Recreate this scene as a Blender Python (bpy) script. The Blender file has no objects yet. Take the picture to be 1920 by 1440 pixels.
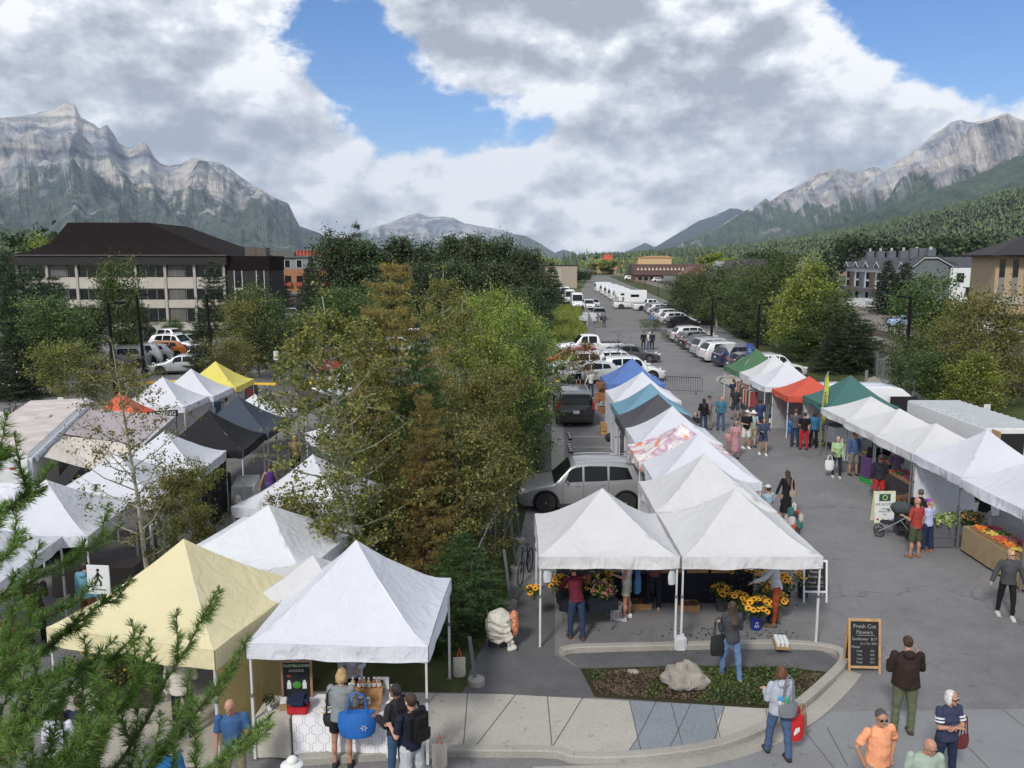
import bpy,bmesh,math,random
import numpy as np
from mathutils import Vector,Matrix,Euler,noise as mno
R=math.radians;PI=math.pi
SC=bpy.context.scene;COL=SC.collection
random.seed(7);rng=np.random.default_rng(7)
# --- camera, sky, sun, exposure
CAM_H=8.5;PITCH=R(8.6);FPX=1560.0
cd=bpy.data.cameras.new('camera');cam=bpy.data.objects.new('camera',cd);COL.objects.link(cam)
cam.location=(0,0,CAM_H);cam.rotation_euler=(R(90)-PITCH,0,0)
cd.sensor_width=36;cd.lens=36*FPX/1920;cd.clip_start=0.1;cd.clip_end=60000
SC.camera=cam
SC.view_settings.view_transform='Standard';SC.view_settings.look='None'
SC.view_settings.exposure=0.35;SC.view_settings.gamma=1
SUN_EL,SUN_AZ=R(40),R(205)
sd=bpy.data.lights.new('sun','SUN');sun=bpy.data.objects.new('sun',sd);COL.objects.link(sun)
sdir=Vector((math.sin(SUN_AZ)*math.cos(SUN_EL),math.cos(SUN_AZ)*math.cos(SUN_EL),math.sin(SUN_EL)))
sun.rotation_euler=sdir.to_track_quat('Z','Y').to_euler();sun.location=(0,0,60)
sd.energy=2.5;sd.angle=R(9);sd.color=(1,.95,.87)
world=bpy.data.worlds.new('World');SC.world=world;world.use_nodes=True
wn=world.node_tree.nodes;wl=world.node_tree.links;wn.clear()
def ray(px,py):
 a=(px-960)/FPX;b=(720-py)/FPX
 return Vector((a,math.cos(PITCH)+b*math.sin(PITCH),-math.sin(PITCH)+b*math.cos(PITCH)))
def P(px,py,z=0.0):
 d=ray(px,py);t=(z-CAM_H)/d.z
 return Vector((d.x*t,d.y*t,z))
def P3(px,py,dist):
 return Vector((0,0,CAM_H)) + ray(px,py)*dist
def PY(px,py,y):
 d=ray(px,py);return Vector((0,0,CAM_H)) + d*(y/d.y)
class NT:
 def __init__(s,tree): s.n=tree.nodes;s.l=tree.links
 def add(s,typ,ins=None,**kw):
  n=s.n.new(typ)
  for k,v in kw.items(): setattr(n,k,v)
  for k,v in (ins or {}).items():
   if hasattr(v,'is_linked') or hasattr(v,'links'): s.l.new(v,n.inputs[k])
   else: n.inputs[k].default_value=v
  return n
 def math(s,op,a,b=None,c=None,clamp=False):
  n=s.n.new('ShaderNodeMath');n.operation=op;n.use_clamp=clamp
  for i,v in enumerate((a,b,c)):
   if v is None: continue
   if hasattr(v,'links'): s.l.new(v,n.inputs[i])
   else: n.inputs[i].default_value=v
  return n.outputs[0]
 def ramp(s,fac,stops,interp='LINEAR'):
  n=s.n.new('ShaderNodeValToRGB');n.color_ramp.interpolation=interp
  e=n.color_ramp.elements
  while len(e) < len(stops): e.new(0.5)
  for i,(p,c) in enumerate(stops):
   e[i].position=p;e[i].color=(c[0],c[1],c[2],1) if hasattr(c,'__len__') else (c,c,c,1)
  if fac is not None: s.l.new(fac,n.inputs[0])
  return n.outputs[0]
 def mix(s,fac,a,b,typ='MIX'):
  n=s.n.new('ShaderNodeMix');n.data_type='RGBA';n.blend_type=typ
  for k,v in ((0,fac),(6,a),(7,b)):
   if hasattr(v,'links'): s.l.new(v,n.inputs[k])
   elif k == 0: n.inputs[0].default_value=v
   else: n.inputs[k].default_value=(v[0],v[1],v[2],1)
  return n.outputs[2]
 def noise(s,vec,scale,detail=4,rough=.5,out=0,dist=0):
  n=s.n.new('ShaderNodeTexNoise');n.inputs['Scale'].default_value=scale
  n.inputs['Detail'].default_value=detail;n.inputs['Roughness'].default_value=rough
  n.inputs['Distortion'].default_value=dist
  if vec is not None: s.l.new(vec,n.inputs['Vector'])
  return n.outputs[out]
def build_sky():
 t=NT(world.node_tree)
 tc=t.add('ShaderNodeTexCoord').outputs['Generated']
 sky=t.add('ShaderNodeTexSky',sky_type='NISHITA',sun_disc=False,sun_elevation=SUN_EL,sun_rotation=SUN_AZ,
    altitude=1300,air_density=1.0,dust_density=.2,ozone_density=2.0)
 skc=t.add('ShaderNodeHueSaturation',{'Color': sky.outputs[0],'Saturation': 1.35,'Value': .92,'Hue': .508}).outputs[0]
 bg1=t.add('ShaderNodeBackground',{'Color': skc,'Strength': .115})
 sep=t.add('ShaderNodeSeparateXYZ',{0: tc})
 mp=t.add('ShaderNodeMapping',{'Vector': tc,'Scale': (1.0,1.0,1.55),'Location': (3.1,1.7,0.75)}).outputs[0]
 def dens(off,det=11):
  v=t.add('ShaderNodeVectorMath',{0: mp,1: off},operation='ADD').outputs[0]
  a=t.noise(v,3.6,det,.55,dist=.1)
  b=t.noise(v,11,min(det,9),.60)
  return t.math('ADD',t.math('MULTIPLY',a,.62),t.math('MULTIPLY',b,.38))
 d0=dens((0,0,0));d1=dens((-.008,-.01,.035));d2=dens((-.02,-.03,.13),5)
 holes=[(600,30,.05,.10),(640,140,.06,.13),(740,200,.055,.13),(860,225,.04,.13),(960,235,.045,.13),(1020,222,.03,.09),(730,262,.03,.08),(1060,205,.02,.05),(520,90,.03,.04),
   (1560,30,.05,.10),(1700,40,.08,.15),(1850,40,.09,.16),(1880,165,.035,.08),(1740,130,.03,.05)]
 fills=[(1250,130,.14,.10),(900,60,.09,.12),(1400,330,.2,.12),(1000,340,.16,.12),(150,150,.22,.10),(600,340,.16,.13),(1250,60,.14,.1),(1650,190,.08,.09),(1480,110,.07,.06),(1800,125,.05,.09),(600,235,.06,.07),(900,170,.03,.05),(1350,230,.08,.05)]
 bias=None
 for sgn,lst in ((-1,holes),(1,fills)):
  for (px,py,rad,amp) in lst:
   d=ray(px,py).normalized()
   df=t.add('ShaderNodeVectorMath',{0: tc,1: tuple(d)},operation='DISTANCE').outputs['Value']
   mr=t.add('ShaderNodeMapRange',{0: df,1: rad*.2,2: rad*2.1,3: sgn*amp*(.96 if sgn < 0 else .6),4: 0.0},interpolation_type='SMOOTHSTEP').outputs[0]
   bias=mr if bias is None else t.math('ADD',bias,mr)
 dd=t.math('ADD',t.math('ADD',d0,.055),bias)
 cov=t.add('ShaderNodeMapRange',{0: dd,1: .468,2: .535,3: 0,4: 1},interpolation_type='SMOOTHSTEP').outputs[0]
 emb=t.math('ADD',t.math('MULTIPLY',t.math('SUBTRACT',d0,d1),6.5),t.math('MULTIPLY',t.math('SUBTRACT',d0,d2),2.6))
 thick=t.add('ShaderNodeMapRange',{0: dd,1: .5,2: .75,3: .24,4: -.20}).outputs[0]
 big=t.math('MULTIPLY',t.math('SUBTRACT',t.noise(mp,2.0,4,.55),.5),1.3)
 lit=t.math('ADD',t.math('ADD',emb,thick),t.math('ADD',big,t.add('ShaderNodeMapRange',{0: sep.outputs[2],1: .03,2: .22,3: .82,4: .60}).outputs[0]),clamp=True)
 colr=t.ramp(lit,[(0,(.33,.36,.42)),(.25,(.43,.46,.52)),(.5,(.56,.59,.64)),(.75,(.72,.74,.78)),(1,(.93,.935,.94))])
 bg2=t.add('ShaderNodeBackground',{'Color': colr,'Strength': 1.0})
 ms=t.add('ShaderNodeMixShader',{0: cov,1: bg1.outputs[0],2: bg2.outputs[0]})
 t.l.new(ms.outputs[0],t.add('ShaderNodeOutputWorld').inputs[0])
build_sky()
# --- materials
MATS={}
def new_mat(name):
 m=bpy.data.materials.new(name);m.use_nodes=True
 t=NT(m.node_tree);b=m.node_tree.nodes['Principled BSDF']
 return m,t,b
def mat(name,col,rough=.7,var=.12,scale=6,metal=0,bump=0,bscale=30,spec=.5,obj=False,trans=0,coat=0,emit=None,sheen=0):
 """plain procedural material: base colour varied by noise, optional bump; obj=True multiplies by the object's own colour"""
 if name in MATS: return MATS[name]
 m,t,b=new_mat(name)
 tc=t.add('ShaderNodeTexCoord').outputs['Object']
 n=t.noise(tc,scale,5,.6)
 f=t.ramp(n,[(.3,1-var),(.7,1+var*.6)])
 base=t.mix(1,(col[0],col[1],col[2]),f,'MULTIPLY')
 if obj:
  oi=t.add('ShaderNodeObjectInfo').outputs['Color']
  base=t.mix(1,base,oi,'MULTIPLY')
 t.l.new(base,b.inputs['Base Color'])
 b.inputs['Roughness'].default_value=rough;b.inputs['Metallic'].default_value=metal
 b.inputs['Specular IOR Level'].default_value=spec
 if coat: b.inputs['Coat Weight'].default_value=coat;b.inputs['Coat Roughness'].default_value=.05
 if sheen: b.inputs['Sheen Weight'].default_value=sheen
 if bump:
  bn=t.add('ShaderNodeBump',{'Strength': bump,'Distance': .02,'Height': t.noise(tc,bscale,4,.6)})
  t.l.new(bn.outputs[0],b.inputs['Normal'])
 MATS[name]=m;return m
def C(name,r,g,b,rough=.75,**k): return mat(name,(r,g,b),rough,**k)
def leaf_mat(name,cols,transl=.35,scale=1.2):
 """foliage: colour by leaf clump and by leaf, light passing through"""
 if name in MATS: return MATS[name]
 m,t,b=new_mat(name)
 tc=t.add('ShaderNodeTexCoord').outputs['Object']
 geo=t.add('ShaderNodeNewGeometry').outputs['Random Per Island']
 n=t.noise(tc,scale,3,.6)
 f=t.math('ADD',t.math('MULTIPLY',n,.9),t.math('MULTIPLY',t.math('SUBTRACT',geo,.42),.7),clamp=True)
 k=len(cols)
 colr=t.ramp(f,[(.2+.6*i/(k-1),c) for i,c in enumerate(cols)])
 oi=t.add('ShaderNodeObjectInfo')
 hv=t.add('ShaderNodeHueSaturation',{'Color': colr,'Value': t.math('ADD',t.math('MULTIPLY',oi.outputs['Random'],.35),.82),'Hue': t.math('ADD',t.math('MULTIPLY',oi.outputs['Random'],.03),.485)})
 d=t.add('ShaderNodeBsdfPrincipled',{'Base Color': hv.outputs[0],'Roughness': .55})
 tr=t.add('ShaderNodeBsdfTranslucent',{'Color': t.mix(1,hv.outputs[0],(1.1,1.25,.6),'MULTIPLY')})
 ms=t.add('ShaderNodeMixShader',{0: transl,1: d.outputs[0],2: tr.outputs[0]})
 t.l.new(ms.outputs[0],m.node_tree.nodes['Material Output'].inputs[0])
 MATS[name]=m;return m
# --- object helpers
def tag(o,label=None,cat=None,group=None,kind=None):
 if label: o['label']=label
 if cat: o['category']=cat
 if group: o['group']=group
 if kind: o['kind']=kind
 return o
def thing(name,label,cat,loc=(0,0,0),rz=0,group=None):
 o=bpy.data.objects.new(name,None);COL.objects.link(o);o.empty_display_size=.2
 o.location=loc;o.rotation_euler=(0,0,rz)
 return tag(o,label,cat,group)
def children(o): return [c for c in bpy.data.objects if c.parent == o]
KIDS={}
TS=bpy.data.scenes.new('workshop')
def link(o,parent=None):
 COL.objects.link(o)
 if parent is not None: o.parent=parent;KIDS.setdefault(parent.name,[]).append(o)
 return o
def dup(root,loc=None,rz=None,label=None,scale=None,color=None,group=None):
 def cp(o,par):
  c=o.copy();COL.objects.link(c);c.parent=par
  if par is not None: KIDS.setdefault(par.name,[]).append(c)
  if color is not None: c.color=(*color,1)
  for ch in KIDS.get(o.name,[]): cp(ch,c)
  return c
 r=cp(root,None)
 if loc is not None: r.location=loc
 if rz is not None: r.rotation_euler=(0,0,rz)
 if scale is not None: r.scale=(scale,)*3 if not hasattr(scale,'__len__') else scale
 if label: r['label']=label
 if group: r['group']=group
 return r
def first(root,loc,rz,label=None,scale=None,color=None):
 root.location=loc;root.rotation_euler=(0,0,rz)
 if scale is not None: root.scale=(scale,)*3 if not hasattr(scale,'__len__') else scale
 if label: root['label']=label
 if color is not None:
  def rec(o):
   o.color=(*color,1)
   for ch in KIDS.get(o.name,[]): rec(ch)
  rec(root)
 return root
def raw(name,V,F,mats,parent=None,smooth=False,mi=None):
 me=bpy.data.meshes.new(name)
 V=np.asarray(V,dtype=np.float32).reshape(-1,3)
 if isinstance(F,np.ndarray):
  nf,k=F.shape
  me.vertices.add(len(V));me.vertices.foreach_set('co',V.ravel())
  me.loops.add(nf*k);me.loops.foreach_set('vertex_index',F.astype(np.int32).ravel())
  me.polygons.add(nf);me.polygons.foreach_set('loop_start',np.arange(0,nf*k,k,dtype=np.int32))
  me.polygons.foreach_set('loop_total',np.full(nf,k,dtype=np.int32))
  me.update(calc_edges=True)
 else:
  me.from_pydata([tuple(map(float,v)) for v in V],[],F);me.update()
 if not isinstance(mats,(list,tuple)): mats=[mats]
 for m in mats: me.materials.append(m)
 if mi is not None: me.polygons.foreach_set('material_index',np.asarray(mi,dtype=np.int32))
 if smooth: me.polygons.foreach_set('use_smooth',np.ones(len(me.polygons),dtype=bool))
 o=bpy.data.objects.new(name,me);link(o,parent);return o
class MB:
 """collects shapes into one mesh"""
 def __init__(s): s.v=[];s.f=[];s.m=[];s.cur=0;s.M=None
 def _add(s,vs,fs):
  b=len(s.v)
  if s.M is not None: vs=[s.M @ Vector(v) for v in vs]
  s.v += [tuple(v) for v in vs];s.f += [tuple(i+b for i in f) for f in fs];s.m += [s.cur]*len(fs);return s
 def box(s,c,d,rz=0,rx=0,ry=0,bev=0):
  x,y,z=d[0]/2,d[1]/2,d[2]/2
  if bev:
   bm=bmesh.new();bmesh.ops.create_cube(bm,size=1)
   for v in bm.verts: v.co=Vector((v.co.x*d[0],v.co.y*d[1],v.co.z*d[2]))
   bmesh.ops.bevel(bm,geom=list(bm.edges),offset=bev,segments=2,affect='EDGES')
   vs=[v.co.copy() for v in bm.verts];bm.verts.index_update()
   fs=[tuple(v.index for v in f.verts) for f in bm.faces];bm.free()
  else:
   vs=[Vector(p) for p in ((-x,-y,-z),(x,-y,-z),(x,y,-z),(-x,y,-z),(-x,-y,z),(x,-y,z),(x,y,z),(-x,y,z))]
   fs=[(0,3,2,1),(4,5,6,7),(0,1,5,4),(1,2,6,5),(2,3,7,6),(3,0,4,7)]
  if rz or rx or ry:
   E=Euler((rx,ry,rz)).to_matrix();vs=[E @ v for v in vs]
  c=Vector(c);return s._add([v+c for v in vs],fs)
 def bx(s,x0,x1,y0,y1,z0,z1): return s.box(((x0+x1)/2,(y0+y1)/2,(z0+z1)/2),(x1-x0,y1-y0,z1-z0))
 def tube(s,p0,p1,r0,r1=None,n=8,caps=True):
  p0=Vector(p0);p1=Vector(p1);r1=r0 if r1 is None else r1
  d=(p1-p0);
  if d.length < 1e-6: return s
  q=d.to_track_quat('Z','Y').to_matrix();vs=[]
  for p,r in ((p0,r0),(p1,r1)):
   for i in range(n):
    a=2*PI*i/n;vs.append(p + q @ Vector((math.cos(a)*r,math.sin(a)*r,0)))
  fs=[(i,(i+1) % n,n+(i+1) % n,n+i) for i in range(n)]
  if caps: fs += [tuple(range(n-1,-1,-1)),tuple(range(n,2*n))]
  return s._add(vs,fs)
 def path(s,pts,r,n=6):
  pts=[Vector(p) for p in pts];rr=r if hasattr(r,'__len__') else [r]*len(pts)
  vs=[];k=len(pts);ref=None
  for i,p in enumerate(pts):
   d=(pts[min(i+1,k-1)]-pts[max(i-1,0)]).normalized()
   if ref is None: ref=d.orthogonal().normalized()
   ref=(ref - d*ref.dot(d)).normalized();w=d.cross(ref)
   for j in range(n):
    a=2*PI*j/n;vs.append(p + (ref*math.cos(a)+w*math.sin(a))*rr[i])
  fs=[(i*n+j,i*n+(j+1) % n,(i+1)*n+(j+1) % n,(i+1)*n+j) for i in range(k-1) for j in range(n)]
  fs += [tuple(range(n-1,-1,-1)),tuple(range((k-1)*n,k*n))]
  return s._add(vs,fs)
 def ell(s,c,r,n=10,m=7,rot=None):
  c=Vector(c);vs=[Vector((0,0,-r[2]))];
  for i in range(1,m):
   t=-PI/2+PI*i/m
   for j in range(n):
    a=2*PI*j/n;vs.append(Vector((math.cos(a)*math.cos(t)*r[0],math.sin(a)*math.cos(t)*r[1],math.sin(t)*r[2])))
  vs.append(Vector((0,0,r[2])));N=len(vs)-1
  fs=[(0,1+(j+1) % n,1+j) for j in range(n)]
  for i in range(m-2):
   for j in range(n):
    a=1+i*n+j;b=1+i*n+(j+1) % n;fs.append((a,b,b+n,a+n))
  fs += [(N,N-n+j,N-n+(j+1) % n) for j in range(n)]
  if rot is not None: vs=[rot @ v for v in vs]
  return s._add([v+c for v in vs],fs)
 def lathe(s,prof,c=(0,0,0),n=16,axis='Z'):
  c=Vector(c);vs=[]
  for (r,h) in prof:
   for j in range(n):
    a=2*PI*j/n;x,y=math.cos(a)*r,math.sin(a)*r
    vs.append(c + (Vector((x,y,h)) if axis == 'Z' else Vector((x,h,y)) if axis == 'Y' else Vector((h,x,y))))
  k=len(prof);fs=[(i*n+j,i*n+(j+1) % n,(i+1)*n+(j+1) % n,(i+1)*n+j) for i in range(k-1) for j in range(n)]
  fs += [tuple(range(n-1,-1,-1)),tuple(range((k-1)*n,k*n))]
  return s._add(vs,fs)
 def prism(s,poly,z0,z1):
  n=len(poly);vs=[(x,y,z0) for x,y in poly]+[(x,y,z1) for x,y in poly]
  return s._add(vs,[tuple(range(n-1,-1,-1)),tuple(range(n,2*n))]+[(i,(i+1) % n,n+(i+1) % n,n+i) for i in range(n)])
 def prism_v(s,poly,o,ax,ay,an,th):
  """polygon given in a vertical or tilted plane: o + u*ax + v*ay, thickness th along an"""
  o=Vector(o);ax=Vector(ax);ay=Vector(ay);an=Vector(an);n=len(poly)
  vs=[o+ax*u+ay*v for u,v in poly]+[o+ax*u+ay*v+an*th for u,v in poly]
  return s._add(vs,[tuple(range(n-1,-1,-1)),tuple(range(n,2*n))]+[(i,(i+1) % n,n+(i+1) % n,n+i) for i in range(n)])
 def quad(s,a,b,c,d): return s._add([a,b,c,d],[(0,1,2,3)])
 def build(s,name,mats,parent=None,smooth=False,fix=True):
  me=bpy.data.meshes.new(name);me.from_pydata(s.v,[],s.f)
  if not isinstance(mats,(list,tuple)): mats=[mats]
  for m in mats: me.materials.append(m)
  if s.m and max(s.m) > 0: me.polygons.foreach_set('material_index',s.m)
  if fix:
   bm=bmesh.new();bm.from_mesh(me);bmesh.ops.recalc_face_normals(bm,faces=bm.faces);bm.to_mesh(me);bm.free()
  if smooth:
   me.polygons.foreach_set('use_smooth',[True]*len(me.polygons))
   me.set_sharp_from_angle(angle=R(45))
  me.update();o=bpy.data.objects.new(name,me);return link(o,parent)
def text(s,size,mat_,name,parent,loc,rot,extrude=.001,align='CENTER',bold=0,sx=1):
 """lettering as a mesh, lying in its own XY plane before rot"""
 cu=bpy.data.curves.new(name,'FONT');cu.body=s;cu.size=size;cu.extrude=extrude;cu.align_x=align;cu.align_y='CENTER';cu.offset=bold;cu.resolution_u=3
 o=bpy.data.objects.new(name,cu);TS.collection.objects.link(o)
 with bpy.context.temp_override(scene=TS,view_layer=TS.view_layers[0]):
  dg=bpy.context.evaluated_depsgraph_get();dg.update()
 me=bpy.data.meshes.new_from_object(o.evaluated_get(dg))
 bpy.data.objects.remove(o);me.materials.clear();me.materials.append(mat_)
 ob=bpy.data.objects.new(name,me);link(ob,parent);ob.location=loc;ob.rotation_euler=rot;ob.scale=(sx,1,1);return ob
# --- terrain: mountains, forested hill
def mtn_mat(name,tree_lo,tree_hi,rockA,rockB,forA,forB,seed=0,strat=.012,glades=.35,gul=60,gsh=0):
 m,t,b=new_mat(name)
 geo=t.add('ShaderNodeNewGeometry');pos=geo.outputs['Position']
 sep=t.add('ShaderNodeSeparateXYZ',{0: pos});z=sep.outputs[2]
 mp=t.add('ShaderNodeMapping',{'Vector': pos,'Scale': (.001,.001,.001),'Location': (seed,seed*.7,0)}).outputs[0]
 n1=t.noise(mp,2.2,9,.62);n2=t.noise(mp,14,7,.65)
 ms=t.add('ShaderNodeMapping',{'Vector': pos,'Scale': (.0006,.0006,strat),'Rotation': (.12,.1,0)}).outputs[0]
 n3=t.noise(ms,1.0,5,.6)
 az=t.math('ARCTAN2',sep.outputs[0],sep.outputs[1]);rr=t.add('ShaderNodeVectorMath',{0: pos},operation='LENGTH').outputs['Value']
 gv=t.add('ShaderNodeCombineXYZ',{0: t.math('ADD',t.math('MULTIPLY',az,gul),t.math('MULTIPLY',z,gsh)),1: t.math('MULTIPLY',z,.0016),2: t.math('MULTIPLY',rr,.0004)}).outputs[0]
 n4=t.noise(gv,1.0,7,.62,dist=.6)
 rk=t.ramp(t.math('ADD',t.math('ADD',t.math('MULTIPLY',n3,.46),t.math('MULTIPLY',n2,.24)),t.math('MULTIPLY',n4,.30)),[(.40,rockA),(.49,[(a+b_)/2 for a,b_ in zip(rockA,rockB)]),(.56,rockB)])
 rk=t.mix(1,rk,t.ramp(n1,[(.40,(.55,.62,.78)),(.56,(1.15,1.12,1.08))]),'MULTIPLY')  # broad sunlit and bluish shaded patches painted into the rock colour
 fo=t.ramp(n2,[(.35,forA),(.65,forB)])
 tex=t.noise(mp,120,3,.7);fo=t.mix(1,fo,(1.25,1.25,1.15),'MULTIPLY');fo=t.mix(1,fo,t.ramp(tex,[(.35,.55),(.65,1.3)]),'MULTIPLY')
 zz=t.math('ADD',z,t.math('MULTIPLY',t.math('SUBTRACT',n1,.5),(tree_hi-tree_lo)*2.4))
 zz=t.math('ADD',zz,t.math('MULTIPLY',t.math('SUBTRACT',n2,.5),(tree_hi-tree_lo)*1.6))
 zz=t.math('ADD',zz,t.math('MULTIPLY',t.math('SUBTRACT',n4,.5),(tree_hi-tree_lo)*4.5))
 fr=t.add('ShaderNodeMapRange',{0: zz,1: tree_lo,2: tree_hi,3: 0,4: 1},interpolation_type='SMOOTHSTEP').outputs[0]
 sl=t.add('ShaderNodeMapRange',{0: t.noise(mp,5.5,8,.7),1: .58,2: .645,3: 0,4: glades}).outputs[0]
 f=t.math('MAXIMUM',fr,sl)
 t.l.new(t.mix(f,fo,rk),b.inputs['Base Color']);b.inputs['Roughness'].default_value=.9;b.inputs['Specular IOR Level'].default_value=.1
 bp=t.add('ShaderNodeBump',{'Strength': 1.0,'Distance': 60,'Height': t.math('ADD',t.math('ADD',n2,t.math('MULTIPLY',n3,.5)),t.math('MULTIPLY',n4,1.6))})
 t.l.new(bp.outputs[0],b.inputs['Normal'])
 return m
def mountain(name,label,pts,r0,r1,material,expo=1.5,amp=220,nscale=700,na=260,nt=90,seed=0,zbase=0,shear=0.0,px0=None,px1=None):
 """ridge line given as directions; the slope falls from distance r1 to r0; real heightfield with spurs and gullies"""
 az=[];el=[]
 for px,py in pts:
  d=ray(px,py);h=math.hypot(d.x,d.y);az.append(math.atan2(d.x,d.y));el.append(d.z/h)
 A=np.linspace(az[0],az[-1],na);E_=np.interp(A,az,el)
 rgd=np.zeros(na)
 for i,a in enumerate(A): rgd[i]=(mno.fractal(Vector((a*60+seed,seed*2.3,0)),.9,2.2,5))*.0022
 V=np.zeros((nt+14,na,3),dtype=np.float32)
 edge=np.minimum(1,np.minimum(np.arange(na),na-1-np.arange(na))/3.0)
 for i in range(na):
  a=A[i];sx,cx=math.sin(a),math.cos(a)
  Rr=r1*(1+.10*mno.noise(Vector((a*9+seed,3.1,seed))))
  hr=CAM_H + Rr*(E_[i]+rgd[i]*min(1,max(.15,E_[i]*9)))
  for j in range(nt+14):
   t=j/(nt-1)
   if t <= 1:
    r=r0+(Rr-r0)*t;z=zbase+(hr-zbase)*t**expo
    w=math.sin(PI*min(1,t**.8))
    p=Vector((sx*r/nscale+seed,cx*r/nscale,seed*1.3))
    sp=mno.ridged_multi_fractal(Vector(((a+shear*(1-t))*r1/nscale*1.1,r/nscale*.35,seed)),.9,2.1,6,1.0,2.0)-1.1
    z += w*amp*(.8*sp + .5*mno.fractal(p*1.5,.8,2.1,6))*(.35+.65*t)
    lim=CAM_H + r*(E_[i])*(.985 if t < .97 else 1)
    if t < 1: z=min(z,lim)
    z=max(z,zbase-5)
   else:
    r=Rr+(t-1)*(r1-r0)*1.2;z=hr-(t-1)*(hr-zbase)*3.5
   V[j,i]=(sx*r,cx*r,z)
 n=nt+14
 idx=np.arange(n*na).reshape(n,na)
 F=np.stack([idx[:-1,:-1],idx[:-1,1:],idx[1:,1:],idx[1:,:-1]],-1).reshape(-1,4)
 o=raw(name,V.reshape(-1,3),F,material,smooth=False);tag(o,label,None,None,'structure');return o
g_for=((.018,.035,.022),(.05,.075,.038))
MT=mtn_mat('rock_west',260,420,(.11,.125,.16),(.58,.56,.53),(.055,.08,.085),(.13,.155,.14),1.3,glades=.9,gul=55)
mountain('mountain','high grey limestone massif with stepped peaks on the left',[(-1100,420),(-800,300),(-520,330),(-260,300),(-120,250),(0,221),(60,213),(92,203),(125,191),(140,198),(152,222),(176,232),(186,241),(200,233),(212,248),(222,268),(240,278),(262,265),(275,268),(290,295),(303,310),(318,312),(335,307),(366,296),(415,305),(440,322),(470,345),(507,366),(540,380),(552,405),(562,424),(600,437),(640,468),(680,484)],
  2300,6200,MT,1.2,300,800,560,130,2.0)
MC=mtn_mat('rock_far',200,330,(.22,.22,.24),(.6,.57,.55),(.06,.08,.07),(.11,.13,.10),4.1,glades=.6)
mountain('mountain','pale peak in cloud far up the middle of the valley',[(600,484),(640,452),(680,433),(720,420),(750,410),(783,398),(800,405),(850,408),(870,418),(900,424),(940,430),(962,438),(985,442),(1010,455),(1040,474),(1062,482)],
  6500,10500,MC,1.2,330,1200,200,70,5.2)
MD=mtn_mat('rock_distant',500,700,(.1,.12,.14),(.3,.3,.3),(.02,.035,.03),(.04,.06,.04),6.0,glades=.1)
mountain('mountain','small dark blue hump at the far end of the valley',[(1020,484),(1040,474),(1056,468),(1075,473),(1095,484)],8000,10800,MD,1.2,200,1500,60,40,8.1)
mountain('mountain','tiny pointed peak farthest down the valley',[(1095,486),(1110,478),(1122,474),(1134,480),(1160,485)],9000,11500,MD,1.1,200,1500,50,30,9.1)
mountain('mountain','faint blue peak behind the foot of the right range',[(1140,486),(1170,474),(1210,455),(1225,462),(1260,486)],9000,11500,MD,1.1,200,1500,60,30,10.1)
mountain('mountain','dark blue wooded spur at the far end of the right range',[(1160,486),(1190,478),(1230,462),(1280,432),(1310,415),(1345,402),(1368,390),(1386,392),(1430,410),(1500,450)],6000,9500,MD,1.2,250,1300,160,60,12.5)
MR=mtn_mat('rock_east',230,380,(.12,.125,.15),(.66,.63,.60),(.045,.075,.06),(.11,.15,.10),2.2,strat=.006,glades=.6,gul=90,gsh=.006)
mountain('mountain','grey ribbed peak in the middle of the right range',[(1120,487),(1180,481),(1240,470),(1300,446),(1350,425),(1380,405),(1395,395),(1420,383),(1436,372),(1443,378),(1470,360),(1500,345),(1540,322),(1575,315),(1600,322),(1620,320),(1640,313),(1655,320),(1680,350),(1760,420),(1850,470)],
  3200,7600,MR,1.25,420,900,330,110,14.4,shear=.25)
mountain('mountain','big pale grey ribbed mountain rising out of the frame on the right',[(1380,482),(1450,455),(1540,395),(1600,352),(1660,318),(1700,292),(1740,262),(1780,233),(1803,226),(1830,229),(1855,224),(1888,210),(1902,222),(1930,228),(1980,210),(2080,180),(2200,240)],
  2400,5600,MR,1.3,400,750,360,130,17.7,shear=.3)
MF=mtn_mat('forest_slope',900,1200,(.3,.3,.3),(.4,.4,.4),(.035,.06,.045),(.085,.12,.075),3.7,glades=.12,gul=9)
mountain('hill','dark forested foot slope below the big right mountain',[(1300,484),(1420,466),(1500,440),(1600,408),(1700,375),(1800,340),(1920,290),(2050,250),(2200,230)],1700,3400,MF,1.2,120,500,200,60,21.0,shear=.2)
mountain('hill','dark wooded foot slope below the left massif',[(-1100,440),(-600,400),(-300,380),(-100,400),(0,420),(60,432),(150,436),(300,448),(420,458),(520,468),(640,482)],1200,2300,MF,1.2,60,500,160,50,23.0)
def hill_h(x,y):
 a=math.atan2(x,y);px=960+FPX*math.tan(a)*1.0
 top=np.interp(px,[1080,1230,1400,1500,1650,1800,1920,2100],[0,8,18,30,52,78,100,125])
 r=math.hypot(x,y);t=min(1,max(0,(r-520)/900))
 return top*(t*t*(3-2*t)) + 4*mno.noise(Vector((x/120,y/120,0)))*t
hv=[];na,nr=90,50
for j in range(nr):
 for i in range(na):
  a=R(3)+R(38)*i/(na-1);r=420+1300*j/(nr-1);x,y=r*math.sin(a),r*math.cos(a)
  z=hill_h(x,y)
  if r > 1500: z -= (r-1500)*.25
  hv.append((x,y,z if j else -1))
idx=np.arange(na*nr).reshape(nr,na)
HF=np.stack([idx[:-1,:-1],idx[:-1,1:],idx[1:,1:],idx[1:,:-1]],-1).reshape(-1,4)
tag(raw('hill',hv,HF,C('hill_ground',.06,.085,.03,.95,var=.4,scale=.02),smooth=True),'low wooded rise behind the town on the right',None,None,'structure')
conif=leaf_mat('hill_conifer_green',[(.03,.05,.026),(.07,.11,.045),(.13,.18,.065)],.1,.01)
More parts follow.
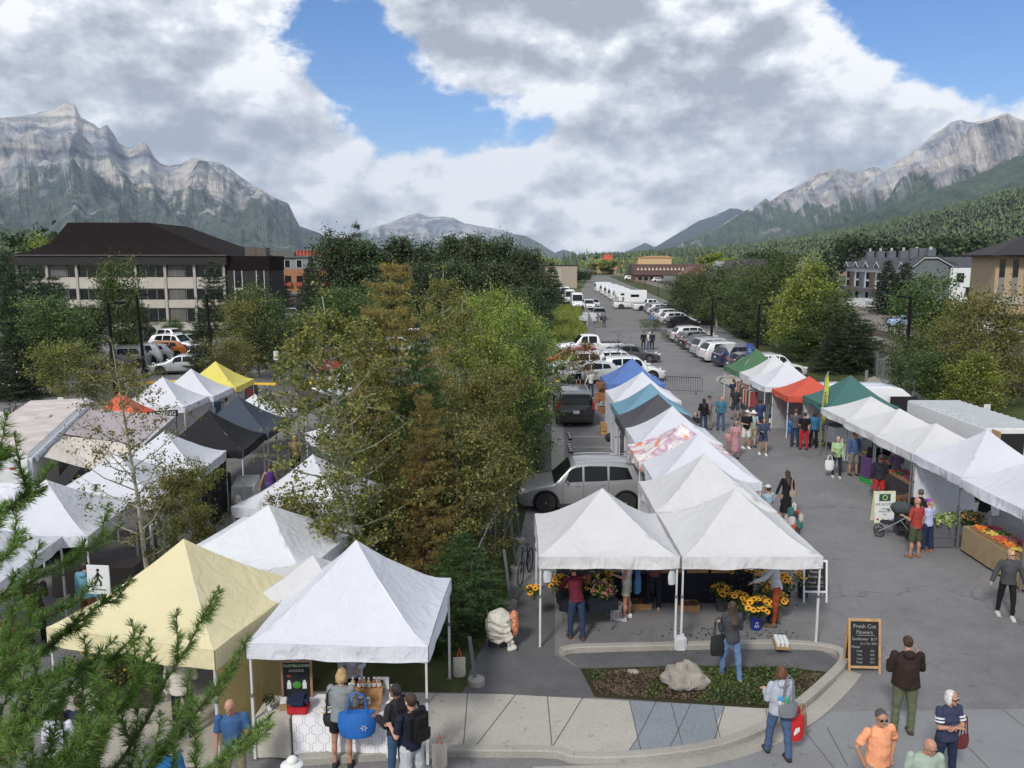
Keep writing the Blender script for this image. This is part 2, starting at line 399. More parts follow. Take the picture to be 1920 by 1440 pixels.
decid=leaf_mat('hill_broadleaf_green',[(.10,.15,.045),(.20,.25,.075),(.32,.35,.12)],.2,.01)
cv=[];cf=[];dv=[]
for k in range(11500):
 a=R(4.5)+R(31)*random.random();r=560+880*random.random()**.7;x,y=r*math.sin(a),r*math.cos(a);z=hill_h(x,y)
 band=mno.noise(Vector((x/90,y/90,3)))+.25*mno.noise(Vector((x/30,y/30,3)))
 t_=(r-560)/880
 h=random.uniform(7,15)
 if (t_ < .5 and band > -.20+t_*1.0) or (t_ < .1):
  h *= .65
  for q in range(26):
   th=random.random()*6.28;ph=math.acos(random.uniform(-.6,1));rr=h*.38*random.uniform(.6,1.1)
   cx_,cy_,cz_=x+math.sin(ph)*math.cos(th)*rr,y+math.sin(ph)*math.sin(th)*rr,z+h*.5+math.cos(ph)*rr*1.1
   s=random.uniform(.7,1.5);
   for u in range(3): dv.append((cx_+random.uniform(-s,s),cy_+random.uniform(-s,s),cz_+random.uniform(-s,s)))
 else:
  b=len(cv);w=h*random.uniform(.13,.2)
  for (zr,rr) in ((.08,1.0),(.38,.74),(.36,.8),(.68,.42),(.66,.48)):
   for q in range(5):
    th=q*1.2566+zr*7+k;rad=w*rr*random.uniform(.7,1.25);cv.append((x+math.cos(th)*rad,y+math.sin(th)*rad,z+h*zr))
  cv.append((x,y,z+h));tip=len(cv)-1
  for q in range(5):
   q2=(q+1) % 5
   cf += [(b+q,b+q2,b+5+q2),(b+q,b+5+q2,b+5+q),(b+10+q,b+10+q2,b+15+q2),(b+10+q,b+15+q2,b+15+q),(b+20+q,b+20+q2,tip)]
tag(raw('conifer_forest',cv,np.array(cf),conif),'far conifer wood covering the slope behind the town','forest',None,'stuff')
tag(raw('broadleaf_wood',dv,np.arange(len(dv)).reshape(-1,3),decid),'far belt of yellow green trees along the foot of the wooded slope','forest',None,'stuff')
# --- ground
def sheet(name,pts,z,m,label=None,kind='structure'):
 mb=MB();mb._add([(p[0],p[1],z) for p in pts],[tuple(range(len(pts)))])
 o=mb.build(name,m,fix=False)
 me=o.data
 if me.polygons[0].normal.z < 0: me.flip_normals()
 return tag(o,label,None,None,kind)
def asphalt_mat(name,base,patch=.25,cracks=True):
 m,t,b=new_mat(name)
 pos=t.add('ShaderNodeNewGeometry').outputs['Position']
 n1=t.noise(pos,.22,5,.6);n2=t.noise(pos,1.6,6,.65);n3=t.noise(pos,60,3,.7)
 sp=t.noise(pos,22,2,.6)
 f=t.math('ADD',t.math('ADD',t.math('MULTIPLY',n1,.5),t.math('MULTIPLY',n2,.35)),t.math('MULTIPLY',n3,.15))
 c=t.ramp(f,[(.36,[x*(1-patch) for x in base]),(.5,base),(.66,[x*(1+patch) for x in base])])
 c=t.mix(1,c,t.ramp(n3,[(.3,.72),(.7,1.25)]),'MULTIPLY')
 c=t.mix(1,c,t.ramp(sp,[(.27,.8),(.36,1)]),'MULTIPLY')
 st=t.ramp(t.noise(pos,.8,6,.7),[(.60,1),(.70,.84)]);st2=t.ramp(t.noise(pos,3.1,3,.6),[(.64,1),(.70,.78)]);c=t.mix(1,t.mix(1,c,st,'MULTIPLY'),st2,'MULTIPLY')
 if cracks:
  wp=t.add('ShaderNodeVectorMath',{0: pos,1: t.add('ShaderNodeVectorMath',{0: t.noise(pos,.9,4,.6,out=1),'Scale': 1.6},operation='SCALE').outputs[0]},operation='ADD').outputs[0]
  vo=t.add('ShaderNodeTexVoronoi',{'Vector': wp,'Scale': .13},feature='DISTANCE_TO_EDGE').outputs['Distance']
  ck=t.ramp(vo,[(.0,.68),(.003,.78),(.0065,1)])
  msk=t.ramp(t.noise(pos,.12,2,.5),[(.5,0),(.56,1)])
  c=t.mix(msk,c,t.mix(1,c,ck,'MULTIPLY'))
 t.l.new(c,b.inputs['Base Color']);b.inputs['Roughness'].default_value=.93;b.inputs['Specular IOR Level'].default_value=.25
 bp=t.add('ShaderNodeBump',{'Strength': .35,'Distance': .01,'Height': n3});t.l.new(bp.outputs[0],b.inputs['Normal'])
 return m
def grass_ground(name,cols,s=.3):
 m,t,b=new_mat(name)
 pos=t.add('ShaderNodeNewGeometry').outputs['Position']
 f=t.math('ADD',t.math('MULTIPLY',t.noise(pos,s,7,.65),.6),t.math('MULTIPLY',t.noise(pos,s*25,4,.7),.4))
 t.l.new(t.ramp(f,[(.34+.32*i/(len(cols)-1),c) for i,c in enumerate(cols)]),b.inputs['Base Color'])
 b.inputs['Roughness'].default_value=.95;b.inputs['Specular IOR Level'].default_value=.1
 bp=t.add('ShaderNodeBump',{'Strength': .6,'Distance': .04,'Height': t.noise(pos,s*60,3,.7)});t.l.new(bp.outputs[0],b.inputs['Normal'])
 return m
M_asph=asphalt_mat('asphalt',(.165,.163,.167))
M_asph2=asphalt_mat('asphalt_dark',(.11,.11,.115),.3)
M_lot=asphalt_mat('asphalt_gravelly',(.15,.145,.14),.2,False)
M_grass=grass_ground('meadow_ground',[(.03,.045,.015),(.07,.09,.03),(.13,.13,.055)])
M_dirt=grass_ground('rail_gravel',[(.10,.09,.08),(.17,.155,.14),(.23,.21,.19)],.15)
M_verge=grass_ground('verge_ground',[(.045,.04,.028),(.055,.065,.025),(.09,.10,.04)],1.2)
M_lawn=grass_ground('lawn_ground',[(.04,.075,.02),(.065,.11,.03),(.09,.13,.04)],.5)
big=26000
tag(raw('ground',[(-big,-1200,0),(big,-1200,0),(big,big,0),(-big,big,0)],[(0,1,2,3)],M_grass),'valley floor of rough grass',None,None,'structure')
sheet('parking_lot',[(-75,3),(20,3),(24,60),(30,104),(8.6,104),(8.4,84),(-6,84),(-40,110),(-75,110)],.012,M_asph,'grey asphalt market lot with fine cracks')
sheet('road',[(8.6,104),(26,104),(32,170),(54,420),(40,420),(19,230),(12.6,150),(10.4,118)],.014,M_lot,'far gravelly parking lane running up the valley')
sheet('rail_bed',[(30,62),(60,62),(82,400),(140,1100),(90,1100),(52,400),(38,150)],.02,M_dirt,'bare gravel rail yard')
# --- ground details of the market
M_conc=asphalt_mat('concrete_light',(.36,.34,.31),.12,False)
M_concb=asphalt_mat('concrete_blue',(.20,.22,.245),.15,False)
M_conck=asphalt_mat('concrete_kerb',(.30,.285,.26),.2,False)
M_grav=asphalt_mat('gravel_path',(.10,.10,.105),.35,False)
M_joint=C('joint_dark',.07,.068,.065,.9)
M_line=mat('paint_white',(.42,.42,.40),.8,var=.35,scale=9)
M_yline=mat('paint_yellow',(.75,.48,.03),.7,var=.25,scale=9)
M_bark=mat('bark_mulch',(.045,.036,.028),.95,var=.5,scale=40,bump=1,bscale=80)
def strip(name,pts,w,z0,z1,m,label=None,close=False,bev=.02):
 """a kerb or band following a line on the ground"""
 pts=[Vector((p[0],p[1])) for p in pts];n=len(pts);L=[];Rr=[]
 for i,p in enumerate(pts):
  d=(pts[min(i+1,n-1)]-pts[max(i-1,0)]).normalized();q=Vector((-d.y,d.x))*w/2
  L.append(p+q);Rr.append(p-q)
 mb=MB();V=[]
 for i in range(n):
  V += [(L[i].x,L[i].y,z0),(L[i].x,L[i].y,z1-bev),(L[i].x*.88+Rr[i].x*.12,L[i].y*.88+Rr[i].y*.12,z1),(L[i].x*.12+Rr[i].x*.88,L[i].y*.12+Rr[i].y*.88,z1),(Rr[i].x,Rr[i].y,z1-bev),(Rr[i].x,Rr[i].y,z0)]
 F=[(i*6+j,i*6+j+1,i*6+j+7,i*6+j+6) for i in range(n-1) for j in range(5)]+[(0,1,2,3,4,5),tuple((n-1)*6+j for j in range(5,-1,-1))]
 mb._add(V,F);return tag(mb.build(name,m),label,None,None,'structure')
def curve(pts,k=6):
 out=[];n=len(pts)
 for i in range(n-1):
  p0,p1,p2,p3=(Vector(pts[max(i-1,0)][:2]),Vector(pts[i][:2]),Vector(pts[i+1][:2]),Vector(pts[min(i+2,n-1)][:2]))
  for j in range(k):
   t=j/k;out.append(.5*((2*p1)+(p2-p0)*t+(2*p0-5*p1+4*p2-p3)*t*t+(3*p1-p0-3*p2+p3)*t**3))
 out.append(Vector(pts[-1][:2]));return out
def G(*pp): return [P(x,y) for x,y in pp]
edge_front=curve(G((560,1432),(800,1417),(940,1416),(1040,1418),(1085,1428),(1200,1426),(1339,1406),(1435,1370),(1500,1326),(1548,1284),(1574,1258),(1582,1242),(1572,1227),(1540,1219),(1480,1214),(1400,1214),(1280,1217),(1150,1220),(1080,1222),(1052,1228)))
pv=[p for p in G((430,1300),(700,1300),(940,1303),(1180,1316),(1430,1330),(1500,1330))]
sheet('pavement',[tuple(p[:2]) for p in pv]+[tuple(p) for p in reversed(edge_front[:47])],.020,M_conc,'pale concrete pavement slabs')
bl=G((1180,1316),(1360,1326),(1345,1352),(1345,1396),(1240,1410),(1170,1424),(1195,1385))
sheet('pavement',[tuple(p[:2]) for p in bl],.0245,M_concb,'blue grey concrete band in the pavement')
mb=MB()
def jl(a,b,w=.013,z=.029):
 a=P(*a);b=P(*b);d=(b-a).normalized();q=Vector((-d.y,d.x,0))*w/2;u=Vector((0,0,z))
 mb.quad(a-q+u,b-q+u,b+q+u,a+q+u)
for a,b in [((877,1302),(868,1412)),((882,1414),(968,1303)),((1026,1305),(1036,1414)),((1029,1414),(1094,1308)),((1180,1316),(1196,1385)),((1196,1385),(1170,1424)),((1196,1385),(1230,1318)),((1258,1320),(1280,1402)),((1254,1408),(1296,1321)),((1196,1385),(1204,1418)),((1336,1324),(1352,1394)),((1338,1394),(1358,1328)),((760,1300),(745,1405)),((640,1300),(618,1400)),((520,1300),(488,1400)),((818,1302),(740,1405)),((1436,1330),(1440,1360))]: jl(a,b)
for a,b in [((1508,1372),(1690,1600)),((1640,1334),(1690,1352)),((1880,1332),(1990,1420)),((1550,1365),(1590,1440)),((1750,1336),(1930,1520)),((1300,1440),(1520,1372)),((1740,1500),(1990,1500))]: jl(a,b,.013,.0235)
tag(mb.build('pavement_joints',M_joint,fix=False),'dark score lines in the concrete',None,None,'structure')
sheet('pavement',[tuple(p[:2]) for p in G((1560,1336),(2100,1328),(2300,1700),(900,1700),(900,1500),(1200,1455),(1330,1432),(1440,1402),(1510,1370))],.018,asphalt_mat('concrete_grey',(.20,.205,.215),.12,False),'grey concrete apron where people stand')
gut=curve(G((1000,1452),(1200,1444),(1350,1420),(1450,1385),(1525,1338),(1575,1292),(1600,1262)))
strip('gutter',gut,.34,0,.0285,M_conck,'concrete gutter pan along the kerb',bev=.001)
strip('kerb',[p for p in edge_front],.19,0,.15,M_conck,'curving concrete kerb round the pavement and the planted island')
sheet('gravel',[tuple(p[:2]) for p in G((1055,1228),(1280,1219),(1540,1221),(1572,1240),(1545,1275),(1480,1256),(1300,1250),(1088,1256))],.022,M_grav,'strip of fine grey gravel')
M_ivy=grass_ground('island_soil',[(.03,.022,.016),(.045,.04,.022),(.035,.05,.02)],1.6)
sheet('planting_bed',[tuple(p[:2]) for p in G((1088,1256),(1300,1250),(1480,1254),(1549,1262),(1500,1322),(1430,1330),(1115,1309))],.03,M_ivy,'dark soil bed with low ground cover')
sheet('gravel',[tuple(p[:2]) for p in G((870,1302),(880,1262),(960,1100),(1040,1100),(1040,1228),(1088,1256),(1115,1309))],.019,M_grav,'dark gravelly asphalt between tents')
sheet('planting_bed',[tuple(p[:2]) for p in G((560,1296),(868,1300),(950,1120),(1000,900),(1028,760),(1034,728),(700,722),(700,900),(600,1120))],.017,M_verge,'long bed of mulch and rough grass under the trees')
sheet('planting_bed',[tuple(p[:2]) for p in G((165,1230),(250,1218),(300,1226),(290,1330),(215,1330),(165,1290))],.021,M_bark,'bark bed with yellow flowering shrubs')
sheet('pavement',[tuple(p[:2]) for p in G((150,1290),(215,1326),(290,1322),(400,1300),(440,1330),(400,1440),(150,1440),(120,1300))],.0165,M_conc,'pale pavement behind the larch branches')
strip('kerb',curve(G((168,1226),(160,1262),(172,1310),(200,1352),(250,1390),(330,1420))),.2,0,.12,M_conck,'curved kerb round the flowering shrubs')
sheet('pavement',[tuple(p[:2]) for p in G((1034,786),(1056,786),(1060,905),(1034,912))],.016,M_conck,'narrow concrete strip beside the parking bays')
sheet('parking_lot',[tuple(p[:2]) for p in G((1028,800),(1034,800),(1034,930),(985,930),(1000,850))],.015,M_asph2,'dark asphalt strip by the trees')
mb=MB()
for (a,b) in [((1062,800),(1140,799)),((1060,819),(1150,818)),((1058,839),(1160,836)),((1058,864),(1185,862)),((1058,890),(1190,888)),((1060,774),(1130,772))]:
 a=P(*a);b=P(*b);mb.bx(a.x,b.x,a.y-.045,a.y+.045,.0175,.018)
tag(mb.build('bay_lines',M_line),'faded white parking bay lines',None,None,'structure')
mb=MB()
for (x0,x1,y) in [(1128,1200,717),(1560,1600,1000)]:
 pass
strip('kerb',curve(G((1046,716),(1065,713),(1085,714),(1092,717))),.3,0,.14,M_yline,'yellow painted kerb end beside the centre lane')
strip('kerb',curve(G((262,722),(300,718),(360,716),(440,720),(520,722),(590,720))),.25,0,.14,M_yline,'long yellow kerb behind the left tents')
sheet('planting_bed',[tuple(p[:2]) for p in G((1040,712),(1050,704),(1100,704),(1096,712))],.1,M_lawn,'grass island tip by the yellow kerb')
strip('kerb',curve(G((1345,716),(1350,710),(1365,708),(1390,709),(1402,722))),.2,0,.14,M_conck,'pale kerb of the stony island beside the green tent')
sheet('planting_bed',[tuple(p[:2]) for p in G((1350,718),(1356,712),(1392,712),(1440,742),(1420,748))],.09,mat('river_stones',(.32,.30,.26),.9,var=.5,scale=12,bump=1,bscale=20),'bed of pale river stones')
sheet('verge',[(4.2,88),(8.0,88),(12.2,150),(17,225),(6,225),(2,150)],.013,M_lawn,'overgrown grass verge beside the far lane')
sheet('lawn',[(-75,96),(-33,92),(-16,92),(-16,110),(-75,110)],.03,M_lawn,'mown lawn in front of the office block')
sheet('verge',[(20.5,55),(30,62),(38,150),(52,400),(46,400),(31,165),(26,104)],.016,M_verge,'rough grass strip between lane and railway')
sheet('verge',[(18,3),(60,3),(60,62),(30,62),(20.5,55)],.014,M_grass,'unmown grass behind the vendors')
sheet('pavement',[tuple(p[:2]) for p in G((1620,712),(1640,706),(1700,726),(1760,760),(1700,760))],.019,M_conck,'path behind the right row of tents')
# --- tents
def cloth_mat(name,rough=.8,transl=.22,bump=.35):
 m,t,b=new_mat(name)
 tc=t.add('ShaderNodeTexCoord').outputs['Object'];oi=t.add('ShaderNodeObjectInfo')
 v=t.add('ShaderNodeVectorMath',{0: tc,1: t.add('ShaderNodeVectorMath',{0: (37,11,5),'Scale': oi.outputs['Random']},operation='SCALE').outputs[0]},operation='ADD').outputs[0]
 f=t.ramp(t.noise(v,.9,5,.65),[(.3,.93),(.6,1.0)])
 st=t.ramp(t.noise(v,5,4,.7),[(.25,.93),(.42,1)])
 col=t.mix(1,t.mix(1,oi.outputs['Color'],f,'MULTIPLY'),st,'MULTIPLY')
 t.l.new(col,b.inputs['Base Color']);b.inputs['Roughness'].default_value=rough;b.inputs['Specular IOR Level'].default_value=.25
 ms=t.add('ShaderNodeMapping',{'Vector': v,'Scale': (1,1,.5),'Rotation': (0,0,.6)}).outputs[0]
 h=t.math('ADD',t.math('MULTIPLY',t.noise(ms,2.2,3,.5,dist=1.2),1.0),t.math('MULTIPLY',t.noise(ms,7,3,.5,dist=.8),.25))
 bp=t.add('ShaderNodeBump',{'Strength': bump,'Distance': .12,'Height': h});t.l.new(bp.outputs[0],b.inputs['Normal'])
 tr=t.add('ShaderNodeBsdfTranslucent',{'Color': col})
 mx=t.add('ShaderNodeMixShader',{0: transl,1: b.outputs[0],2: tr.outputs[0]})
 t.l.new(mx.outputs[0],m.node_tree.nodes['Material Output'].inputs[0]);MATS[name]=m;return m
M_cloth=cloth_mat('tent_cloth');M_wall=cloth_mat('tent_wall_cloth',.8,.15,.8)
M_pole=mat('pole_white',(.62,.63,.64),.4,metal=.2);M_steel=mat('pole_steel',(.30,.31,.33),.4,metal=.6);M_black=C('black_plastic',.015,.015,.017,.5)
M_foot=C('foot_plate',.12,.12,.13,.6)
WHITE=(.655,.675,.735);OFFW=(.64,.645,.665)
def tent(label,cx,cy,w=3.0,d=3.0,yaw=0,col=WHITE,eave=2.12,peak=3.25,walls='',wallcol=WHITE,legs=1,steel=False,val=.27,group='canopy tents of the market',sag=.12,flat=1.36,patt=None,noleg=()):
 t=thing('canopy_tent',label,'tent',(cx,cy,0),yaw,group)
 sd_=random.random()*50
 n,k=14,11;V=[];F=[]
 cor=[(-w/2,-d/2),(w/2,-d/2),(w/2,d/2),(-w/2,d/2)]
 def hgt(f,u,v):
  z=eave + (peak-eave)*(v**flat)
  z -= sag*math.sin(PI*u)*(1-v)*1.0*(v*(1-v)*4*.6+.12)
  z += .016*mno.noise(Vector((u*5+f*7+sd_,v*3,sd_)))*(1-v)
  z += .02*abs(mno.noise(Vector((abs(u-.5)*10/(1.05-v*.8)+sd_,f*3.1,v*.7))))*(1-v)**.7*v*2
  return z
 for f in range(4):
  a,b=cor[f],cor[(f+1) % 4];base=len(V)
  for j in range(k+1):
   v=j/k
   for i in range(n+1):
    u=i/n;ex,ey=a[0]+(b[0]-a[0])*u,a[1]+(b[1]-a[1])*u
    bow=1-.012*math.sin(PI*u)*(1-v)
    V.append((ex*(1-v)*bow,ey*(1-v)*bow,hgt(f,u,v)))
  F += [(base+j*(n+1)+i,base+j*(n+1)+i+1,base+(j+1)*(n+1)+i+1,base+(j+1)*(n+1)+i) for j in range(k) for i in range(n)]
 cm=patt or M_cloth
 o=raw('canopy',V,F,cm,t,smooth=True);o.color=(*col,1)
 bm=bmesh.new();bm.from_mesh(o.data);bmesh.ops.remove_doubles(bm,verts=bm.verts,dist=.004);bm.to_mesh(o.data);bm.free();o.data.set_sharp_from_angle(angle=R(13))
 V=[];F=[]
 for f in range(4):
  a,b=cor[f],cor[(f+1) % 4];base=len(V);nn=22
  for j in range(4):
   v=j/3
   for i in range(nn+1):
    u=i/nn;ex,ey=a[0]+(b[0]-a[0])*u,a[1]+(b[1]-a[1])*u
    nx,ny=(b[1]-a[1])/max(w,d),-(b[0]-a[0])/max(w,d)
    fl=.012+.022*v*mno.noise(Vector((u*6+f*9,sd_,v*1.5)))*4*math.sin(PI*u)**.4 - .012*math.sin(PI*u)*w/2*(1-v)
    top=eave-.012*v - .04*math.sin(PI*u)*0
    V.append((ex+nx*fl,ey+ny*fl,hgt(f,u,0)+.004-val*v+.01*v*math.sin(u*9+sd_)))
  F += [(base+j*(nn+1)+i,base+(j+1)*(nn+1)+i,base+(j+1)*(nn+1)+i+1,base+j*(nn+1)+i+1) for j in range(3) for i in range(nn)]
 o=raw('valance',V,F,patt or M_wall,t,smooth=True);o.color=(*[c*.97 for c in col],1)
 pm=M_steel if steel else M_pole
 if legs:
  for i,(x,y) in enumerate(cor):
   if i in noleg: continue
   sx,sy=(1 if x > 0 else -1),(1 if y > 0 else -1);mb=MB()
   mb.box((x-sx*.04,y-sy*.04,(eave-.1)/2+.02),(.035,.035,eave-.12));mb.box((x-sx*.04,y-sy*.04,.62),(.045,.045,1.16));mb.cur=1;mb.box((x-sx*.04,y-sy*.04,1.2),(.055,.055,.07));mb.box((x-sx*.04,y-sy*.04,.018),(.1,.1,.012))
   mb.build('leg',[pm,M_foot],t)
  mb=MB();h0=eave-.16
  for f in range(4):
   a,b=Vector((*cor[f],0))*.965,Vector((*cor[(f+1) % 4],0))*.965;q=4
   for i in range(q):
    p,r_=a.lerp(b,i/q),a.lerp(b,(i+1)/q)
    mb.tube(p+Vector((0,0,h0)),r_+Vector((0,0,h0-.15)),.011,n=4);mb.tube(p+Vector((0,0,h0-.15)),r_+Vector((0,0,h0)),.011,n=4)
  mb.tube((0,0,2.25),(0,0,peak-.05),.02,n=6)
  for (x,y) in cor: mb.tube((x*.96,y*.96,eave-.12),(0,0,peak-.1),.011,n=4)
  mb.build('frame',pm,t)
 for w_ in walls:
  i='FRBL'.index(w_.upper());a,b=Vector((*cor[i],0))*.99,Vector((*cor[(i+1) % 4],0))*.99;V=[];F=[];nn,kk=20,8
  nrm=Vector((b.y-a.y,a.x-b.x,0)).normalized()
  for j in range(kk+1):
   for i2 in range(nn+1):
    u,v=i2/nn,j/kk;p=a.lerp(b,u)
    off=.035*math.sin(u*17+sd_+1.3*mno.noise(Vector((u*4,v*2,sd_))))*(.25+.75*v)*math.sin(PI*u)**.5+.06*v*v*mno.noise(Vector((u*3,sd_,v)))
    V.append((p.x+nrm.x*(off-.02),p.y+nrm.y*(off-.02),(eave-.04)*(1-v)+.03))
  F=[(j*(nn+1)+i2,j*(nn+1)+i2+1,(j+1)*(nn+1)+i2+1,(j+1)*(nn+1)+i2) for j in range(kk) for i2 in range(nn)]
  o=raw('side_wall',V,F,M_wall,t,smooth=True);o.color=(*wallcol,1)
 return t
def pattern_cloth():
 m,t,b=new_mat('patterned_cloth')
 tc=t.add('ShaderNodeTexCoord').outputs['Object']
 v=t.add('ShaderNodeMapping',{'Vector': tc,'Scale': (2.2,2.2,2.2)}).outputs[0]
 vo=t.noise(v,1.1,3,.5,dist=1.5);
 line=t.ramp(t.math('ABSOLUTE',t.math('SUBTRACT',t.math('FRACT',t.math('MULTIPLY',vo,9)),.5)),[(.0,0),(.10,1),(.2,1)])
 blob=t.ramp(t.noise(v,.55,2,.5),[(.45,(.62,.58,.57)),(.53,(.42,.25,.36)),(.64,(.72,.69,.66))])
 col=t.mix(line,(.07,.04,.06),blob)
 org=t.ramp(t.noise(v,.8,1,.5),[(.66,0),(.69,1)])
 col=t.mix(org,col,(.65,.18,.06))
 t.l.new(col,b.inputs['Base Color']);b.inputs['Roughness'].default_value=.85;return m
M_patt=pattern_cloth()
T={}
T['1']=tent('front left white tent of the flower stall, above a man in a maroon shirt',2.1,18.75,3.05,3.05,0,OFFW,peak=3.22)
T['2']=tent('front right white tent of the flower stall, above buckets of sunflowers',5.2,18.75,3.05,3.05,0,OFFW,peak=3.22)
T['3']=tent('off white tent directly behind the two flower stall tents',5.2,21.9,3.1,2.9,0,OFFW,peak=3.3,walls='L')
T['4']=tent('bright white tent level with the silver car, second behind the flower stall',5.65,24.6,3.1,2.7,0,WHITE,peak=3.3)
T['5']=tent('tent with a cream roof patterned in purple branches',5.6,26.9,3.2,2.6,0,(1,1,1),peak=3.12,patt=M_patt)
T['6']=tent('white tent between the patterned roof and the dark grey roof',5.8,29.6,3.0,2.8,0,WHITE,peak=3.22,walls='L')
T['7']=tent('dark grey tent in the centre row in front of the teal one',5.75,32.3,3.0,2.7,0,(.085,.085,.10),peak=3.22,wallcol=WHITE)
T['8']=tent('dusty teal blue tent in the centre row',5.9,35.0,3.0,2.8,0,(.17,.33,.44),peak=3.25,walls='L')
T['9']=tent('white tent next to the blue tent at the far end of the centre row',6.1,38.6,3.1,3.1,0,WHITE,peak=3.25,walls='L')
T['10']=tent('royal blue tent at the far end of the centre row',6.35,43.6,3.0,3.0,0,(.11,.20,.48),peak=3.3)
xr=14.75
T['r11']=tent('white tent cut off by the right edge of the frame',xr-.2,18.9,3.05,3.0,0,WHITE,steel=True)
T['r10']=tent('white tent above the long table of fruit and cut flowers',xr-.1,22.15,3.05,3.05,0,WHITE,steel=True,noleg=(0,))
T['r9']=tent('white tent with a white back wall beside the box trailer',xr,25.3,3.05,2.9,0,WHITE,walls='B',steel=True)
T['r8']=tent('third tent of the joined pale row, nearest the trailer door',xr-.05,28.3,3.0,2.95,0,OFFW,peak=2.85,steel=True)
T['r7']=tent('middle tent of the three joined pale tents in the right row',xr,31.15,3.0,2.95,0,OFFW,peak=2.85,steel=True)
T['r6']=tent('pale tent touching the dark teal tent',xr+.1,33.95,3.0,2.85,0,OFFW,peak=2.85,steel=True)
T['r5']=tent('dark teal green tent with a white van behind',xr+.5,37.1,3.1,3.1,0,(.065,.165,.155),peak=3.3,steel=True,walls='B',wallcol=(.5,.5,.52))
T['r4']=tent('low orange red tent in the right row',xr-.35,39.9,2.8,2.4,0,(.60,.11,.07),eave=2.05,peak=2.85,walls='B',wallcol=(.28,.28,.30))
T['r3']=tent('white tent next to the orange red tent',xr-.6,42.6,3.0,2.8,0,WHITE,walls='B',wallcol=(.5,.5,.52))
T['r2']=tent('white tent next to the green tent at the far end of the right row',xr-.35,45.4,3.0,2.7,0,OFFW)
T['r1']=tent('mid green tent at the far end of the right row',xr-.5,48.2,3.0,2.8,0,(.08,.18,.095),peak=3.3)
T['w1']=tent('white tent with a black side wall, next to the black tent',-11.0,25.8,3.0,2.8,R(3),WHITE,walls='R',wallcol=(.012,.012,.014),peak=3.1)
T['w2']=tent('white tent seen through the slender aspen, next to the tent with the black side wall',-11.15,22.95,3.1,3.0,R(3),WHITE,peak=3.1,walls='R',wallcol=(.62,.62,.64))
T['w3']=tent('white tent with big front edge left of the thin aspen trunk',-11.5,19.95,3.1,3.0,R(4),WHITE,peak=3.1)
T['w4']=tent('nearest white tent of the left row, behind the larch branches',-11.85,16.95,3.1,3.0,R(5),WHITE,peak=3.1)
T['b1']=tent('black tent in the left row',-10.6,28.6,3.05,2.8,R(2),(.02,.02,.023))
T['b2']=tent('dark navy tent behind the black tent',-10.55,31.6,3.05,2.9,R(0),(.06,.075,.105))
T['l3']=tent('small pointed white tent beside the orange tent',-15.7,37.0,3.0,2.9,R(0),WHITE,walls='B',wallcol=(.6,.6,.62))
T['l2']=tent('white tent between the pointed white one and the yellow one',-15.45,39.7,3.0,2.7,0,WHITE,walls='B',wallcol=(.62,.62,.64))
T['l1']=tent('lemon yellow tent at the far end of the left row',-15.3,42.6,3.0,2.9,0,(.72,.64,.16),walls='L',wallcol=(.7,.62,.2))
T['l4']=tent('orange tent beside the food trailer',-15.9,33.3,2.4,2.2,R(8),(.72,.14,.08),peak=3.15)
T['c0']=tent('brown grey tent beside the far white tent behind the aspen leaves',-10.2,37.4,3.0,3.0,R(-10),(.10,.09,.095))
T['c00']=tent('low white tent behind the dark navy tent',-10.9,34.8,2.9,2.4,R(-8),WHITE,eave=2.0,peak=2.8)
T['c1']=tent('white tent farthest back, speckled by aspen leaves',-8.3,41.3,3.0,3.0,R(-12),WHITE)
T['c2']=tent('small white tent half hidden by the conifers',-5.6,29.6,3.0,3.0,R(30),WHITE)
T['c3']=tent('white tent behind the big aspen crown',-5.4,22.0,3.2,3.0,R(-12),WHITE)
T['c4']=tent('low white tent between the yellow tent and the big aspen',-5.6,18.5,3.2,3.2,R(-12),(.72,.75,.80),eave=2.0,peak=2.9)
T['c5']=tent('white tent tucked behind the front white tent',-3.9,15.6,2.6,2.4,R(-6),OFFW,eave=2.0,peak=2.75)
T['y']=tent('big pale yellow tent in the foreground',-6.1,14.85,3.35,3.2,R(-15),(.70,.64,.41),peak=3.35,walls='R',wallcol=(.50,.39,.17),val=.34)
T['f']=tent('white tent in the foreground over the table of bottled sauces',-2.83,14.5,3.05,3.0,R(-3),(.67,.69,.76),peak=3.45,eave=2.15)
# --- vehicles
def paint_mat():
 m,t,b=new_mat('car_paint')
 oi=t.add('ShaderNodeObjectInfo').outputs['Color'];tc=t.add('ShaderNodeTexCoord').outputs['Object']
 sep=t.add('ShaderNodeSeparateXYZ',{0: tc})
 dirt=t.math('MULTIPLY',t.add('ShaderNodeMapRange',{0: sep.outputs[2],1: .2,2: .75,3: .55,4: .0}).outputs[0],t.noise(tc,2.5,5,.7))
 t.l.new(t.mix(dirt,oi,(.16,.14,.12)),b.inputs['Base Color'])
 b.inputs['Metallic'].default_value=.25;b.inputs['Roughness'].default_value=.38;b.inputs['Coat Weight'].default_value=.8;b.inputs['Coat Roughness'].default_value=.04
 return m
M_paint=paint_mat()
M_glass=mat('car_glass',(.008,.010,.012),.10,spec=.25)
M_tyre=mat('tyre_rubber',(.018,.018,.019),.85,var=.3);M_rim=mat('alloy_rim',(.42,.43,.45),.3,metal=.8)
M_hub=C('wheel_gap',.01,.01,.01,.9);M_clad=C('cladding',.025,.026,.028,.7);M_chrome=C('chrome',.6,.6,.62,.2,metal=.9)
M_lamp=mat('lamp_clear',(.65,.67,.70),.1,coat=.6);M_red=mat('lamp_red',(.38,.012,.012),.2,coat=.6);M_plate=C('plate',.6,.6,.62,.5)
M_under=C('underbody',.012,.012,.012,.95)
def interp(pts,x):
 return float(np.interp(x,[p[0] for p in pts],[p[1] for p in pts]))
